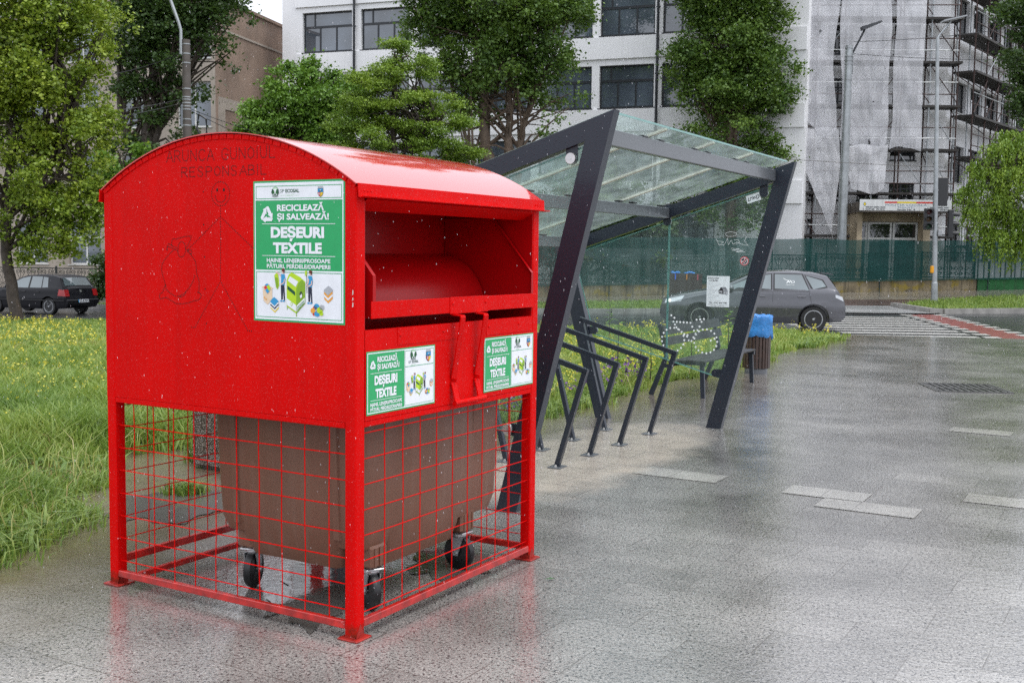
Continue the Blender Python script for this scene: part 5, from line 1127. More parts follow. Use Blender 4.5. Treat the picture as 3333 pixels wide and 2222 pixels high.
M_HEAD, _t, _b = new_mat('headlight_lit'); _b.inputs['Emission Color'].default_value = (1, .95, .85, 1); _b.inputs['Emission Strength'].default_value = 1.2; _b.inputs['Base Color'].default_value = (.7, .7, .7, 1); _b.inputs['Roughness'].default_value = .1
for s in (-1, 1):
    shA([(2.16, .735), (1.72, .83)], [(2.20, .64), (1.80, .70)], 6, .006, 'headlight', M_LAMPW, s)
    hl = MB().ball((2.08, s * (hwA(2.08, .70) + .012), .70), .035, 10).build('headlamp_bulb', M_HEAD, carA, True)
    shA([(-1.84, .91), (-2.0, .86)], [(-1.84, .84), (-2.04, .75)], 5, .006, 'tail_light', M_LAMPW, s)
    shA([(.70, .595), (-1.05, .595)], [(.70, .57), (-1.05, .57)], 8, .010, 'side_moulding', M_CARGREY, s)
    for xh in (-.10, -1.05): b_ = MB(); b_.cbox((xh - .10, s * (hwA(xh, .85) + .012) - .012, .835), (xh + .10, s * (hwA(xh, .85) + .012) + .012, .862), .008); b_.build('door_handle', M_CARGREY, carA)
    for xg, xz in ((.86, .86), (-.375, -.375), (-1.22, -1.30)): shA([(xg, .97), (xg - .007, .97)], [(xz + .05 if xg > 0 else xz, .26 if xg > -1 else .62), (xz + .043 if xg > 0 else xz - .007, .26 if xg > -1 else .62)], 1, .0025, 'door_gap', M_TRIM, s)
    m_ = MB(); m_.ball((.62, s * (hwA(.62, 1.0) + .12), 1.03), .1, 12, 0, (.75, 1, .8)); m_.beam((.62, s * (hwA(.62, 1.0) - .02), .985), (.62, s * (hwA(.62, 1.0) + .08), 1.0), .04, .03); m_.build('mirror', M_CARGREY, carA, True)
def crosspane(car, hwf, top, xa, xb, off, name, mat, inset=.10, n=6, dz=0):
    mb = MB(); vs = []
    for i in range(n + 1):
        x = xa + (xb - xa) * i / n; z = interp(top, x) + dz; w_ = hwf(x, z - .02) - inset
        for j in range(7): y = -w_ + 2 * w_ * j / 6; vs.append((x + off * (1 if xb > 0 else -1) * .5, y, z + off + .022 * (1 - abs(y) / (w_ + inset))))
    return mb.add(vs, [(i * 7 + j, i * 7 + j + 1, i * 7 + j + 8, i * 7 + j + 7) for i in range(n) for j in range(6)]).build(name, mat, car, True)
crosspane(carA, hwA, topA, .20, .92, .012, 'windscreen', M_CGLASS); crosspane(carA, hwA, topA, -1.68, -1.86, .014, 'rear_window', M_CGLASS)
sp = MB(); sp.loft([[(-1.52, -.52, 1.405), (-1.52, .52, 1.405), (-1.52, .52, 1.43), (-1.52, -.52, 1.43)], [(-1.80, -.50, 1.375), (-1.80, .50, 1.375), (-1.80, .50, 1.395), (-1.80, -.50, 1.395)]], True).build('spoiler', M_CARGREY, carA)
b_ = MB(); b_.cbox((2.22, -.42, .34), (2.325, .42, .48), .02); b_.build('grille', M_TRIM, carA); b_ = MB(); b_.tube([(-.95, 0, 1.46), (-1.15, 0, 1.60)], .006, 5); b_.build('aerial', M_TRIM, carA)
# white decal in the rear door window
dz = MB()
def dcl(pts, w_):
    for p, q in zip(pts, pts[1:]):
        P_ = Vector((p[0], hwA(p[0], p[1]) + .0105, p[1])); Q_ = Vector((q[0], hwA(q[0], q[1]) + .0105, q[1])); dz.beam(P_, Q_, w_, .001, (0, 1, 0))
dcl([(-.62, 1.28), (-.68, 1.245), (-.74, 1.23), (-.80, 1.235)], .012); dcl([(-.70, 1.17), (-.735, 1.225), (-.76, 1.18), (-.80, 1.225), (-.825, 1.17)], .014); dcl([(-.83, 1.225), (-.87, 1.22), (-.885, 1.20), (-.87, 1.18), (-.835, 1.172)], .012)
v_, f_ = glyphs('mega drive', .01); kx = .20 / max(p[0] for p in v_); dz.add([(-.68 - p[0] * kx, hwA(-.78, 1.13) + .0112, 1.118 + p[1] * kx) for p in v_], f_)
dz.build('window_decal', M_FROST, carA)
# people are not visible behind the grey car's glass; black estate-shaped hatchback parked on the left
M_CARBLK = pbr('black_paint', (0.006, 0.006, 0.009), 0.3, var=.05, coat=.2, spec=.2)
topB = [(2.02, .55), (1.98, .70), (1.7, .82), (1.05, .93), (.9, .96), (.15, 1.33), (-.1, 1.40), (-.7, 1.44), (-1.35, 1.42), (-1.58, 1.38), (-1.64, 1.34), (-1.86, 1.0), (-1.92, .93), (-2.0, .62), (-2.04, .56)]
botB = [(2.02, .28), (1.8, .2), (-1.6, .22), (-1.95, .26), (-2.04, .36)]
beltB = [(2.0, .6), (1.0, .87), (-2.04, .96)]
winB = [([(.06, 1.30), (-.30, 1.365)], [(.80, .96), (-.30, .96)]), ([(-.38, 1.37), (-.86, 1.365)], [(-.38, .965), (-.92, .97)]), ([(-.90, 1.36), (-1.12, 1.34)], [(-.96, .975), (-1.22, .99)])]
pB = at(186, 1022, 40); fw = Vector((-.93, .367, 0)); pc = Vector((pB.x, 40, 0)) + fw * 1.256 + Vector((.367, .93, 0)) * .0
carB, bodyB, hwB, shB = hatchback('black_car', 'black hatchback parked at the roadside beyond the long grass', M_CARBLK, (pc.x, pc.y + .8, T(pc.x, pc.y)), math.atan2(fw.y, fw.x), topB, botB, beltB, .868, 2.512, .31, 2.02, -2.04, winB, 5)
crosspane(carB, hwB, topB, -1.66, -1.84, .014, 'rear_window', M_CGLASS, .12); crosspane(carB, hwB, topB, .18, .88, .012, 'windscreen', M_CGLASS)
for s in (-1, 1):
    shB([(-1.74, .93), (-1.92, .90)], [(-1.70, .70), (-1.99, .68)], 5, .007, 'tail_light', M_LAMPR, s)
    b_ = MB(); b_.loft([[(-1.895, s * .80, .92), (-1.895, s * .60, .92), (-1.975, s * .60, .68), (-1.975, s * .82, .68)], [(-1.935, s * .80, .92), (-1.935, s * .60, .92), (-2.005, s * .60, .68), (-2.005, s * .82, .68)]], True); b_.build('tail_light', M_LAMPR, carB)
    for xh in (-.12, -.78): b_ = MB(); b_.cbox((xh - .09, s * (hwB(xh, .82) + .012) - .012, .81), (xh + .09, s * (hwB(xh, .82) + .012) + .012, .84), .008); b_.build('door_handle', M_TRIM, carB)
    shB([(1.0, .55), (-1.95, .55)], [(1.0, .51), (-1.95, .51)], 12, .010, 'side_moulding', M_TRIM, s)
    m_ = MB(); m_.ball((.60, s * (hwB(.60, .98) + .11), 1.0), .09, 12, 0, (.75, 1, .8)); m_.build('mirror', M_CARBLK, carB, True)
b_ = MB(); b_.cbox((-2.085, -.80, .38), (-2.0, .80, .56), .03); b_.build('rear_bumper', M_CARBLK, carB)
pl_ = Art((-2.088, .26, .56), (0, -.0052, 0), (0, 0, -.0052), (-1, 0, 0)); pl_.rect('p', 0, 0, 100, 21, 1, 0); pl_.rect('p', 0, 0, 8, 21, 4, 1); pl_.text('t', 'GL 82 PRO', 13, 96, 17, 13, 16, 2, .03)
pp_ = pl_.build('p', 'number_plate', ART, carB); pl_.build('t', 'lettering', ART, pp_)
MB().lathe([(.001, 0), (.055, 0), (.055, .012), (.001, .012)], 18, (-1.955, 0, .85), 'x').build('badge', M_ZINC, carB)
# ================================================================ SCAFFOLDING AND NETS
M_TUBE = pbr('rusty_tube', (0.05, 0.028, 0.024), 0.6, 0.3, var=.5, vscale=5)
M_TUBEG = pbr('galvanised', (0.36, 0.38, 0.39), 0.45, 0.6, var=.2, vscale=3)
M_PLANK = pbr('old_plank', (0.035, 0.031, 0.028), 0.7, var=.4, vscale=3)
M_NET = netting('debris_net', (0.95, 0.95, 0.99), 0.53, 1.0)
M_NETLOW = netting('debris_net_loose', (0.94, 0.94, 0.97), 0.60, 0.0)
rs = random.Random(11)
def scaffold(name, label, loc, rz, L, nbay, lifts, yo, yi, top, mats, plank_from=0.0):
    o = thing(name, label, 'scaffolding', loc, rz, 'scaffolding on the white office block')
    xs_ = [L * i / nbay for i in range(nbay + 1)]
    for x in xs_:
        for y in (yo, yi):
            m_ = MB(); m_.cyl((x + rs.uniform(-.03, .03), y, -.3), (x + rs.uniform(-.03, .03), y, top), .034, 6)
            for z in lifts: m_.cyl((x, y, z - .16), (x, y, z - .06), .052, 6)
            m_.build('standard', mats[rs.randrange(len(mats))], o)
    for z in lifts:
        m_ = MB(); z_ = z + rs.uniform(-.04, .04)
        m_.beam((plank_from, (yo + yi) / 2, z_), (L + .15, (yo + yi) / 2, z_ + rs.uniform(-.05, .05)), abs(yo - yi) + .25, .10); m_.build('platform', M_PLANK, o)
        for dz_ in (1.0, 0.5):
            m_ = MB(); m_.cyl((0, yo - .03, z + dz_), (L, yo - .03, z + dz_ + rs.uniform(-.04, .04)), .026, 5); m_.build('ledger', mats[rs.randrange(len(mats))], o)
    for i in range(nbay):
        for z, z2 in zip(lifts, lifts[1:]):
            if rs.random() < .8:
                a, b = (xs_[i], xs_[i + 1]) if rs.random() < .5 else (xs_[i + 1], xs_[i])
                m_ = MB(); m_.cyl((a, yo - .05, z + .1), (b, yo - .05, z2 - .2), .022, 5); m_.build('brace', mats[rs.randrange(len(mats))], o)
    for x in xs_:
        for z in lifts:
            if rs.random() < .5: m_ = MB(); m_.cyl((x, yo, z - .7), (x, yi, z - .08), .02, 5); m_.build('bracket', M_TUBE, o)
    return o
LIFT = [2.70, 4.62, 6.60, 8.56, 10.5, 12.44, 14.4, 16.3]
scaffold('scaffolding', 'scaffolding on the flat front of the white block, half hidden by torn nets', (12.5, 52.0, 0), R(-3), 7.3, 6, LIFT, -1.05, -.35, 17.6, [M_TUBE, M_TUBE, M_TUBEG])
scaffold('scaffolding', 'bare rusty scaffolding along the side wing of the white block', (12.5 + 7.2 * math.cos(R(3)), 52 - 7.2 * math.sin(R(3)), 0), math.atan2(.78, .624), 17, 9, [2.3, 4.3, 6.35, 8.2, 10.15, 11.8, 13.8, 15.8], -1.15, -.35, 17.6, [M_TUBE, M_TUBE, M_TUBEG])
ld = thing('ladder', 'dark ladder tied to the scaffolding of the side wing', 'ladder', (26.3, 59.2, 8.2), R(51))
m_ = MB(); m_.cyl((-.2, -.4, 0), (-.1, -.2, 3.6), .03, 6); m_.build('rail', M_TUBE, ld); m_ = MB(); m_.cyl((.25, -.4, 0), (.35, -.2, 3.6), .03, 6); m_.build('rail', M_TUBE, ld)
for k in range(9): m_ = MB(); m_.cyl((-.19 + .012 * k, -.39 + .02 * k, .3 + .37 * k), (.26 + .012 * k, -.39 + .02 * k, .3 + .37 * k), .02, 5); m_.build('rung', M_TUBE, ld)
def net(label, edge_l, edge_r, z_top, z_bot, seed, mat=M_NET, y=-1.2, amp=.045, nx=26, nz=40):
    """hanging sheet; edge_l/r: side as function of 0..1 from the top, z_bot: function of 0..1 across"""
    rr = random.Random(seed); ph = [rr.uniform(0, 6.28) for _ in range(8)]; vs = []
    for j in range(nz + 1):
        v = j / nz
        for i in range(nx + 1):
            u = i / nx; x = edge_l(v) + (edge_r(v) - edge_l(v)) * u; z = z_top + (z_bot(u) - z_top) * v
            w = amp * (math.sin(3.2 * x + ph[0] + .12 * z) + .6 * math.sin(7 * x + ph[1] - .2 * z) + .45 * math.sin(15 * x + .3 * z + ph[2])) * (.35 + .65 * (u * (1 - u) * 4)) + .06 * math.sin(3.3 * z + ph[3])
            vs.append((x, y - abs(w) * .9, z + .05 * math.sin(5 * x + ph[4])))
    fs = [(j * (nx + 1) + i, j * (nx + 1) + i + 1, (j + 1) * (nx + 1) + i + 1, (j + 1) * (nx + 1) + i) for j in range(nz) for i in range(nx)]
    o = MB().add(vs, fs).build('debris_net', mat, None, True); o.location = (12.5, 52.0, 0); o.rotation_euler = (0, 0, R(-3))
    return tag(o, label, 'netting', 'torn white debris nets on the scaffolding')
W_ = lambda a, f, p: (lambda v: a + f * math.sin(5.5 * v + p) + f * .6 * math.sin(13 * v + p * 2))
net('upper white debris net at the left end of the scaffolding', W_(.02, .05, 0), W_(1.93, .11, 1), 17.4, lambda u: 7.55 + .35 * math.sin(6 * u) - .5 * u * (1 - u), 1)
net('widest white debris net in the middle of the scaffolding, behind the thick lamp pole', W_(2.14, .09, 2), W_(4.16, .12, 4), 17.4, lambda u: 6.7 + .3 * math.cos(5 * u), 2)
net('white debris net on the right, ending beside the bare scaffold bay', W_(4.36, .11, 4.3), W_(5.75, .03, 1), 17.4, lambda u: 6.55 - .15 * u + .25 * math.sin(3 * u), 3)
net('loose white net tapering to a point beside the porch', lambda v: .1 + 1.85 * v ** 1.25, lambda v: 2.05 + .12 * math.sin(5 * v), 7.5, lambda u: 2.75 - .2 * u, 4, M_NETLOW, -1.35, .09)
net('loose white net sagging above the porch banner', lambda v: 2.25 + .45 * v, lambda v: 4.25 - .1 * v, 6.75, lambda u: 4.85 - .25 * math.sin(3.1 * u), 5, M_NETLOW, -1.4, .08)
# banner on the porch
ba = thing('police_banner', 'white banner with red and yellow stripes and lettering on the porch roof', 'banner', (12.5, 52.0, 0), R(-3))
BA = Art((2.72, -3.035, 4.26), (.0385, 0, 0), (0, 0, -.0385), (0, -1, 0))
bmats = [pbr('banner_cloth', (.70, .71, .70), .6, var=.06, vscale=2, streak=.2), solid('banner_red', (.62, .05, .03), .6), solid('banner_yellow', (.8, .58, .02), .6), solid('banner_ink', (.05, .06, .07), .6), solid('banner_blue', (.1, .2, .28), .6)]
m_ = MB(); m_.box((2.70, -3.034, 3.79), (6.62, -3.004, 4.27)); m_.build('sheet', bmats[0], ba)
BA.rect('p', 27, 2.0, 41, 3.9, 1, 1); BA.rect('p', 41, 2.0, 62, 3.9, 2, 1); BA.rect('p', 62, 2.0, 82, 3.9, 1, 1)
BA.oval('p', 5, 5, 1.7, 2.3, 4, 1); BA.oval('p', 5, 5, 1.1, 1.6, 2, 2)
BA.text('t', 'POLIȚIA LOCALĂ', 28, 74, 6.9, 2.3, 4, 2, .0); BA.text('t', 'GALAȚI', 42, 60, 9.3, 1.8, 4, 2, .0); BA.text('t', 'Secția Nr. 4', 41, 61, 11.8, 1.9, 3, 2, .03)
BA.text('t', 'DISPECERAT GENERAL 24H/24H', 6, 28, 9.2, 1.7, 3, 2, .04); BA.text('t', '0236/914 600    0759 903 017', 6, 28, 11.6, 1.7, 3, 2, .04); BA.text('t', 'DISPECERAT GENERAL 24H/24H', 77, 98, 9.2, 1.7, 3, 2, .04); BA.text('t', '0236/914 600    0759 903 017', 77, 98, 11.6, 1.7, 3, 2, .04)
for x in (3.2, 74.5): BA.line('t', [(x + 1, 8.2), (x, 9.2), (x + .2, 10.8), (x + 1.4, 11.6)], .5, 3, 2)
BA.build('p', 'stripe_emblem', bmats, ba); BA.build('t', 'lettering', bmats, ba)

# ================================================================ FENCES AND WALLS
def lichen():
    mt, t, b = new_mat('lichen_wall'); v = coords(t)
    c = ramp(t, noise(t, v, 1.6, 6), [(0.25, (0.09, 0.075, 0.05)), (0.5, (0.24, 0.19, 0.11)), (0.75, (0.40, 0.33, 0.22))])
    c = mixc(t, ramp(t, noise(t, coords(t, loc=(4, 2, 1)), 2.3, 5), [(.52, 0.0), (.62, .8)]), c, (0.30, 0.22, 0.02))
    c = mixc(t, ramp(t, noise(t, coords(t, scale=(5, 5, .6)), 1.5, 4), [(.5, 0.0), (.7, .8)]), c, (0.05, 0.045, 0.03))
    t.links.new(c, b.inputs['Base Color']); b.inputs['Roughness'].default_value = .7; bump(t, b, noise(t, v, 22, 4), .4, .02); return mt
M_LICH = lichen()
def wall_run(name, label, xa, xb, y, h0, mat, th=.3, n=22, y2=None):
    mb = MB(); rings = []
    for i in range(n + 1):
        x = xa + (xb - xa) * i / n; yy = y + ((y2 if y2 is not None else y) - y) * i / n; z = T(x, yy)
        rings.append([(x, yy, z - .2), (x, yy + th, z - .2), (x, yy + th, z + h0 - .02), (x, yy + th * .5, z + h0 + .02), (x, yy, z + h0)])
    o = mb.loft(rings, True).build(name, mat); return o
FY = 47.6
lw = wall_run('low_wall', '', -3.0, 19.75, FY, .50, M_LICH); tag(lw, 'low stained concrete wall with yellow lichen under the green screen', 'wall')
gw = wall_run('green_wall', '', 19.8, 40, FY, .50, pbr('green_wall_paint', (0.012, 0.13, 0.03), .6, var=.3, vscale=2, streak=.4)); tag(gw, 'low wall painted bright green at the far right', 'wall')
# ornamental iron fence on the wall
M_IRONG = pbr('dark_green_iron', (0.012, 0.028, 0.026), 0.4, .2, var=.3)
def scroll(mb, cx, z, r, s, turns=1.1, n=14, flip=1, fx=None):
    pts = []
    for i in range(n + 1):
        a = 2 * math.pi * turns * i / n; rr = r * (1 - .75 * i / n); pts.append((cx + s * rr * math.cos(a), 0, z + flip * rr * math.sin(a)))
    mb.tube(pts, .016, 4)
def iron_fence(label, xa, xb, y, base, h, pw=2.25, mat=None):
    o = thing('iron_fence', label, 'fence', (0, y, 0)); n = round((xb - xa) / pw); pw = (xb - xa) / n
    for i in range(n + 1):
        x = xa + pw * i; z = T(x, y) + base; m_ = MB(); m_.cbox((x - .04, -.04, z - .1), (x + .04, .04, z + h + .1), .008); m_.build('post', mat or M_IRONG, o)
    for i in range(n):
        x = xa + pw * i; z = T(x + pw / 2, y) + base; m_ = MB()
        for zz in (.06, h): m_.box((x + .05, -.02, z + zz - .025), (x + pw - .05, .02, z + zz + .02))
        for k in range(5):
            c = x + pw * (k + .5) / 5
            for s in (-1, 1):
                scroll(m_, c + s * .10, z + h - .16, .095, s, 1.2, 12, 1); scroll(m_, c + s * .11, z + h * .42, .10, s, 1.2, 12, -1); scroll(m_, c + s * .10, z + .20, .095, s, 1.2, 12, 1)
                m_.tube([(c + s * .195, 0, z + h - .16), (c + s * .05, 0, z + h * .62), (c + s * .19, 0, z + h * .42), (c + s * .06, 0, z + h * .28), (c + s * .195, 0, z + .2)], .014, 4)
            m_.tube([(c, 0, z + .06), (c, 0, z + h)], .012, 4)
        m_.build('panel', mat or M_IRONG, o)
    return o
iron_fence('dark green wrought iron fence with scrolls on the low wall behind the green mesh', -2.9, 19.7, FY + .16, .52, 1.10)
# green shade mesh stretched in front of it
M_MESH = netting('green_mesh', (0.028, 0.088, 0.082), 0.74, 0.0)
gm = thing('green_screen', 'dark green shade mesh stretched along the fence across the road', 'mesh screen', (0, FY - .12, 0))
nx = 120; vs = []
rs2 = random.Random(2)
for j in range(7):
    for i in range(nx + 1):
        x = -3 + 31 * i / nx; zb = T(x, FY) + .46; zt = 2.50 + .02 * math.sin(x * 2.1) + .0 * x; vs.append((x, -.03 - .05 * math.sin(x * 2.9 + j) * math.sin(j * .52) - .02 * math.sin(7 * x + 2 * j), zb + (zt - zb) * j / 6))
MB().add(vs, [(j * (nx + 1) + i, j * (nx + 1) + i + 1, (j + 1) * (nx + 1) + i + 1, (j + 1) * (nx + 1) + i) for j in range(6) for i in range(nx)]).build('mesh_sheet', M_MESH, gm, True)
for i in range(14): x = -2.8 + 2.3 * i; m_ = MB(); m_.cyl((x, .04, T(x, FY) - .1), (x, .04, 2.52), .024, 6); m_.build('post', M_IRONG, gm)
# left: fence and low wall in front of the brown block
lw2 = wall_run('garden_wall', '', -34, -8.2, 50.5, .35, pbr('grey_wall', (.12, .115, .10), .8, var=.3, vscale=1.5), .25, 20, 47.0); tag(lw2, 'low grey wall under the iron fence behind the black car', 'wall')
lf = iron_fence('grey wrought iron fence with scrolls behind the black car', -33.8, -8.3, 0, .36, 1.15, 2.3, pbr('grey_iron', (.03, .032, .03), .5, .2, var=.3))
# follow the slanting wall
for ch in lf.children:
    xm = sum(v.co.x for v in ch.data.vertices) / len(ch.data.vertices); yy = 50.6 + (xm + 34) / 25.8 * -3.5; ch.location = (0, yy, T(xm, yy) - T(xm, 0))
# grass corner and verge are in the vegetation part

# ================================================================ POLES
def wires_between(label, a, b, sag, r=.012, n=14):
    a = Vector(a); b = Vector(b); pts = [a.lerp(b, i / n) - Vector((0, 0, sag * 4 * (i / n) * (1 - i / n))) for i in range(n + 1)]
    return tag(MB().tube(pts, r, 5).build('overhead_cable', M_RUBBER), label, 'cable')
# galvanised pole with street light and traffic signals
p0 = at(3041, 993, 40.5); px, py, pz = p0.x, 40.5, T(p0.x, 40.5)
tl = thing('traffic_light', 'galvanised pole carrying traffic signals and a street light at the crossing', 'traffic light', (px, py, pz), 0)
ptop = at(3052, 122, 40.5); lean = Vector((ptop.x - px, 0, ptop.z - pz))
def on(z): return lean * (z / lean.z)
m_ = MB(); pts = [on(z) for z in (0, .8, .82, 2, 5, 8, lean.z)]; m_.tube(pts, [.115, .112, .092, .088, .078, .066, .058], 14); m_.build('pole', M_TUBEG, tl, True)
m_ = MB(); m_.cbox((-.22, -.22, -.02), (.22, .22, .03), .01); m_.build('base_plate', M_TUBEG, tl)
hd_ = at(3105, 62, 40.5) - Vector((px, py, pz)); m_ = MB(); m_.tube([on(lean.z - .1), on(lean.z) + Vector((.05, 0, .06)), (hd_.x - .12, -.05, hd_.z - .1)], .032, 8); m_.build('lamp_arm', M_TUBEG, tl, True)
M_LAMPG = pbr('lamp_casing', (.32, .33, .34), .4, .4)
m_ = MB(); m_.loft([[(hd_.x - .42, -.20, hd_.z - .13), (hd_.x - .42, .2, hd_.z - .13), (hd_.x - .40, .2, hd_.z - .07), (hd_.x - .40, -.2, hd_.z - .07)], [(hd_.x + .40, -.2, hd_.z + .07), (hd_.x + .40, .2, hd_.z + .07), (hd_.x + .38, .2, hd_.z + .11), (hd_.x + .38, -.2, hd_.z + .11)]], True); lh = m_.build('lamp_head', M_LAMPG, tl)
MB().quad((hd_.x - .38, -.17, hd_.z - .128), (hd_.x + .36, -.17, hd_.z + .058), (hd_.x + .36, .17, hd_.z + .058), (hd_.x - .38, .17, hd_.z - .128)).build('lens', pbr('lamp_lens', (.6, .62, .62), .2), lh)
M_SIG = pbr('black_signal', (.010, .010, .011), .35, coat=.3)
def signal(x, z0, z1, wd, yaw, name, board=False):
    o = MB(); h = z1 - z0; M4 = Matrix.Translation((x, -.02, 0)) @ Matrix.Rotation(yaw, 4, 'Z')
    o.cbox((-wd / 2, -.09, z0), (wd / 2, .09, z1), .02)
    for k in range(3):
        zc = z0 + h * (k + .5) / 3; r = min(wd * .36, h / 7.2); n = 14
        for a in range(n):
            a0, a1 = math.pi * (-.15 + 1.3 * a / n), math.pi * (-.15 + 1.3 * (a + 1) / n)
            o.quad((r * math.cos(a0), -.09, zc + r * math.sin(a0)), (r * math.cos(a1), -.09, zc + r * math.sin(a1)), (r * .96 * math.cos(a1), -.30, zc + r * math.sin(a1) * .96 - .02), (r * .96 * math.cos(a0), -.30, zc + r * math.sin(a0) * .96 - .02))
    b = o.xf(M4).build(name, M_SIG, tl)
    for k, c in enumerate(((.01, .05, .02), (.07, .035, .005), (.06, .006, .006))):
        zc = z0 + h * (k + .5) / 3; r = min(wd * .33, h / 8); l = MB(); l.lathe([(.001, -.112), (r * .6, -.108), (r, -.095), (r, -.085), (.001, -.085)], 16, (0, 0, zc), 'y'); l.xf(M4).build('lens', solid('lens_%d_%s' % (k, name), c, .2), b, True)
z_ = lambda y: at(3041, y, 40.5).z - pz
def brk(z, x): m_ = MB(); m_.beam(on(z), (x, -.02, z), .04, .04); m_.build('bracket', M_SIG, tl)
signal(-.36, z_(500 + 600 / 2.412), z_(500 + 430 / 2.412), .30, R(-12), 'signal_head'); brk(z_(700), -.3); brk(z_(740), -.3)
signal(.44, z_(500 + 662 / 2.412), z_(500 + 440 / 2.412), .30, R(78), 'signal_head'); brk(z_(690), .4); brk(z_(765), .4)
m_ = MB(); zt, zb = z_(500 + 183 / 2.412), z_(500 + 410 / 2.412); m_.cbox((-.16, .10, zb), (.36, .16, zt), .05); m_.cbox((-.06, .16, zb + .06), (.26, .30, zt - .06), .02); m_.build('backing_board', M_SIG, tl)
zz = z_(500 + 910 / 2.412); m_ = MB(); m_.cbox((-.19, -.07, zz - .13), (-.07, .07, zz + .13), .02); m_.build('push_button', pbr('amber_plastic', (.72, .32, .01), .35), tl)
m_ = MB(); zz = z_(758); m_.cbox((-.02, -.14, zz - .09), (.12, -.085, zz + .1), .01); m_.build('control_box', M_LAMPG, tl)
# thick pole behind the fence
a0 = at(2764, 150, 49.2); tp = thing('street_lamp', 'thick galvanised lamp pole with one arm in front of the netted scaffolding', 'street lamp', (at(2738, 800, 49.2).x, 49.2, 0)); bx = tp.location.x
ln = Vector((a0.x - bx, 0, a0.z)); L_ = lambda z: ln * (z / ln.z)
m_ = MB(); m_.tube([L_(z) for z in (-.3, 3, 6, 9, ln.z)], [.225, .205, .185, .165, .158], 18); m_.build('pole', M_TUBEG, tp, True)
m_ = MB()
for dz_ in (.1, .45, .62, .78, 1.45): m_.lathe([(.16, -.02), (.178, -.02), (.178, .02), (.16, .02)], 18, tuple(L_(ln.z - dz_)), 'z', 0, False)
m_.cbox((L_(ln.z - .9).x + .16, -.05, ln.z - 1.2), (L_(ln.z - .9).x + .2, .05, ln.z - .3), .01); m_.build('clamp_band', M_LAMPG, tp)
he = at(2838, 78, 49.2) - Vector((bx, 49.2, 0)); m_ = MB(); m_.tube([L_(ln.z - .3) + Vector((.16, 0, 0)), (he.x - .3, 0, he.z - .25)], .045, 8); m_.build('lamp_arm', M_ANTHR, tp)
m_ = MB(); m_.loft([[(he.x - .42, -.16, he.z - .30), (he.x - .42, .16, he.z - .30), (he.x - .46, .14, he.z - .14), (he.x - .46, -.14, he.z - .14)], [(he.x + .40, -.2, he.z + .06), (he.x + .40, .2, he.z + .06), (he.x + .36, .18, he.z + .12), (he.x + .36, -.18, he.z + .12)]], True); m_.build('lamp_head', M_ANTHR, tp)
# concrete pole with a bent tube arm, left
M_CONC = pbr('dark_concrete', (.10, .085, .075), .7, var=.2, vscale=2, streak=.4)
b0 = at(613, 470, 31); cpx = at(615, 900, 31).x; cp = thing('utility_pole', 'dark concrete pole with steel bands and a bent pale lamp arm above the red bin', 'utility pole', (cpx, 31, T(cpx, 31))); zz0 = T(cpx, 31)
tpz = at(606, 130, 31); q = Vector((tpz.x - cpx, 0, tpz.z - zz0)); Q = lambda z: q * (z / q.z)
m_ = MB(); m_.tube([Q(0), Q(q.z * .5), Q(q.z)], [.15, .125, .105], 14); m_.build('pole', M_CONC, cp, True)
for yb in (145, 176, 206, 290, 317, 325, 336, 347, 357, 389, 409):
    z = at(610, yb, 31).z - zz0; m_ = MB(); r_ = .125 - .02 * (z - 3) / 4 + .012; m_.lathe([(r_ - .02, -.014), (r_, -.014), (r_, .014), (r_ - .02, .014)], 14, tuple(Q(z)), 'z', 0, False); m_.build('band', M_TUBEG, cp)
ap = [at(591, 178, 31), at(590, 100, 31), at(583, 75, 31), at(556, 0, 31), at(530, -70, 31)]; m_ = MB(); m_.tube([p - Vector((cpx, 31, zz0)) + Vector((0, -.05, 0)) for p in ap], .042, 8); m_.build('lamp_arm', M_TUBEG, cp, True)
m_ = MB(); c = at(646, 405, 31) - Vector((cpx, 31, zz0)); m_.tube([(c.x + .0, .05, c.z + .28), (c.x + .2, .05, c.z + .15), (c.x + .21, .05, c.z - .25), (c.x + .05, .05, c.z - .34), (c.x - .06, .05, c.z - .1), (c.x, .05, c.z + .28)], .03, 6); m_.build('cable_coil', M_RUBBER, cp)
ptp = Vector((cpx, 31, zz0))
wires_between('black cable sagging from the concrete pole towards the left trees', ptp + Q(q.z - .3), at(300, 250, 34), .12)
for k, (yy, x2, y2, lab) in enumerate(((352, 1000, 470, 'upper black cable from the concrete pole towards the acacia'), (356, 960, 500, 'lower black cable from the concrete pole passing behind the red roof'), (330, 250, 392, 'pale cable from the pole to the left, lowest of its bundle'), (318, 250, 366, 'pale cable from the pole to the left, above the lowest one'))):
    wires_between(lab, at(612, yy, 31), at(x2, y2, 37), .1, .010)
wires_between('thin wire from the thick lamp pole to the right, level with its clamps', at(2778, 176, 49.2), at(3600, 190, 44), .15, .012)
wires_between('thin wire crossing high behind the street light head', at(2778, 136, 49.2), at(3560, 48, 40), .2, .012)
wires_between('low wire across the nets above the shelter corner', at(2300, 500, 47.2), at(3080, 545, 47.2), .05, .012)
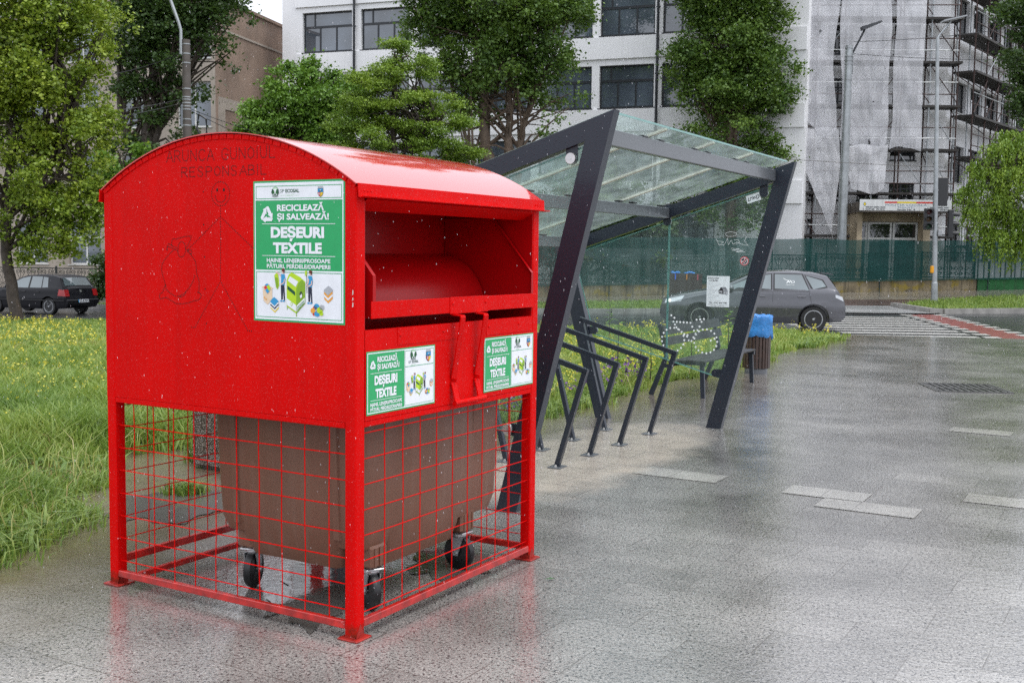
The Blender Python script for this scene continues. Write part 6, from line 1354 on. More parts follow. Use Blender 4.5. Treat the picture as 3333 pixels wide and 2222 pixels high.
# ================================================================ TREES
M_BARK = pbr('bark', (0.055, 0.042, 0.033), 0.75, var=.4, vscale=5, bmp=.5, bscale=14, streak=.4, streak_col=(.14, .09, .05))
M_BARKL = pbr('pale_bark', (0.12, 0.085, 0.06), 0.75, var=.4, vscale=4, bmp=.4, bscale=14, streak=.5, streak_col=(.04, .03, .025))
LEAF_YG = leafmat('yellow_green_leaf', [(0.065, 0.124, 0.013), (0.169, 0.260, 0.023), (0.312, 0.403, 0.039), (0.468, 0.520, 0.058)], .55)
LEAF_DK = leafmat('dark_green_leaf', [(.014, .034, .009), (.036, .078, .017), (.065, .125, .028), (.11, .18, .045)], .5)
LEAF_MD = leafmat('mid_green_leaf', [(0.048, 0.120, 0.014), (0.102, 0.216, 0.024), (0.168, 0.312, 0.036), (0.252, 0.408, 0.060)], .6)
LEAF_AC = leafmat('acacia_leaf', [(0.055, 0.115, 0.011), (0.132, 0.230, 0.022), (0.221, 0.336, 0.031), (0.309, 0.413, 0.043)], .8)
LEAF_DP = leafmat('poplar_leaf', [(0.024, 0.058, 0.012), (0.066, 0.138, 0.022), (0.132, 0.228, 0.034), (0.216, 0.324, 0.048)], .45)
def L(px, py, Y, rx, ry, w=1.0, rd=None):
    """foliage mass as seen in the photo: middle, distance and half sizes"""
    c = at(px, py, Y); k = Y / F_PX
    return (c, rx * k, (rd or rx) * k, ry * k, w)
def leaves(name, parent, lobes, n, size, mat, seed, cl=26, spread=.34, flat=1.0, droop=0.0):
    rg = np.random.default_rng(seed); o0 = np.array(parent.location)
    # lobes carry puffs, puffs carry sprays, sprays carry leaves
    PC, PR = [], []
    for l in lobes:
        vol = l[1] * l[2] * l[3]; m = int(max(4, min(40, 7 + vol * 2.6)) * l[4]); dd = rg.normal(size=(m, 3)); dd /= np.linalg.norm(dd, axis=1)[:, None]
        rr_ = rg.uniform(.3, 1.0, m) ** .5; rr_ = np.where(rg.uniform(0, 1, m) < .14, rr_ * 1.22, rr_)
        PC.append(np.array(list(l[0])) + dd * np.array([l[1], l[2], l[3]]) * rr_[:, None] * .9)
        base = min(l[1], l[3] * 1.3); PR.append(np.clip(base * rg.uniform(.22, .42, m), .22, .95))
    PC = np.concatenate(PC); PR = np.concatenate(PR); wt = PR ** 2.1; wt /= wt.sum(); nc = max(1, n // cl)
    idx = rg.choice(len(PC), nc, p=wt); d = rg.normal(size=(nc, 3)); d[:, 2] += .35; d /= np.linalg.norm(d, axis=1)[:, None]
    rad = rg.uniform(.3, 1.0, nc) ** .5 * (.85 + .25 * np.sin(d[:, 0] * 6 + idx) * np.sin(d[:, 2] * 7 + idx * 2)); tw = rg.uniform(0, 1, nc) < .08; rad = np.where(tw, rg.uniform(1.1, 1.5, nc), rad)
    C = PC[idx] + d * rad[:, None] * PR[idx][:, None] * np.array([1.12, 1.12, .82 * (.6 + .4 * flat)])
    cs = spread * .62 * rg.uniform(.45, 1.25, nc) * np.where(tw, .5, 1.0)
    P = np.repeat(C, cl, 0) + rg.normal(size=(nc * cl, 3)) * np.repeat(cs, cl)[:, None] * np.array([1, 1, .7 * flat])
    if droop:   # hanging strands instead of round sprays
        tt = np.tile(np.linspace(0, 1, cl), nc); ln_ = np.repeat(droop * rg.uniform(.4, 2.2, nc), cl); od = np.repeat(d[:, :2] * .35, cl, 0)
        P = np.repeat(C, cl, 0) + rg.normal(size=(nc * cl, 3)) * .05; P[:, :2] += od * (tt ** .6 * ln_)[:, None]; P[:, 2] -= ln_ * tt ** 1.3
    N = len(P); s = size * rg.uniform(.55, 1.35, N)
    a = rg.normal(size=(N, 3)); a[:, 2] *= .6; a /= np.linalg.norm(a, axis=1)[:, None]
    if droop: a = a * .5 + np.array([0, 0, -.9]); a /= np.linalg.norm(a, axis=1)[:, None]
    b = np.cross(a, rg.normal(size=(N, 3))); b /= np.linalg.norm(b, axis=1)[:, None] + 1e-9
    nn = np.cross(a, b)
    V = np.stack([P - a * s[:, None] * .5, P + b * s[:, None] * .36 + nn * s[:, None] * .08, P + a * s[:, None] * .6, P - b * s[:, None] * .36 + nn * s[:, None] * .08], 1).reshape(-1, 3) - o0
    F = np.arange(N * 4).reshape(N, 4); rnd_ = np.clip(np.repeat(rg.uniform(0, 1, nc), cl) * .55 + rg.uniform(0, 1, N) * .45, 0, 1)
    return raw_mesh(name, V, F, mat, parent, rnd_)
def tree(name, label, base, trunks, lobes, n, size, lm, seed, bark=None, group='trees round the square', limb_r=.06, **kw):
    o = thing(name, label, 'tree', base, 0, group); rg = random.Random(seed); B = Vector(base); m_ = MB()
    for pts, r0, r1 in trunks:
        P = [Vector(p) - B for p in pts]; n_ = len(P); q = []
        for a, b in zip(P, P[1:]): q += [a.lerp(b, k / 4) + Vector((rg.uniform(-1, 1), rg.uniform(-1, 1), 0)) * r0 * .25 * (k > 0) for k in range(4)]
        q.append(P[-1]); m_.tube(q, [r0 + (r1 - r0) * k / (len(q) - 1) for k in range(len(q))], 9)
        for l in lobes:
            for _ in range(2):
                s = q[rg.randrange(len(q) // 3, len(q))]; e = Vector(l[0]) - B + Vector((rg.uniform(-.6, .6) * l[1], rg.uniform(-.6, .6) * l[2], rg.uniform(-.4, .7) * l[3]))
                if e.z < s.z - .3 or (e - s).length > 5.5: continue
                md_ = s.lerp(e, .5) + Vector((rg.uniform(-.2, .2), rg.uniform(-.2, .2), .25)); m_.tube([s, md_, e], [limb_r, limb_r * .65, limb_r * .25], 6)
    m_.build('trunk', bark or M_BARK, o, True, 60)
    leaves('crown', o, lobes, n, size, lm, seed, **kw); return o
def gb(px, Y): c = at(px, 900, Y); return (c.x, Y, T(c.x, Y))
def A_(px, py, Y): return tuple(at(px, py, Y))
Y = 30.5
tree('poplar_tree', 'yellow green broadleaf tree at the left edge in front of the black car', gb(55, Y), [([gb(55, Y), A_(28, 880, Y), A_(15, 640, Y), A_(60, 300, Y), A_(90, 0, Y)], .17, .07), ([A_(15, 640, Y), A_(190, 420, Y), A_(270, 240, Y)], .07, .03), ([A_(18, 720, Y), A_(160, 600, Y), A_(250, 560, Y)], .06, .02)],
     [L(90, 20, Y, 260, 170), L(60, 230, Y, 230, 150), L(270, 180, Y, 90, 120), L(220, 420, Y, 150, 110, .8), L(60, 470, Y, 140, 110), L(290, 560, Y, 70, 90), L(120, 640, Y, 200, 110), L(230, 760, Y, 95, 90), L(60, 780, Y, 110, 75), L(-120, 350, Y, 160, 420), L(330, 130, Y, 40, 60, .5), L(250, 680, Y, 85, 60), L(110, 560, Y, 180, 90), L(60, 680, Y, 150, 80), L(200, 690, Y, 130, 70), L(150, 790, Y, 110, 55), L(300, 420, Y, 70, 90), L(150, 330, Y, 190, 120), L(320, 640, Y, 45, 50, .6), L(60, -230, Y, 260, 170, .8), L(80, -480, Y, 210, 170, .8), L(-250, -200, Y, 200, 300, .6)], 150000, .092, LEAF_YG, 21, cl=26, spread=.27)
Y = 42
tree('dark_tree', 'tall dark green tree with several black trunks behind the concrete pole', gb(470, Y), [([gb(470, Y), A_(470, 520, Y), A_(480, 380, Y), A_(500, 200, Y), A_(520, -50, Y)], .34, .1), ([gb(462, Y), A_(440, 520, Y), A_(395, 380, Y), A_(385, 200, Y)], .24, .08), ([gb(478, Y), A_(500, 480, Y), A_(525, 380, Y), A_(560, 180, Y), A_(620, 0, Y)], .16, .06), ([gb(485, Y), A_(490, 500, Y), A_(545, 360, Y), A_(640, 230, Y)], .09, .04)],
     [L(560, -10, Y, 230, 160), L(430, 120, Y, 120, 150), L(660, 110, Y, 110, 110), L(520, 210, Y, 140, 90, .8), L(740, 40, Y, 60, 80, .7), L(735, 180, Y, 45, 60, .7), L(640, 320, Y, 65, 60, .6), L(410, 260, Y, 70, 60, .5), L(560, 400, Y, 110, 55, .35), L(400, 480, Y, 60, 50, .5), L(470, 340, Y, 110, 80, .7), L(590, 300, Y, 90, 60, .7), L(540, 470, Y, 130, 60, .6), L(540, -260, Y, 220, 150, .8), L(520, -500, Y, 180, 150, .7)], 82000, .125, LEAF_DK, 22, cl=28, spread=.38)
Y = 39
tree('young_tree', 'small leafy tree with bluish green leaves low behind the red arch at left', gb(400, Y), [([gb(400, Y), A_(395, 640, Y), A_(390, 500, Y)], .09, .03)], [L(400, 530, Y, 85, 75), L(370, 620, Y, 60, 70), L(450, 600, Y, 70, 60), L(345, 560, Y, 30, 60, .6)], 6500, .15, LEAF_MD, 23, spread=.26)
Y = 44
tree('shrub', 'dark evergreen shrub beside the rear of the black car', gb(350, Y), [([gb(350, Y), A_(350, 850, Y)], .06, .03)], [L(345, 880, Y, 45, 70), L(320, 930, Y, 50, 40), L(380, 840, Y, 40, 60)], 4000, .12, LEAF_DK, 24, spread=.2)
Y = 40
tree('plum_tree', 'bright green bushy tree in front of the brown side wall', gb(960, Y), [([gb(960, Y), A_(955, 540, Y), A_(940, 400, Y), A_(980, 280, Y)], .13, .04), ([gb(960, Y), A_(1010, 480, Y), A_(1060, 330, Y)], .09, .03)],
     [L(950, 300, Y, 95, 60), L(1050, 270, Y, 95, 55), L(880, 370, Y, 90, 60), L(990, 390, Y, 150, 70), L(830, 440, Y, 60, 45), L(1110, 340, Y, 90, 70), L(1000, 470, Y, 180, 60), L(1000, 225, Y, 40, 30, .5), L(925, 240, Y, 30, 30, .4), L(1000, 340, Y, 150, 80), L(880, 430, Y, 110, 60), L(1090, 430, Y, 110, 70), L(960, 440, Y, 150, 60), L(1130, 290, Y, 60, 50)], 56000, .105, LEAF_MD, 25, cl=26, spread=.30)
Y = 36
tree('acacia_tree', 'feathery light green acacia between the bushy tree and the dark poplar', gb(1290, Y), [([gb(1290, Y), A_(1290, 560, Y), A_(1275, 420, Y), A_(1290, 300, Y), A_(1285, 170, Y)], .12, .025), ([gb(1290, Y), A_(1340, 500, Y), A_(1430, 400, Y)], .08, .02)],
     [L(1285, 160, Y, 40, 28, .7), L(1265, 215, Y, 75, 26), L(1190, 270, Y, 80, 30), L(1370, 225, Y, 70, 30), L(1290, 300, Y, 130, 34), L(1200, 350, Y, 100, 34), L(1420, 345, Y, 100, 32), L(1350, 400, Y, 120, 36), L(1480, 400, Y, 60, 26), L(1120, 420, Y, 70, 28), L(1250, 460, Y, 150, 36), L(1430, 470, Y, 110, 34), L(1500, 505, Y, 60, 26), L(1100, 480, Y, 60, 30), L(1330, 520, Y, 150, 40), L(1230, 310, Y, 110, 34), L(1340, 330, Y, 120, 40), L(1300, 370, Y, 140, 40), L(1180, 390, Y, 110, 40), L(1400, 430, Y, 120, 40), L(1280, 430, Y, 150, 40), L(1190, 500, Y, 120, 44), L(1400, 515, Y, 110, 40), L(1260, 250, Y, 90, 30)], 84000, .062, LEAF_AC, 26, cl=30, spread=.28, flat=.45, limb_r=.04)
Y = 45
tree('dark_tree', 'broad dark green poplar in front of the white block with reddish bare trunks', gb(1620, Y), [([gb(1600, Y), A_(1590, 540, Y), A_(1575, 420, Y), A_(1560, 250, Y), A_(1540, 0, Y)], .3, .1), ([gb(1620, Y), A_(1650, 520, Y), A_(1660, 400, Y), A_(1660, 200, Y), A_(1680, -20, Y)], .22, .08), ([gb(1640, Y), A_(1690, 510, Y), A_(1700, 420, Y), A_(1760, 250, Y)], .22, .07), ([gb(1610, Y), A_(1540, 520, Y), A_(1480, 330, Y)], .15, .05)],
     [L(1600, 0, Y, 250, 170), L(1430, 130, Y, 110, 110), L(1780, 60, Y, 150, 130), L(1600, 200, Y, 200, 110), L(1800, 220, Y, 110, 90), L(1450, 270, Y, 90, 70), L(1640, 320, Y, 180, 60, .8), L(1820, 340, Y, 80, 60, .8), L(1540, 380, Y, 120, 50, .7), L(1760, 420, Y, 100, 45, .5), L(1360, 30, Y, 60, 60, .6), L(1890, 30, Y, 50, 60, .6), L(1520, 490, Y, 70, 60, .6), L(1620, -270, Y, 230, 150, .8), L(1630, -510, Y, 180, 150, .7), L(1700, 130, Y, 180, 120), L(1500, 40, Y, 150, 130)], 108000, .122, LEAF_DP, 27, M_BARKL, cl=28, spread=.38)
Y = 49.4
tree('poplar_tree', 'round topped green poplar standing behind the shelter roof beside the nets', gb(2385, Y), [([gb(2385, Y), A_(2380, 600, Y), A_(2375, 420, Y), A_(2385, 200, Y), A_(2400, -40, Y)], .3, .08), ([A_(2380, 560, Y), A_(2400, 400, Y), A_(2450, 200, Y)], .14, .04), ([A_(2380, 560, Y), A_(2330, 400, Y), A_(2270, 200, Y)], .12, .04)],
     [L(2380, -20, Y, 190, 130), L(2260, 110, Y, 80, 90), L(2500, 110, Y, 85, 110), L(2370, 170, Y, 150, 110), L(2530, 220, Y, 65, 70), L(2230, 240, Y, 70, 60), L(2480, 310, Y, 110, 70), L(2310, 310, Y, 130, 70), L(2210, 340, Y, 50, 40, .7), L(2540, 330, Y, 50, 40, .8), L(2400, 420, Y, 130, 55, .8), L(2260, 430, Y, 80, 40, .7), L(2500, 440, Y, 60, 50, .8), L(2330, 490, Y, 90, 40, .7), L(2470, 500, Y, 80, 40, .7), L(2420, 610, Y, 140, 90, .7), L(2250, 640, Y, 110, 90, .6), L(2350, 720, Y, 140, 60, .6), L(2300, 540, Y, 100, 50, .9), L(2420, 555, Y, 120, 50, .9), L(2520, 480, Y, 70, 60, .8), L(2220, 470, Y, 60, 50, .7), L(2385, -240, Y, 150, 130, .8), L(2390, -430, Y, 100, 110, .7), L(2430, 240, Y, 140, 110), L(2300, 200, Y, 120, 110), L(2400, 350, Y, 150, 70), L(2380, 470, Y, 120, 50)], 122000, .125, LEAF_DP, 28, M_BARKL, cl=28, spread=.38)
Y = 49
tree('dark_tree', 'low dark tree behind the green mesh seen through the shelter glass', gb(1900, Y), [([gb(1900, Y), A_(1900, 700, Y)], .2, .08)], [L(1800, 720, Y, 110, 130), L(1950, 700, Y, 150, 120), L(2110, 760, Y, 120, 110), L(1900, 600, Y, 160, 70, .6), L(2080, 640, Y, 100, 60, .6), L(2030, 850, Y, 220, 60)], 17000, .18, LEAF_DK, 29, spread=.35)
Y = 46
tree('dark_tree', 'dark tree cut by the right edge in front of the side wing', gb(3420, Y), [([gb(3420, Y), A_(3400, 500, Y), A_(3380, 100, Y), A_(3370, -50, Y)], .25, .1)], [L(3370, 20, Y, 120, 130), L(3350, 190, Y, 90, 110), L(3400, 320, Y, 110, 110), L(3290, 90, Y, 45, 60, .5), L(3330, 370, Y, 55, 50, .6)], 20000, .125, LEAF_DK, 30, cl=26, spread=.34)
Y = 43.5
tree('willow_tree', 'light green drooping tree at the right edge above the green screen', gb(3425, Y), [([gb(3425, Y), A_(3420, 760, Y), A_(3390, 600, Y), A_(3330, 490, Y), A_(3240, 500, Y)], .16, .03), ([A_(3400, 620, Y), A_(3300, 570, Y), A_(3200, 610, Y)], .05, .02)],
     [L(3320, 445, Y, 60, 18), L(3250, 475, Y, 55, 22), L(3340, 500, Y, 70, 24), L(3200, 545, Y, 45, 22), L(3290, 560, Y, 80, 26), L(3160, 620, Y, 36, 22, .8), L(3240, 630, Y, 70, 26), L(3340, 620, Y, 60, 30), L(3180, 690, Y, 40, 22, .8), L(3270, 700, Y, 70, 26), L(3340, 720, Y, 50, 30), L(3230, 760, Y, 45, 20, .7), L(3310, 785, Y, 55, 24)], 26000, .085, LEAF_AC, 31, cl=26, spread=.24, droop=.55)

# ================================================================ MEADOW, VERGES
_EY = [4, 5.2, 6.3, 6.7, 7.2, 8.15, 9.35, 9.75, 10.3, 11.2, 12.16, 40]
_EX = [-4.2, -3.45, -2.98, -2.92, -2.92, -3.10, -3.36, -3.0, -1.9, -.55, .30, -2.93 + (40 - 6.3) * .559]
def edge_x(y): return np.interp(y, _EY, _EX)
def near_y(x): return np.interp(x, [p[0] for p in NEAR_EDGE], [p[1] for p in NEAR_EDGE])
Tn = np.vectorize(T)
def grassmat():
    mt, t, b = new_mat('meadow_grass'); v = coords(t)
    g = node(t, 'ShaderNodeAttribute', attribute_name='rnd')
    f = math_n(t, 'ADD', math_n(t, 'MULTIPLY', math_n(t, 'SUBTRACT', noise(t, v, .9, 4), .5), .55), g.outputs['Fac'])
    c = ramp(t, f, [(0.0, (.07, .145, .022)), (.3, (.175, .28, .048)), (.55, (.27, .36, .068)), (.74, (.38, .43, .11)), (.86, (.42, .37, .15)), (1.0, (.50, .38, .18))])
    t.links.new(c, b.inputs['Base Color']); b.inputs['Roughness'].default_value = .4
    tl = node(t, 'ShaderNodeBsdfTranslucent'); t.links.new(c, tl.inputs[0]); ms = node(t, 'ShaderNodeMixShader'); ms.inputs[0].default_value = .35
    t.links.new(b.outputs[0], ms.inputs[1]); t.links.new(tl.outputs[0], ms.inputs[2]); t.links.new(ms.outputs[0], t.nodes['Material Output'].inputs[0]); return mt
M_GRASS = grassmat()
def blades(name, X, Yy, H, Wd, tint, lean, seed, mat=M_GRASS, z=None):
    rg = np.random.default_rng(seed); n = len(X); Z = (Tn(X, Yy) if z is None else z) - .05
    a = rg.uniform(0, 2 * np.pi, n); ld_ = rg.uniform(0, 2 * np.pi, n); ln_ = H * lean * rg.uniform(.3, 1.3, n)
    dx, dy = np.cos(a) * Wd / 2, np.sin(a) * Wd / 2; lx, ly = np.cos(ld_) * ln_, np.sin(ld_) * ln_
    H = H + .05
    def P(x, y, zz): return np.stack([x, y, zz], 1)
    V = np.stack([P(X - dx, Yy - dy, Z), P(X + dx, Yy + dy, Z), P(X + lx * .25 - dx * .85, Yy + ly * .25 - dy * .85, Z + H * .6), P(X + lx * .25 + dx * .85, Yy + ly * .25 + dy * .85, Z + H * .6),
                  P(X + lx - dx * .12, Yy + ly - dy * .12, Z + H * (1 - .25 * lean)), P(X + lx + dx * .12, Yy + ly + dy * .12, Z + H * (1 - .25 * lean))], 1).reshape(-1, 3)
    i = np.arange(n)[:, None] * 6; F = np.concatenate([i + np.array([0, 1, 3, 2]), i + np.array([2, 3, 5, 4])], 1).reshape(-1, 4)
    return raw_mesh(name, V, F, mat, None, np.repeat(tint, 2))
rg = np.random.default_rng(4)
def field(n, y0, y1, p=1.0):
    out_x, out_y = [], []
    while sum(map(len, out_x)) < n:
        u = rg.uniform(0, 1, n); y = y0 * (y1 / y0) ** u if p == 1 else y0 + (y1 - y0) * u
        xl = -.50 * y - 1.2; xr = edge_x(y) + .10 * np.sin(y * 3.1) + .06 * np.sin(y * 7.7 + 1); x = xl + (xr - xl) * rg.uniform(0, 1, n)
        k = rg.uniform(0, 1, n) < (xr - xl) / (y * .86 + 4); k &= y < near_y(x) - .25
        out_x.append(x[k]); out_y.append(y[k])
    return np.concatenate(out_x)[:n], np.concatenate(out_y)[:n]
X, Yy = field(175000, 5.2, 34)
de = edge_x(Yy) - X
clump = .5 + .5 * np.sin(X * 2.3 + np.sin(Yy * 1.7) * 2) * np.sin(Yy * 1.9 + np.sin(X * 1.3) * 2)
H = (.15 + .15 * clump + rg.uniform(-.06, .12, len(X))) * np.clip(.35 + de * .7, .35, 1.0)
H = np.maximum(H, .06) * np.clip(1.25 - (Yy - 8) * .045, .62, 1.15)
tint = .18 + .42 * rg.beta(2, 2.2, len(X)) + .10 * (clump - .5)
tint += .10 * np.clip((Yy - 11) / 6, 0, 1)
st_ = np.exp(-(((X + 3.75) / .55) ** 2 + ((Yy - 8.55) / .42) ** 2)); sel = rg.uniform(0, 1, len(X)) < st_ * 1.1
tint[sel] = rg.uniform(.80, 1.05, sel.sum()); H[sel] *= .5; H *= 1 - .6 * np.clip(st_, 0, 1)
tint += .13 * np.sin(X * 1.9 + 2 * np.sin(Yy * 1.3)) * np.sin(Yy * 2.3 + X)
wd = .006 + .00105 * Yy
kp = ~((rg.uniform(0, 1, len(X)) < .5) & (de < .25)); 
kind(blades('meadow_grass', X[kp], Yy[kp], H[kp], wd[kp], tint[kp], .55, 9), 'stuff', 'long wet meadow grass beside the paving', 'grass')
# ragged tufts leaning over the edge of the paving
n = 9000; y = rg.uniform(5.6, 24, n); tu = (np.sin(y * 2.1) + np.sin(y * 5.3 + 1)) * .09; x = edge_x(y) + tu + rg.normal(0, .12, n) - .05
k = (np.sin(y * 1.1 + .6) > -.55); kind(blades('edge_grass', x[k], y[k], rg.uniform(.05, .20, n)[k], (.006 + .0009 * y)[k], rg.uniform(.12, .62, n)[k], 1.1, 12), 'stuff', 'ragged grass tufts along the paving edge', 'grass')
# seed heads standing above the grass
X, Yy = field(2600, 6.0, 22); kind(blades('seed_grass', X, Yy, rg.uniform(.22, .40, len(X)), .004 + .0006 * Yy, rg.uniform(.6, .9, len(X)), .8, 15), 'stuff', 'pale seed heads above the meadow', 'grass')
# broad leaved weeds among the grass
X, Yy = field(3000, 5.8, 26); k = np.sin(X * 2.7) * np.sin(Yy * 2.1 + X) > -.1; X, Yy = X[k], Yy[k]
Xr = np.repeat(X, 6) + rg.normal(0, .05, len(X) * 6); Yr = np.repeat(Yy, 6) + rg.normal(0, .05, len(X) * 6)
kind(blades('broadleaf_weeds', Xr, Yr, rg.uniform(.07, .19, len(Xr)) * np.clip(1.25 - (Yr - 8) * .045, .6, 1.1), rg.uniform(.014, .026, len(Xr)) + .0009 * Yr, rg.uniform(.05, .42, len(Xr)), 1.5, 16), 'stuff', 'broad leaved weeds among the meadow grass', 'weeds')
# far verge and grass corner across the road
def patch(name, poly, n, hh, seed, label, ymin, ymax):
    r2 = np.random.default_rng(seed); xs_, ys_ = [], []
    px_ = [p[0] for p in poly]; py_ = [p[1] for p in poly]; c = 0
    while c < n:
        x = r2.uniform(min(px_), max(px_), n); y = r2.uniform(min(py_), max(py_), n); ins = np.zeros(n, bool); j = len(poly) - 1
        for i in range(len(poly)):
            cond = ((py_[i] > y) != (py_[j] > y)) & (x < (px_[j] - px_[i]) * (y - py_[i]) / (py_[j] - py_[i] + 1e-9) + px_[i]); ins ^= cond; j = i
        xs_.append(x[ins]); ys_.append(y[ins]); c += ins.sum()
    x = np.concatenate(xs_)[:n]; y = np.concatenate(ys_)[:n]
    return kind(blades(name, x, y, r2.uniform(.4, 1.2, n) * hh, np.full(n, .035), r2.uniform(.15, .6, n), .5, seed, M_GRASS, Tn(x, y) + .06), 'stuff', label, 'grass')
patch('verge_grass', [(-30, 51.3), (-16, 44.9), (-6, 39.0), (3.1, 35.2), (7.2, 35.6), (7.2, 39.6), (-3, 40.2), (-8, 43), (-24, 50.2)], 26000, .16, 17, 'green grass verge across the road', 35, 51)
patch('corner_grass', [(13.8, 39.4), (13.9, 36.7), (14.2, 36.5), (17.2, 37.65), (34, 43.7), (34, 44.4), (19, 43.2), (15.3, 41.2)], 14000, .18, 18, 'green grass corner round the traffic light', 36, 44)
sl_ = MB(); pg = [(13.8, 39.4), (13.8, 36.6), (14.1, 36.4), (17.2, 37.55), (34, 43.6), (34, 44.6), (19, 43.4), (15.3, 41.4)]; sl_.add([(x, y, T(x, y) + .07) for x, y in pg], [tuple(range(len(pg)))]); kind(sl_.build('corner_soil', M_SOIL), 'structure', 'soil of the grass corner', 'ground')
pg = [(-30, 51.2), (-16, 44.8), (-6, 38.9), (3.1, 35.1), (7.2, 35.4), (7.2, 39.7), (-3, 40.3), (-8, 43), (-24, 50.3)]; sl_ = MB(); ct = (-4, 41); sl_.add([(x, y, T(x, y) + .06) for x, y in pg], [tuple(range(len(pg)))]); kind(sl_.build('verge_soil', M_SOIL), 'structure', 'soil of the grass verge', 'ground')
# yellow flowers
M_YEL = leafmat('yellow_petal', [(.55, .48, .03), (.72, .63, .07), (.8, .74, .16)], 2.0, .5, .3)
def flowers(name, X, Yy, h0, h1, npet, mat, seed, label, sz=(.006, .0006), r=.03):
    g2 = np.random.default_rng(seed); n = len(X); H = g2.uniform(h0, h1, n); Z = Tn(X, Yy)
    cx = np.repeat(X, npet) + g2.normal(0, r, n * npet); cy = np.repeat(Yy, npet) + g2.normal(0, r, n * npet); cz = np.repeat(Z + H, npet) + g2.normal(-.02, r * 1.3, n * npet)
    s = (sz[0] + sz[1] * np.repeat(Yy, npet)) * g2.uniform(.6, 1.2, n * npet)
    C = np.stack([cx, cy, cz], 1); a = g2.normal(size=C.shape); a /= np.linalg.norm(a, axis=1)[:, None]; b = np.cross(a, g2.normal(size=C.shape)); b /= np.linalg.norm(b, axis=1)[:, None]
    V = np.stack([C - a * s[:, None], C + b * s[:, None], C + a * s[:, None], C - b * s[:, None]], 1).reshape(-1, 3)
    return kind(raw_mesh(name, V, np.arange(len(V)).reshape(-1, 4), mat, None, g2.uniform(0, 1, len(C))), 'stuff', label, 'flowers')
X, Yy = field(3400, 9.0, 31); pa = np.sin(X * 1.1 + 1) * np.sin(Yy * .7 + X * .3) + rg.uniform(-.8, .8, len(X)); k = (pa > -.25) & (edge_x(Yy) - X > .35)
k &= (rg.uniform(0, 1, len(X)) < np.clip((Yy - 9) / 5, .12, 1))
flowers('yellow_flowers', X[k], Yy[k], .14, .30, 6, M_YEL, 40, 'small pale yellow flowers all over the meadow')
n = 110; y = rg.uniform(12, 17.5, n); x = edge_x(y) - rg.uniform(.25, 1.3, n); flowers('yellow_flowers', x, y, .15, .34, 6, M_YEL, 41, 'small yellow flowers beside the bicycle stands')
M_PUR = leafmat('purple_petal', [(.08, .02, .16), (.16, .05, .28), (.25, .10, .38)], 2.0, .5, .3)
n = 60; y = np.concatenate([rg.normal(14.6, .5, 40), rg.normal(12.2, .25, 20)]); x = edge_x(y) - rg.uniform(.15, .6, n); flowers('purple_flowers', x, y, .12, .38, 7, M_PUR, 42, 'purple vetch flowers near the bench', (.010, .0007), .03)
# saplings near the bench
M_SAP = leafmat('sapling_leaf', [(.06, .14, .01), (.12, .25, .018), (.2, .36, .025), (.3, .42, .04)], 3, .4, .4)
def sapling(label, x, y, h, seed, nl=16, lean=(0, 0)):
    o = thing('sapling', label, 'young plant', (x, y, T(x, y)), 0, 'young plants in the meadow by the shelter'); rr = random.Random(seed)
    tp = Vector((lean[0], lean[1], h)); MB().tube([(0, 0, -.05), tp * .5 + Vector((rr.uniform(-.02, .02), 0, 0)), tp], [.012, .009, .004], 6).build('stem', M_BARK, o)
    V = []; 
    for k in range(nl):
        f = .25 + .75 * k / nl; p = tp * f; az = k * 2.4 + rr.uniform(-.3, .3); ln_ = (.30 * (1 - .5 * f) + .05) * h * .75; d = Vector((math.cos(az), math.sin(az), .35 + .5 * f)).normalized(); sd = Vector((-math.sin(az), math.cos(az), 0))
        for q in range(1, 10):
            c = p + d * ln_ * q / 9 + Vector((0, 0, -.10 * h * (q / 9) ** 2)); w_ = ln_ * .26 * (1.15 - q / 10)
            for s in (-1, 1):
                t_ = c + sd * s * w_ + d * w_ * .4 + Vector((0, 0, -.3 * w_)); m2 = (c + t_) / 2
                V += [c, m2 + d * w_ * .22, t_, m2 - d * w_ * .22]
    V = np.array([tuple(v) for v in V]); return raw_mesh('foliage', V, np.arange(len(V)).reshape(-1, 4), M_SAP, o, np.array([rr.random() for _ in range(len(V) // 4)])), o
for k, (px, py0, py1, Yd, lab) in enumerate(((2012, 1200, 1035, 15.3, 'tall light green young plant seen between the stands and the bench back'), (2085, 1215, 1080, 15.1, 'bushy young plant behind the third bicycle stand'), (2115, 1220, 1120, 15.4, 'short young plant just behind the near end of the bench'), (2370, 1150, 1002, 18.6, 'bright feathery young plant behind the bench and the leaning steel leg'), (1985, 1020, 985, 22.5, 'yellowish young plant farther off seen through the shelter glass'), (2250, 1190, 1110, 16.6, 'young plant under the middle of the bench seat'))):
    b_ = at(px, py0, Yd); t_ = at(px, py1, Yd); sapling(lab, b_.x, Yd, t_.z - T(b_.x, Yd), 60 + k, 18)
# single tuft growing out of the mud beside the cage
n = 420; rt = np.random.default_rng(8); x = rt.normal(-2.39, .07, n); y = rt.normal(8.1, .06, n)
tag(blades('grass_tuft', x, y, rt.uniform(.05, .16, n), np.full(n, .009), rt.uniform(.05, .5, n), 1.0, 19), 'small bright grass tuft growing out of the wet paving behind the cage', 'grass tuft')
n = 160; x = rt.normal(-2.62, .05, n); y = rt.normal(9.35, .06, n); tag(blades('weed_tuft', x, y, rt.uniform(.08, .24, n), np.full(n, .012), rt.uniform(.05, .4, n), .8, 20), 'small dark weed in the mud beside the speckled concrete block', 'weed')
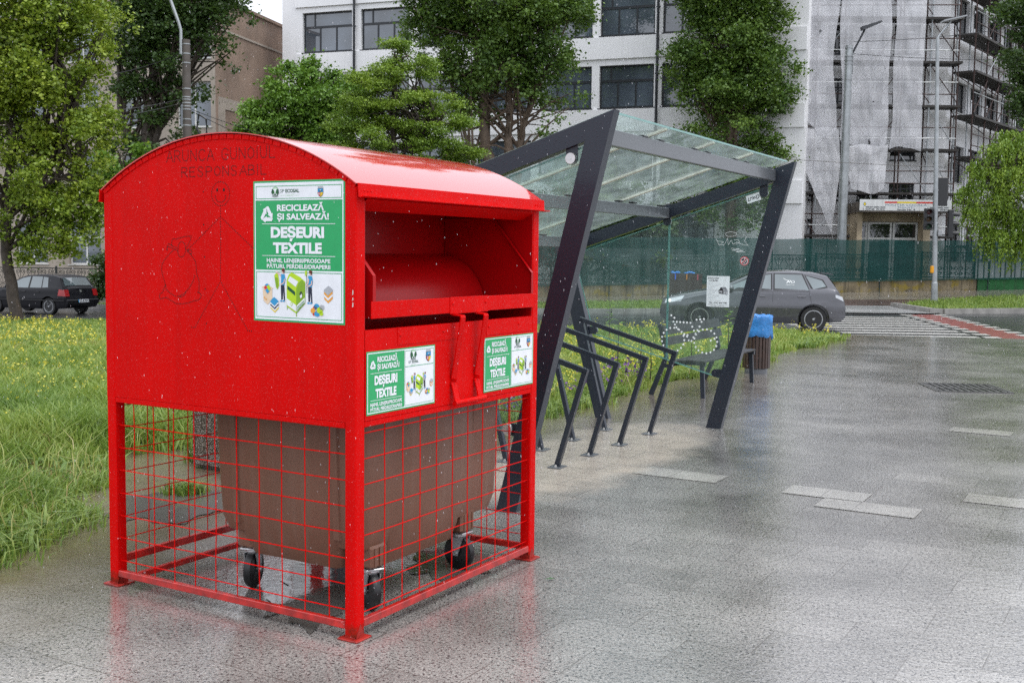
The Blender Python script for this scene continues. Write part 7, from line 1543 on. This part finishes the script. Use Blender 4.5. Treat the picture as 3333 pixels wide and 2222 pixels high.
# fallen leaves
def fleaf(label, px, py, c, a):
    R_ = at(px, py, 6.0); d = Vector((R_.x, R_.y, R_.z - CAM_H)); k = -CAM_H / d.z; p = Vector((0, 0, CAM_H)) + d * k
    m_ = MB(); m_.add([(.03, 0, .006), (.008, .013, .012), (-.03, .004, .007), (-.005, -.012, .010)], [(0, 1, 2), (0, 2, 3)]); o = m_.build('fallen_leaf', solid('leaf_%d' % px, c, .4)); o.location = (p.x, p.y, .002); o.rotation_euler = (0, 0, a); tag(o, label, 'leaf')
fleaf('green leaf lying on the wet paving right of the cage', 1790, 1888, (.03, .10, .02), .3); fleaf('yellow leaf lying at the muddy edge of the paving', 168, 1744, (.6, .4, .03), 1.0)

# ================================================================ RAIN
rr = np.random.default_rng(77); N = 5600
Yd = 3.0 * (34 / 3.0) ** rr.uniform(0, 1, N); Xd = (rr.uniform(-.53, .53, N)) * Yd; Zd = CAM_H + rr.uniform(-.36, .30, N) * Yd
k = Zd > .03; Xd, Yd, Zd = Xd[k], Yd[k], Zd[k]; N = len(Xd); w_ = (.0006 + .00009 * Yd) * rr.uniform(.45, 1.2, N); h_ = w_ * rr.uniform(2.4, 5.0, N); tilt = rr.normal(-.06, .05, N)
C = np.stack([Xd, Yd, Zd], 1)
def O_(x, y, z): return C + np.stack([x * np.ones(N) + tilt * z, y * np.ones(N), z * np.ones(N)], 1)
V = np.stack([O_(0, 0, h_), O_(w_, 0, 0), O_(0, w_, 0), O_(-w_, 0, 0), O_(0, -w_, 0), O_(0, 0, -h_)], 1).reshape(-1, 3)
i = np.arange(N)[:, None] * 6; F = np.concatenate([i + np.array(t_) for t_ in ((0, 1, 2), (0, 2, 3), (0, 3, 4), (0, 4, 1), (5, 2, 1), (5, 3, 2), (5, 4, 3), (5, 1, 4))], 1).reshape(-1, 3)
M_DROP = bpy.data.materials.new('rain_drop'); M_DROP.use_nodes = True; t = M_DROP.node_tree; t.nodes.clear()
out = node(t, 'ShaderNodeOutputMaterial'); a_ = node(t, 'ShaderNodeBsdfTransparent'); b_ = node(t, 'ShaderNodeBsdfDiffuse'); b_.inputs[0].default_value = (.95, .96, 1, 1); c_ = node(t, 'ShaderNodeBsdfTranslucent'); c_.inputs[0].default_value = (.95, .96, 1, 1)
m1 = node(t, 'ShaderNodeMixShader'); m1.inputs[0].default_value = .5; t.links.new(b_.outputs[0], m1.inputs[1]); t.links.new(c_.outputs[0], m1.inputs[2]); m2 = node(t, 'ShaderNodeMixShader'); m2.inputs[0].default_value = .34
t.links.new(a_.outputs[0], m2.inputs[1]); t.links.new(m1.outputs[0], m2.inputs[2]); t.links.new(m2.outputs[0], out.inputs[0])
rain = raw_mesh('rain', V, F, M_DROP, None, None, True); kind(rain, 'stuff', 'falling rain drops', 'rain')
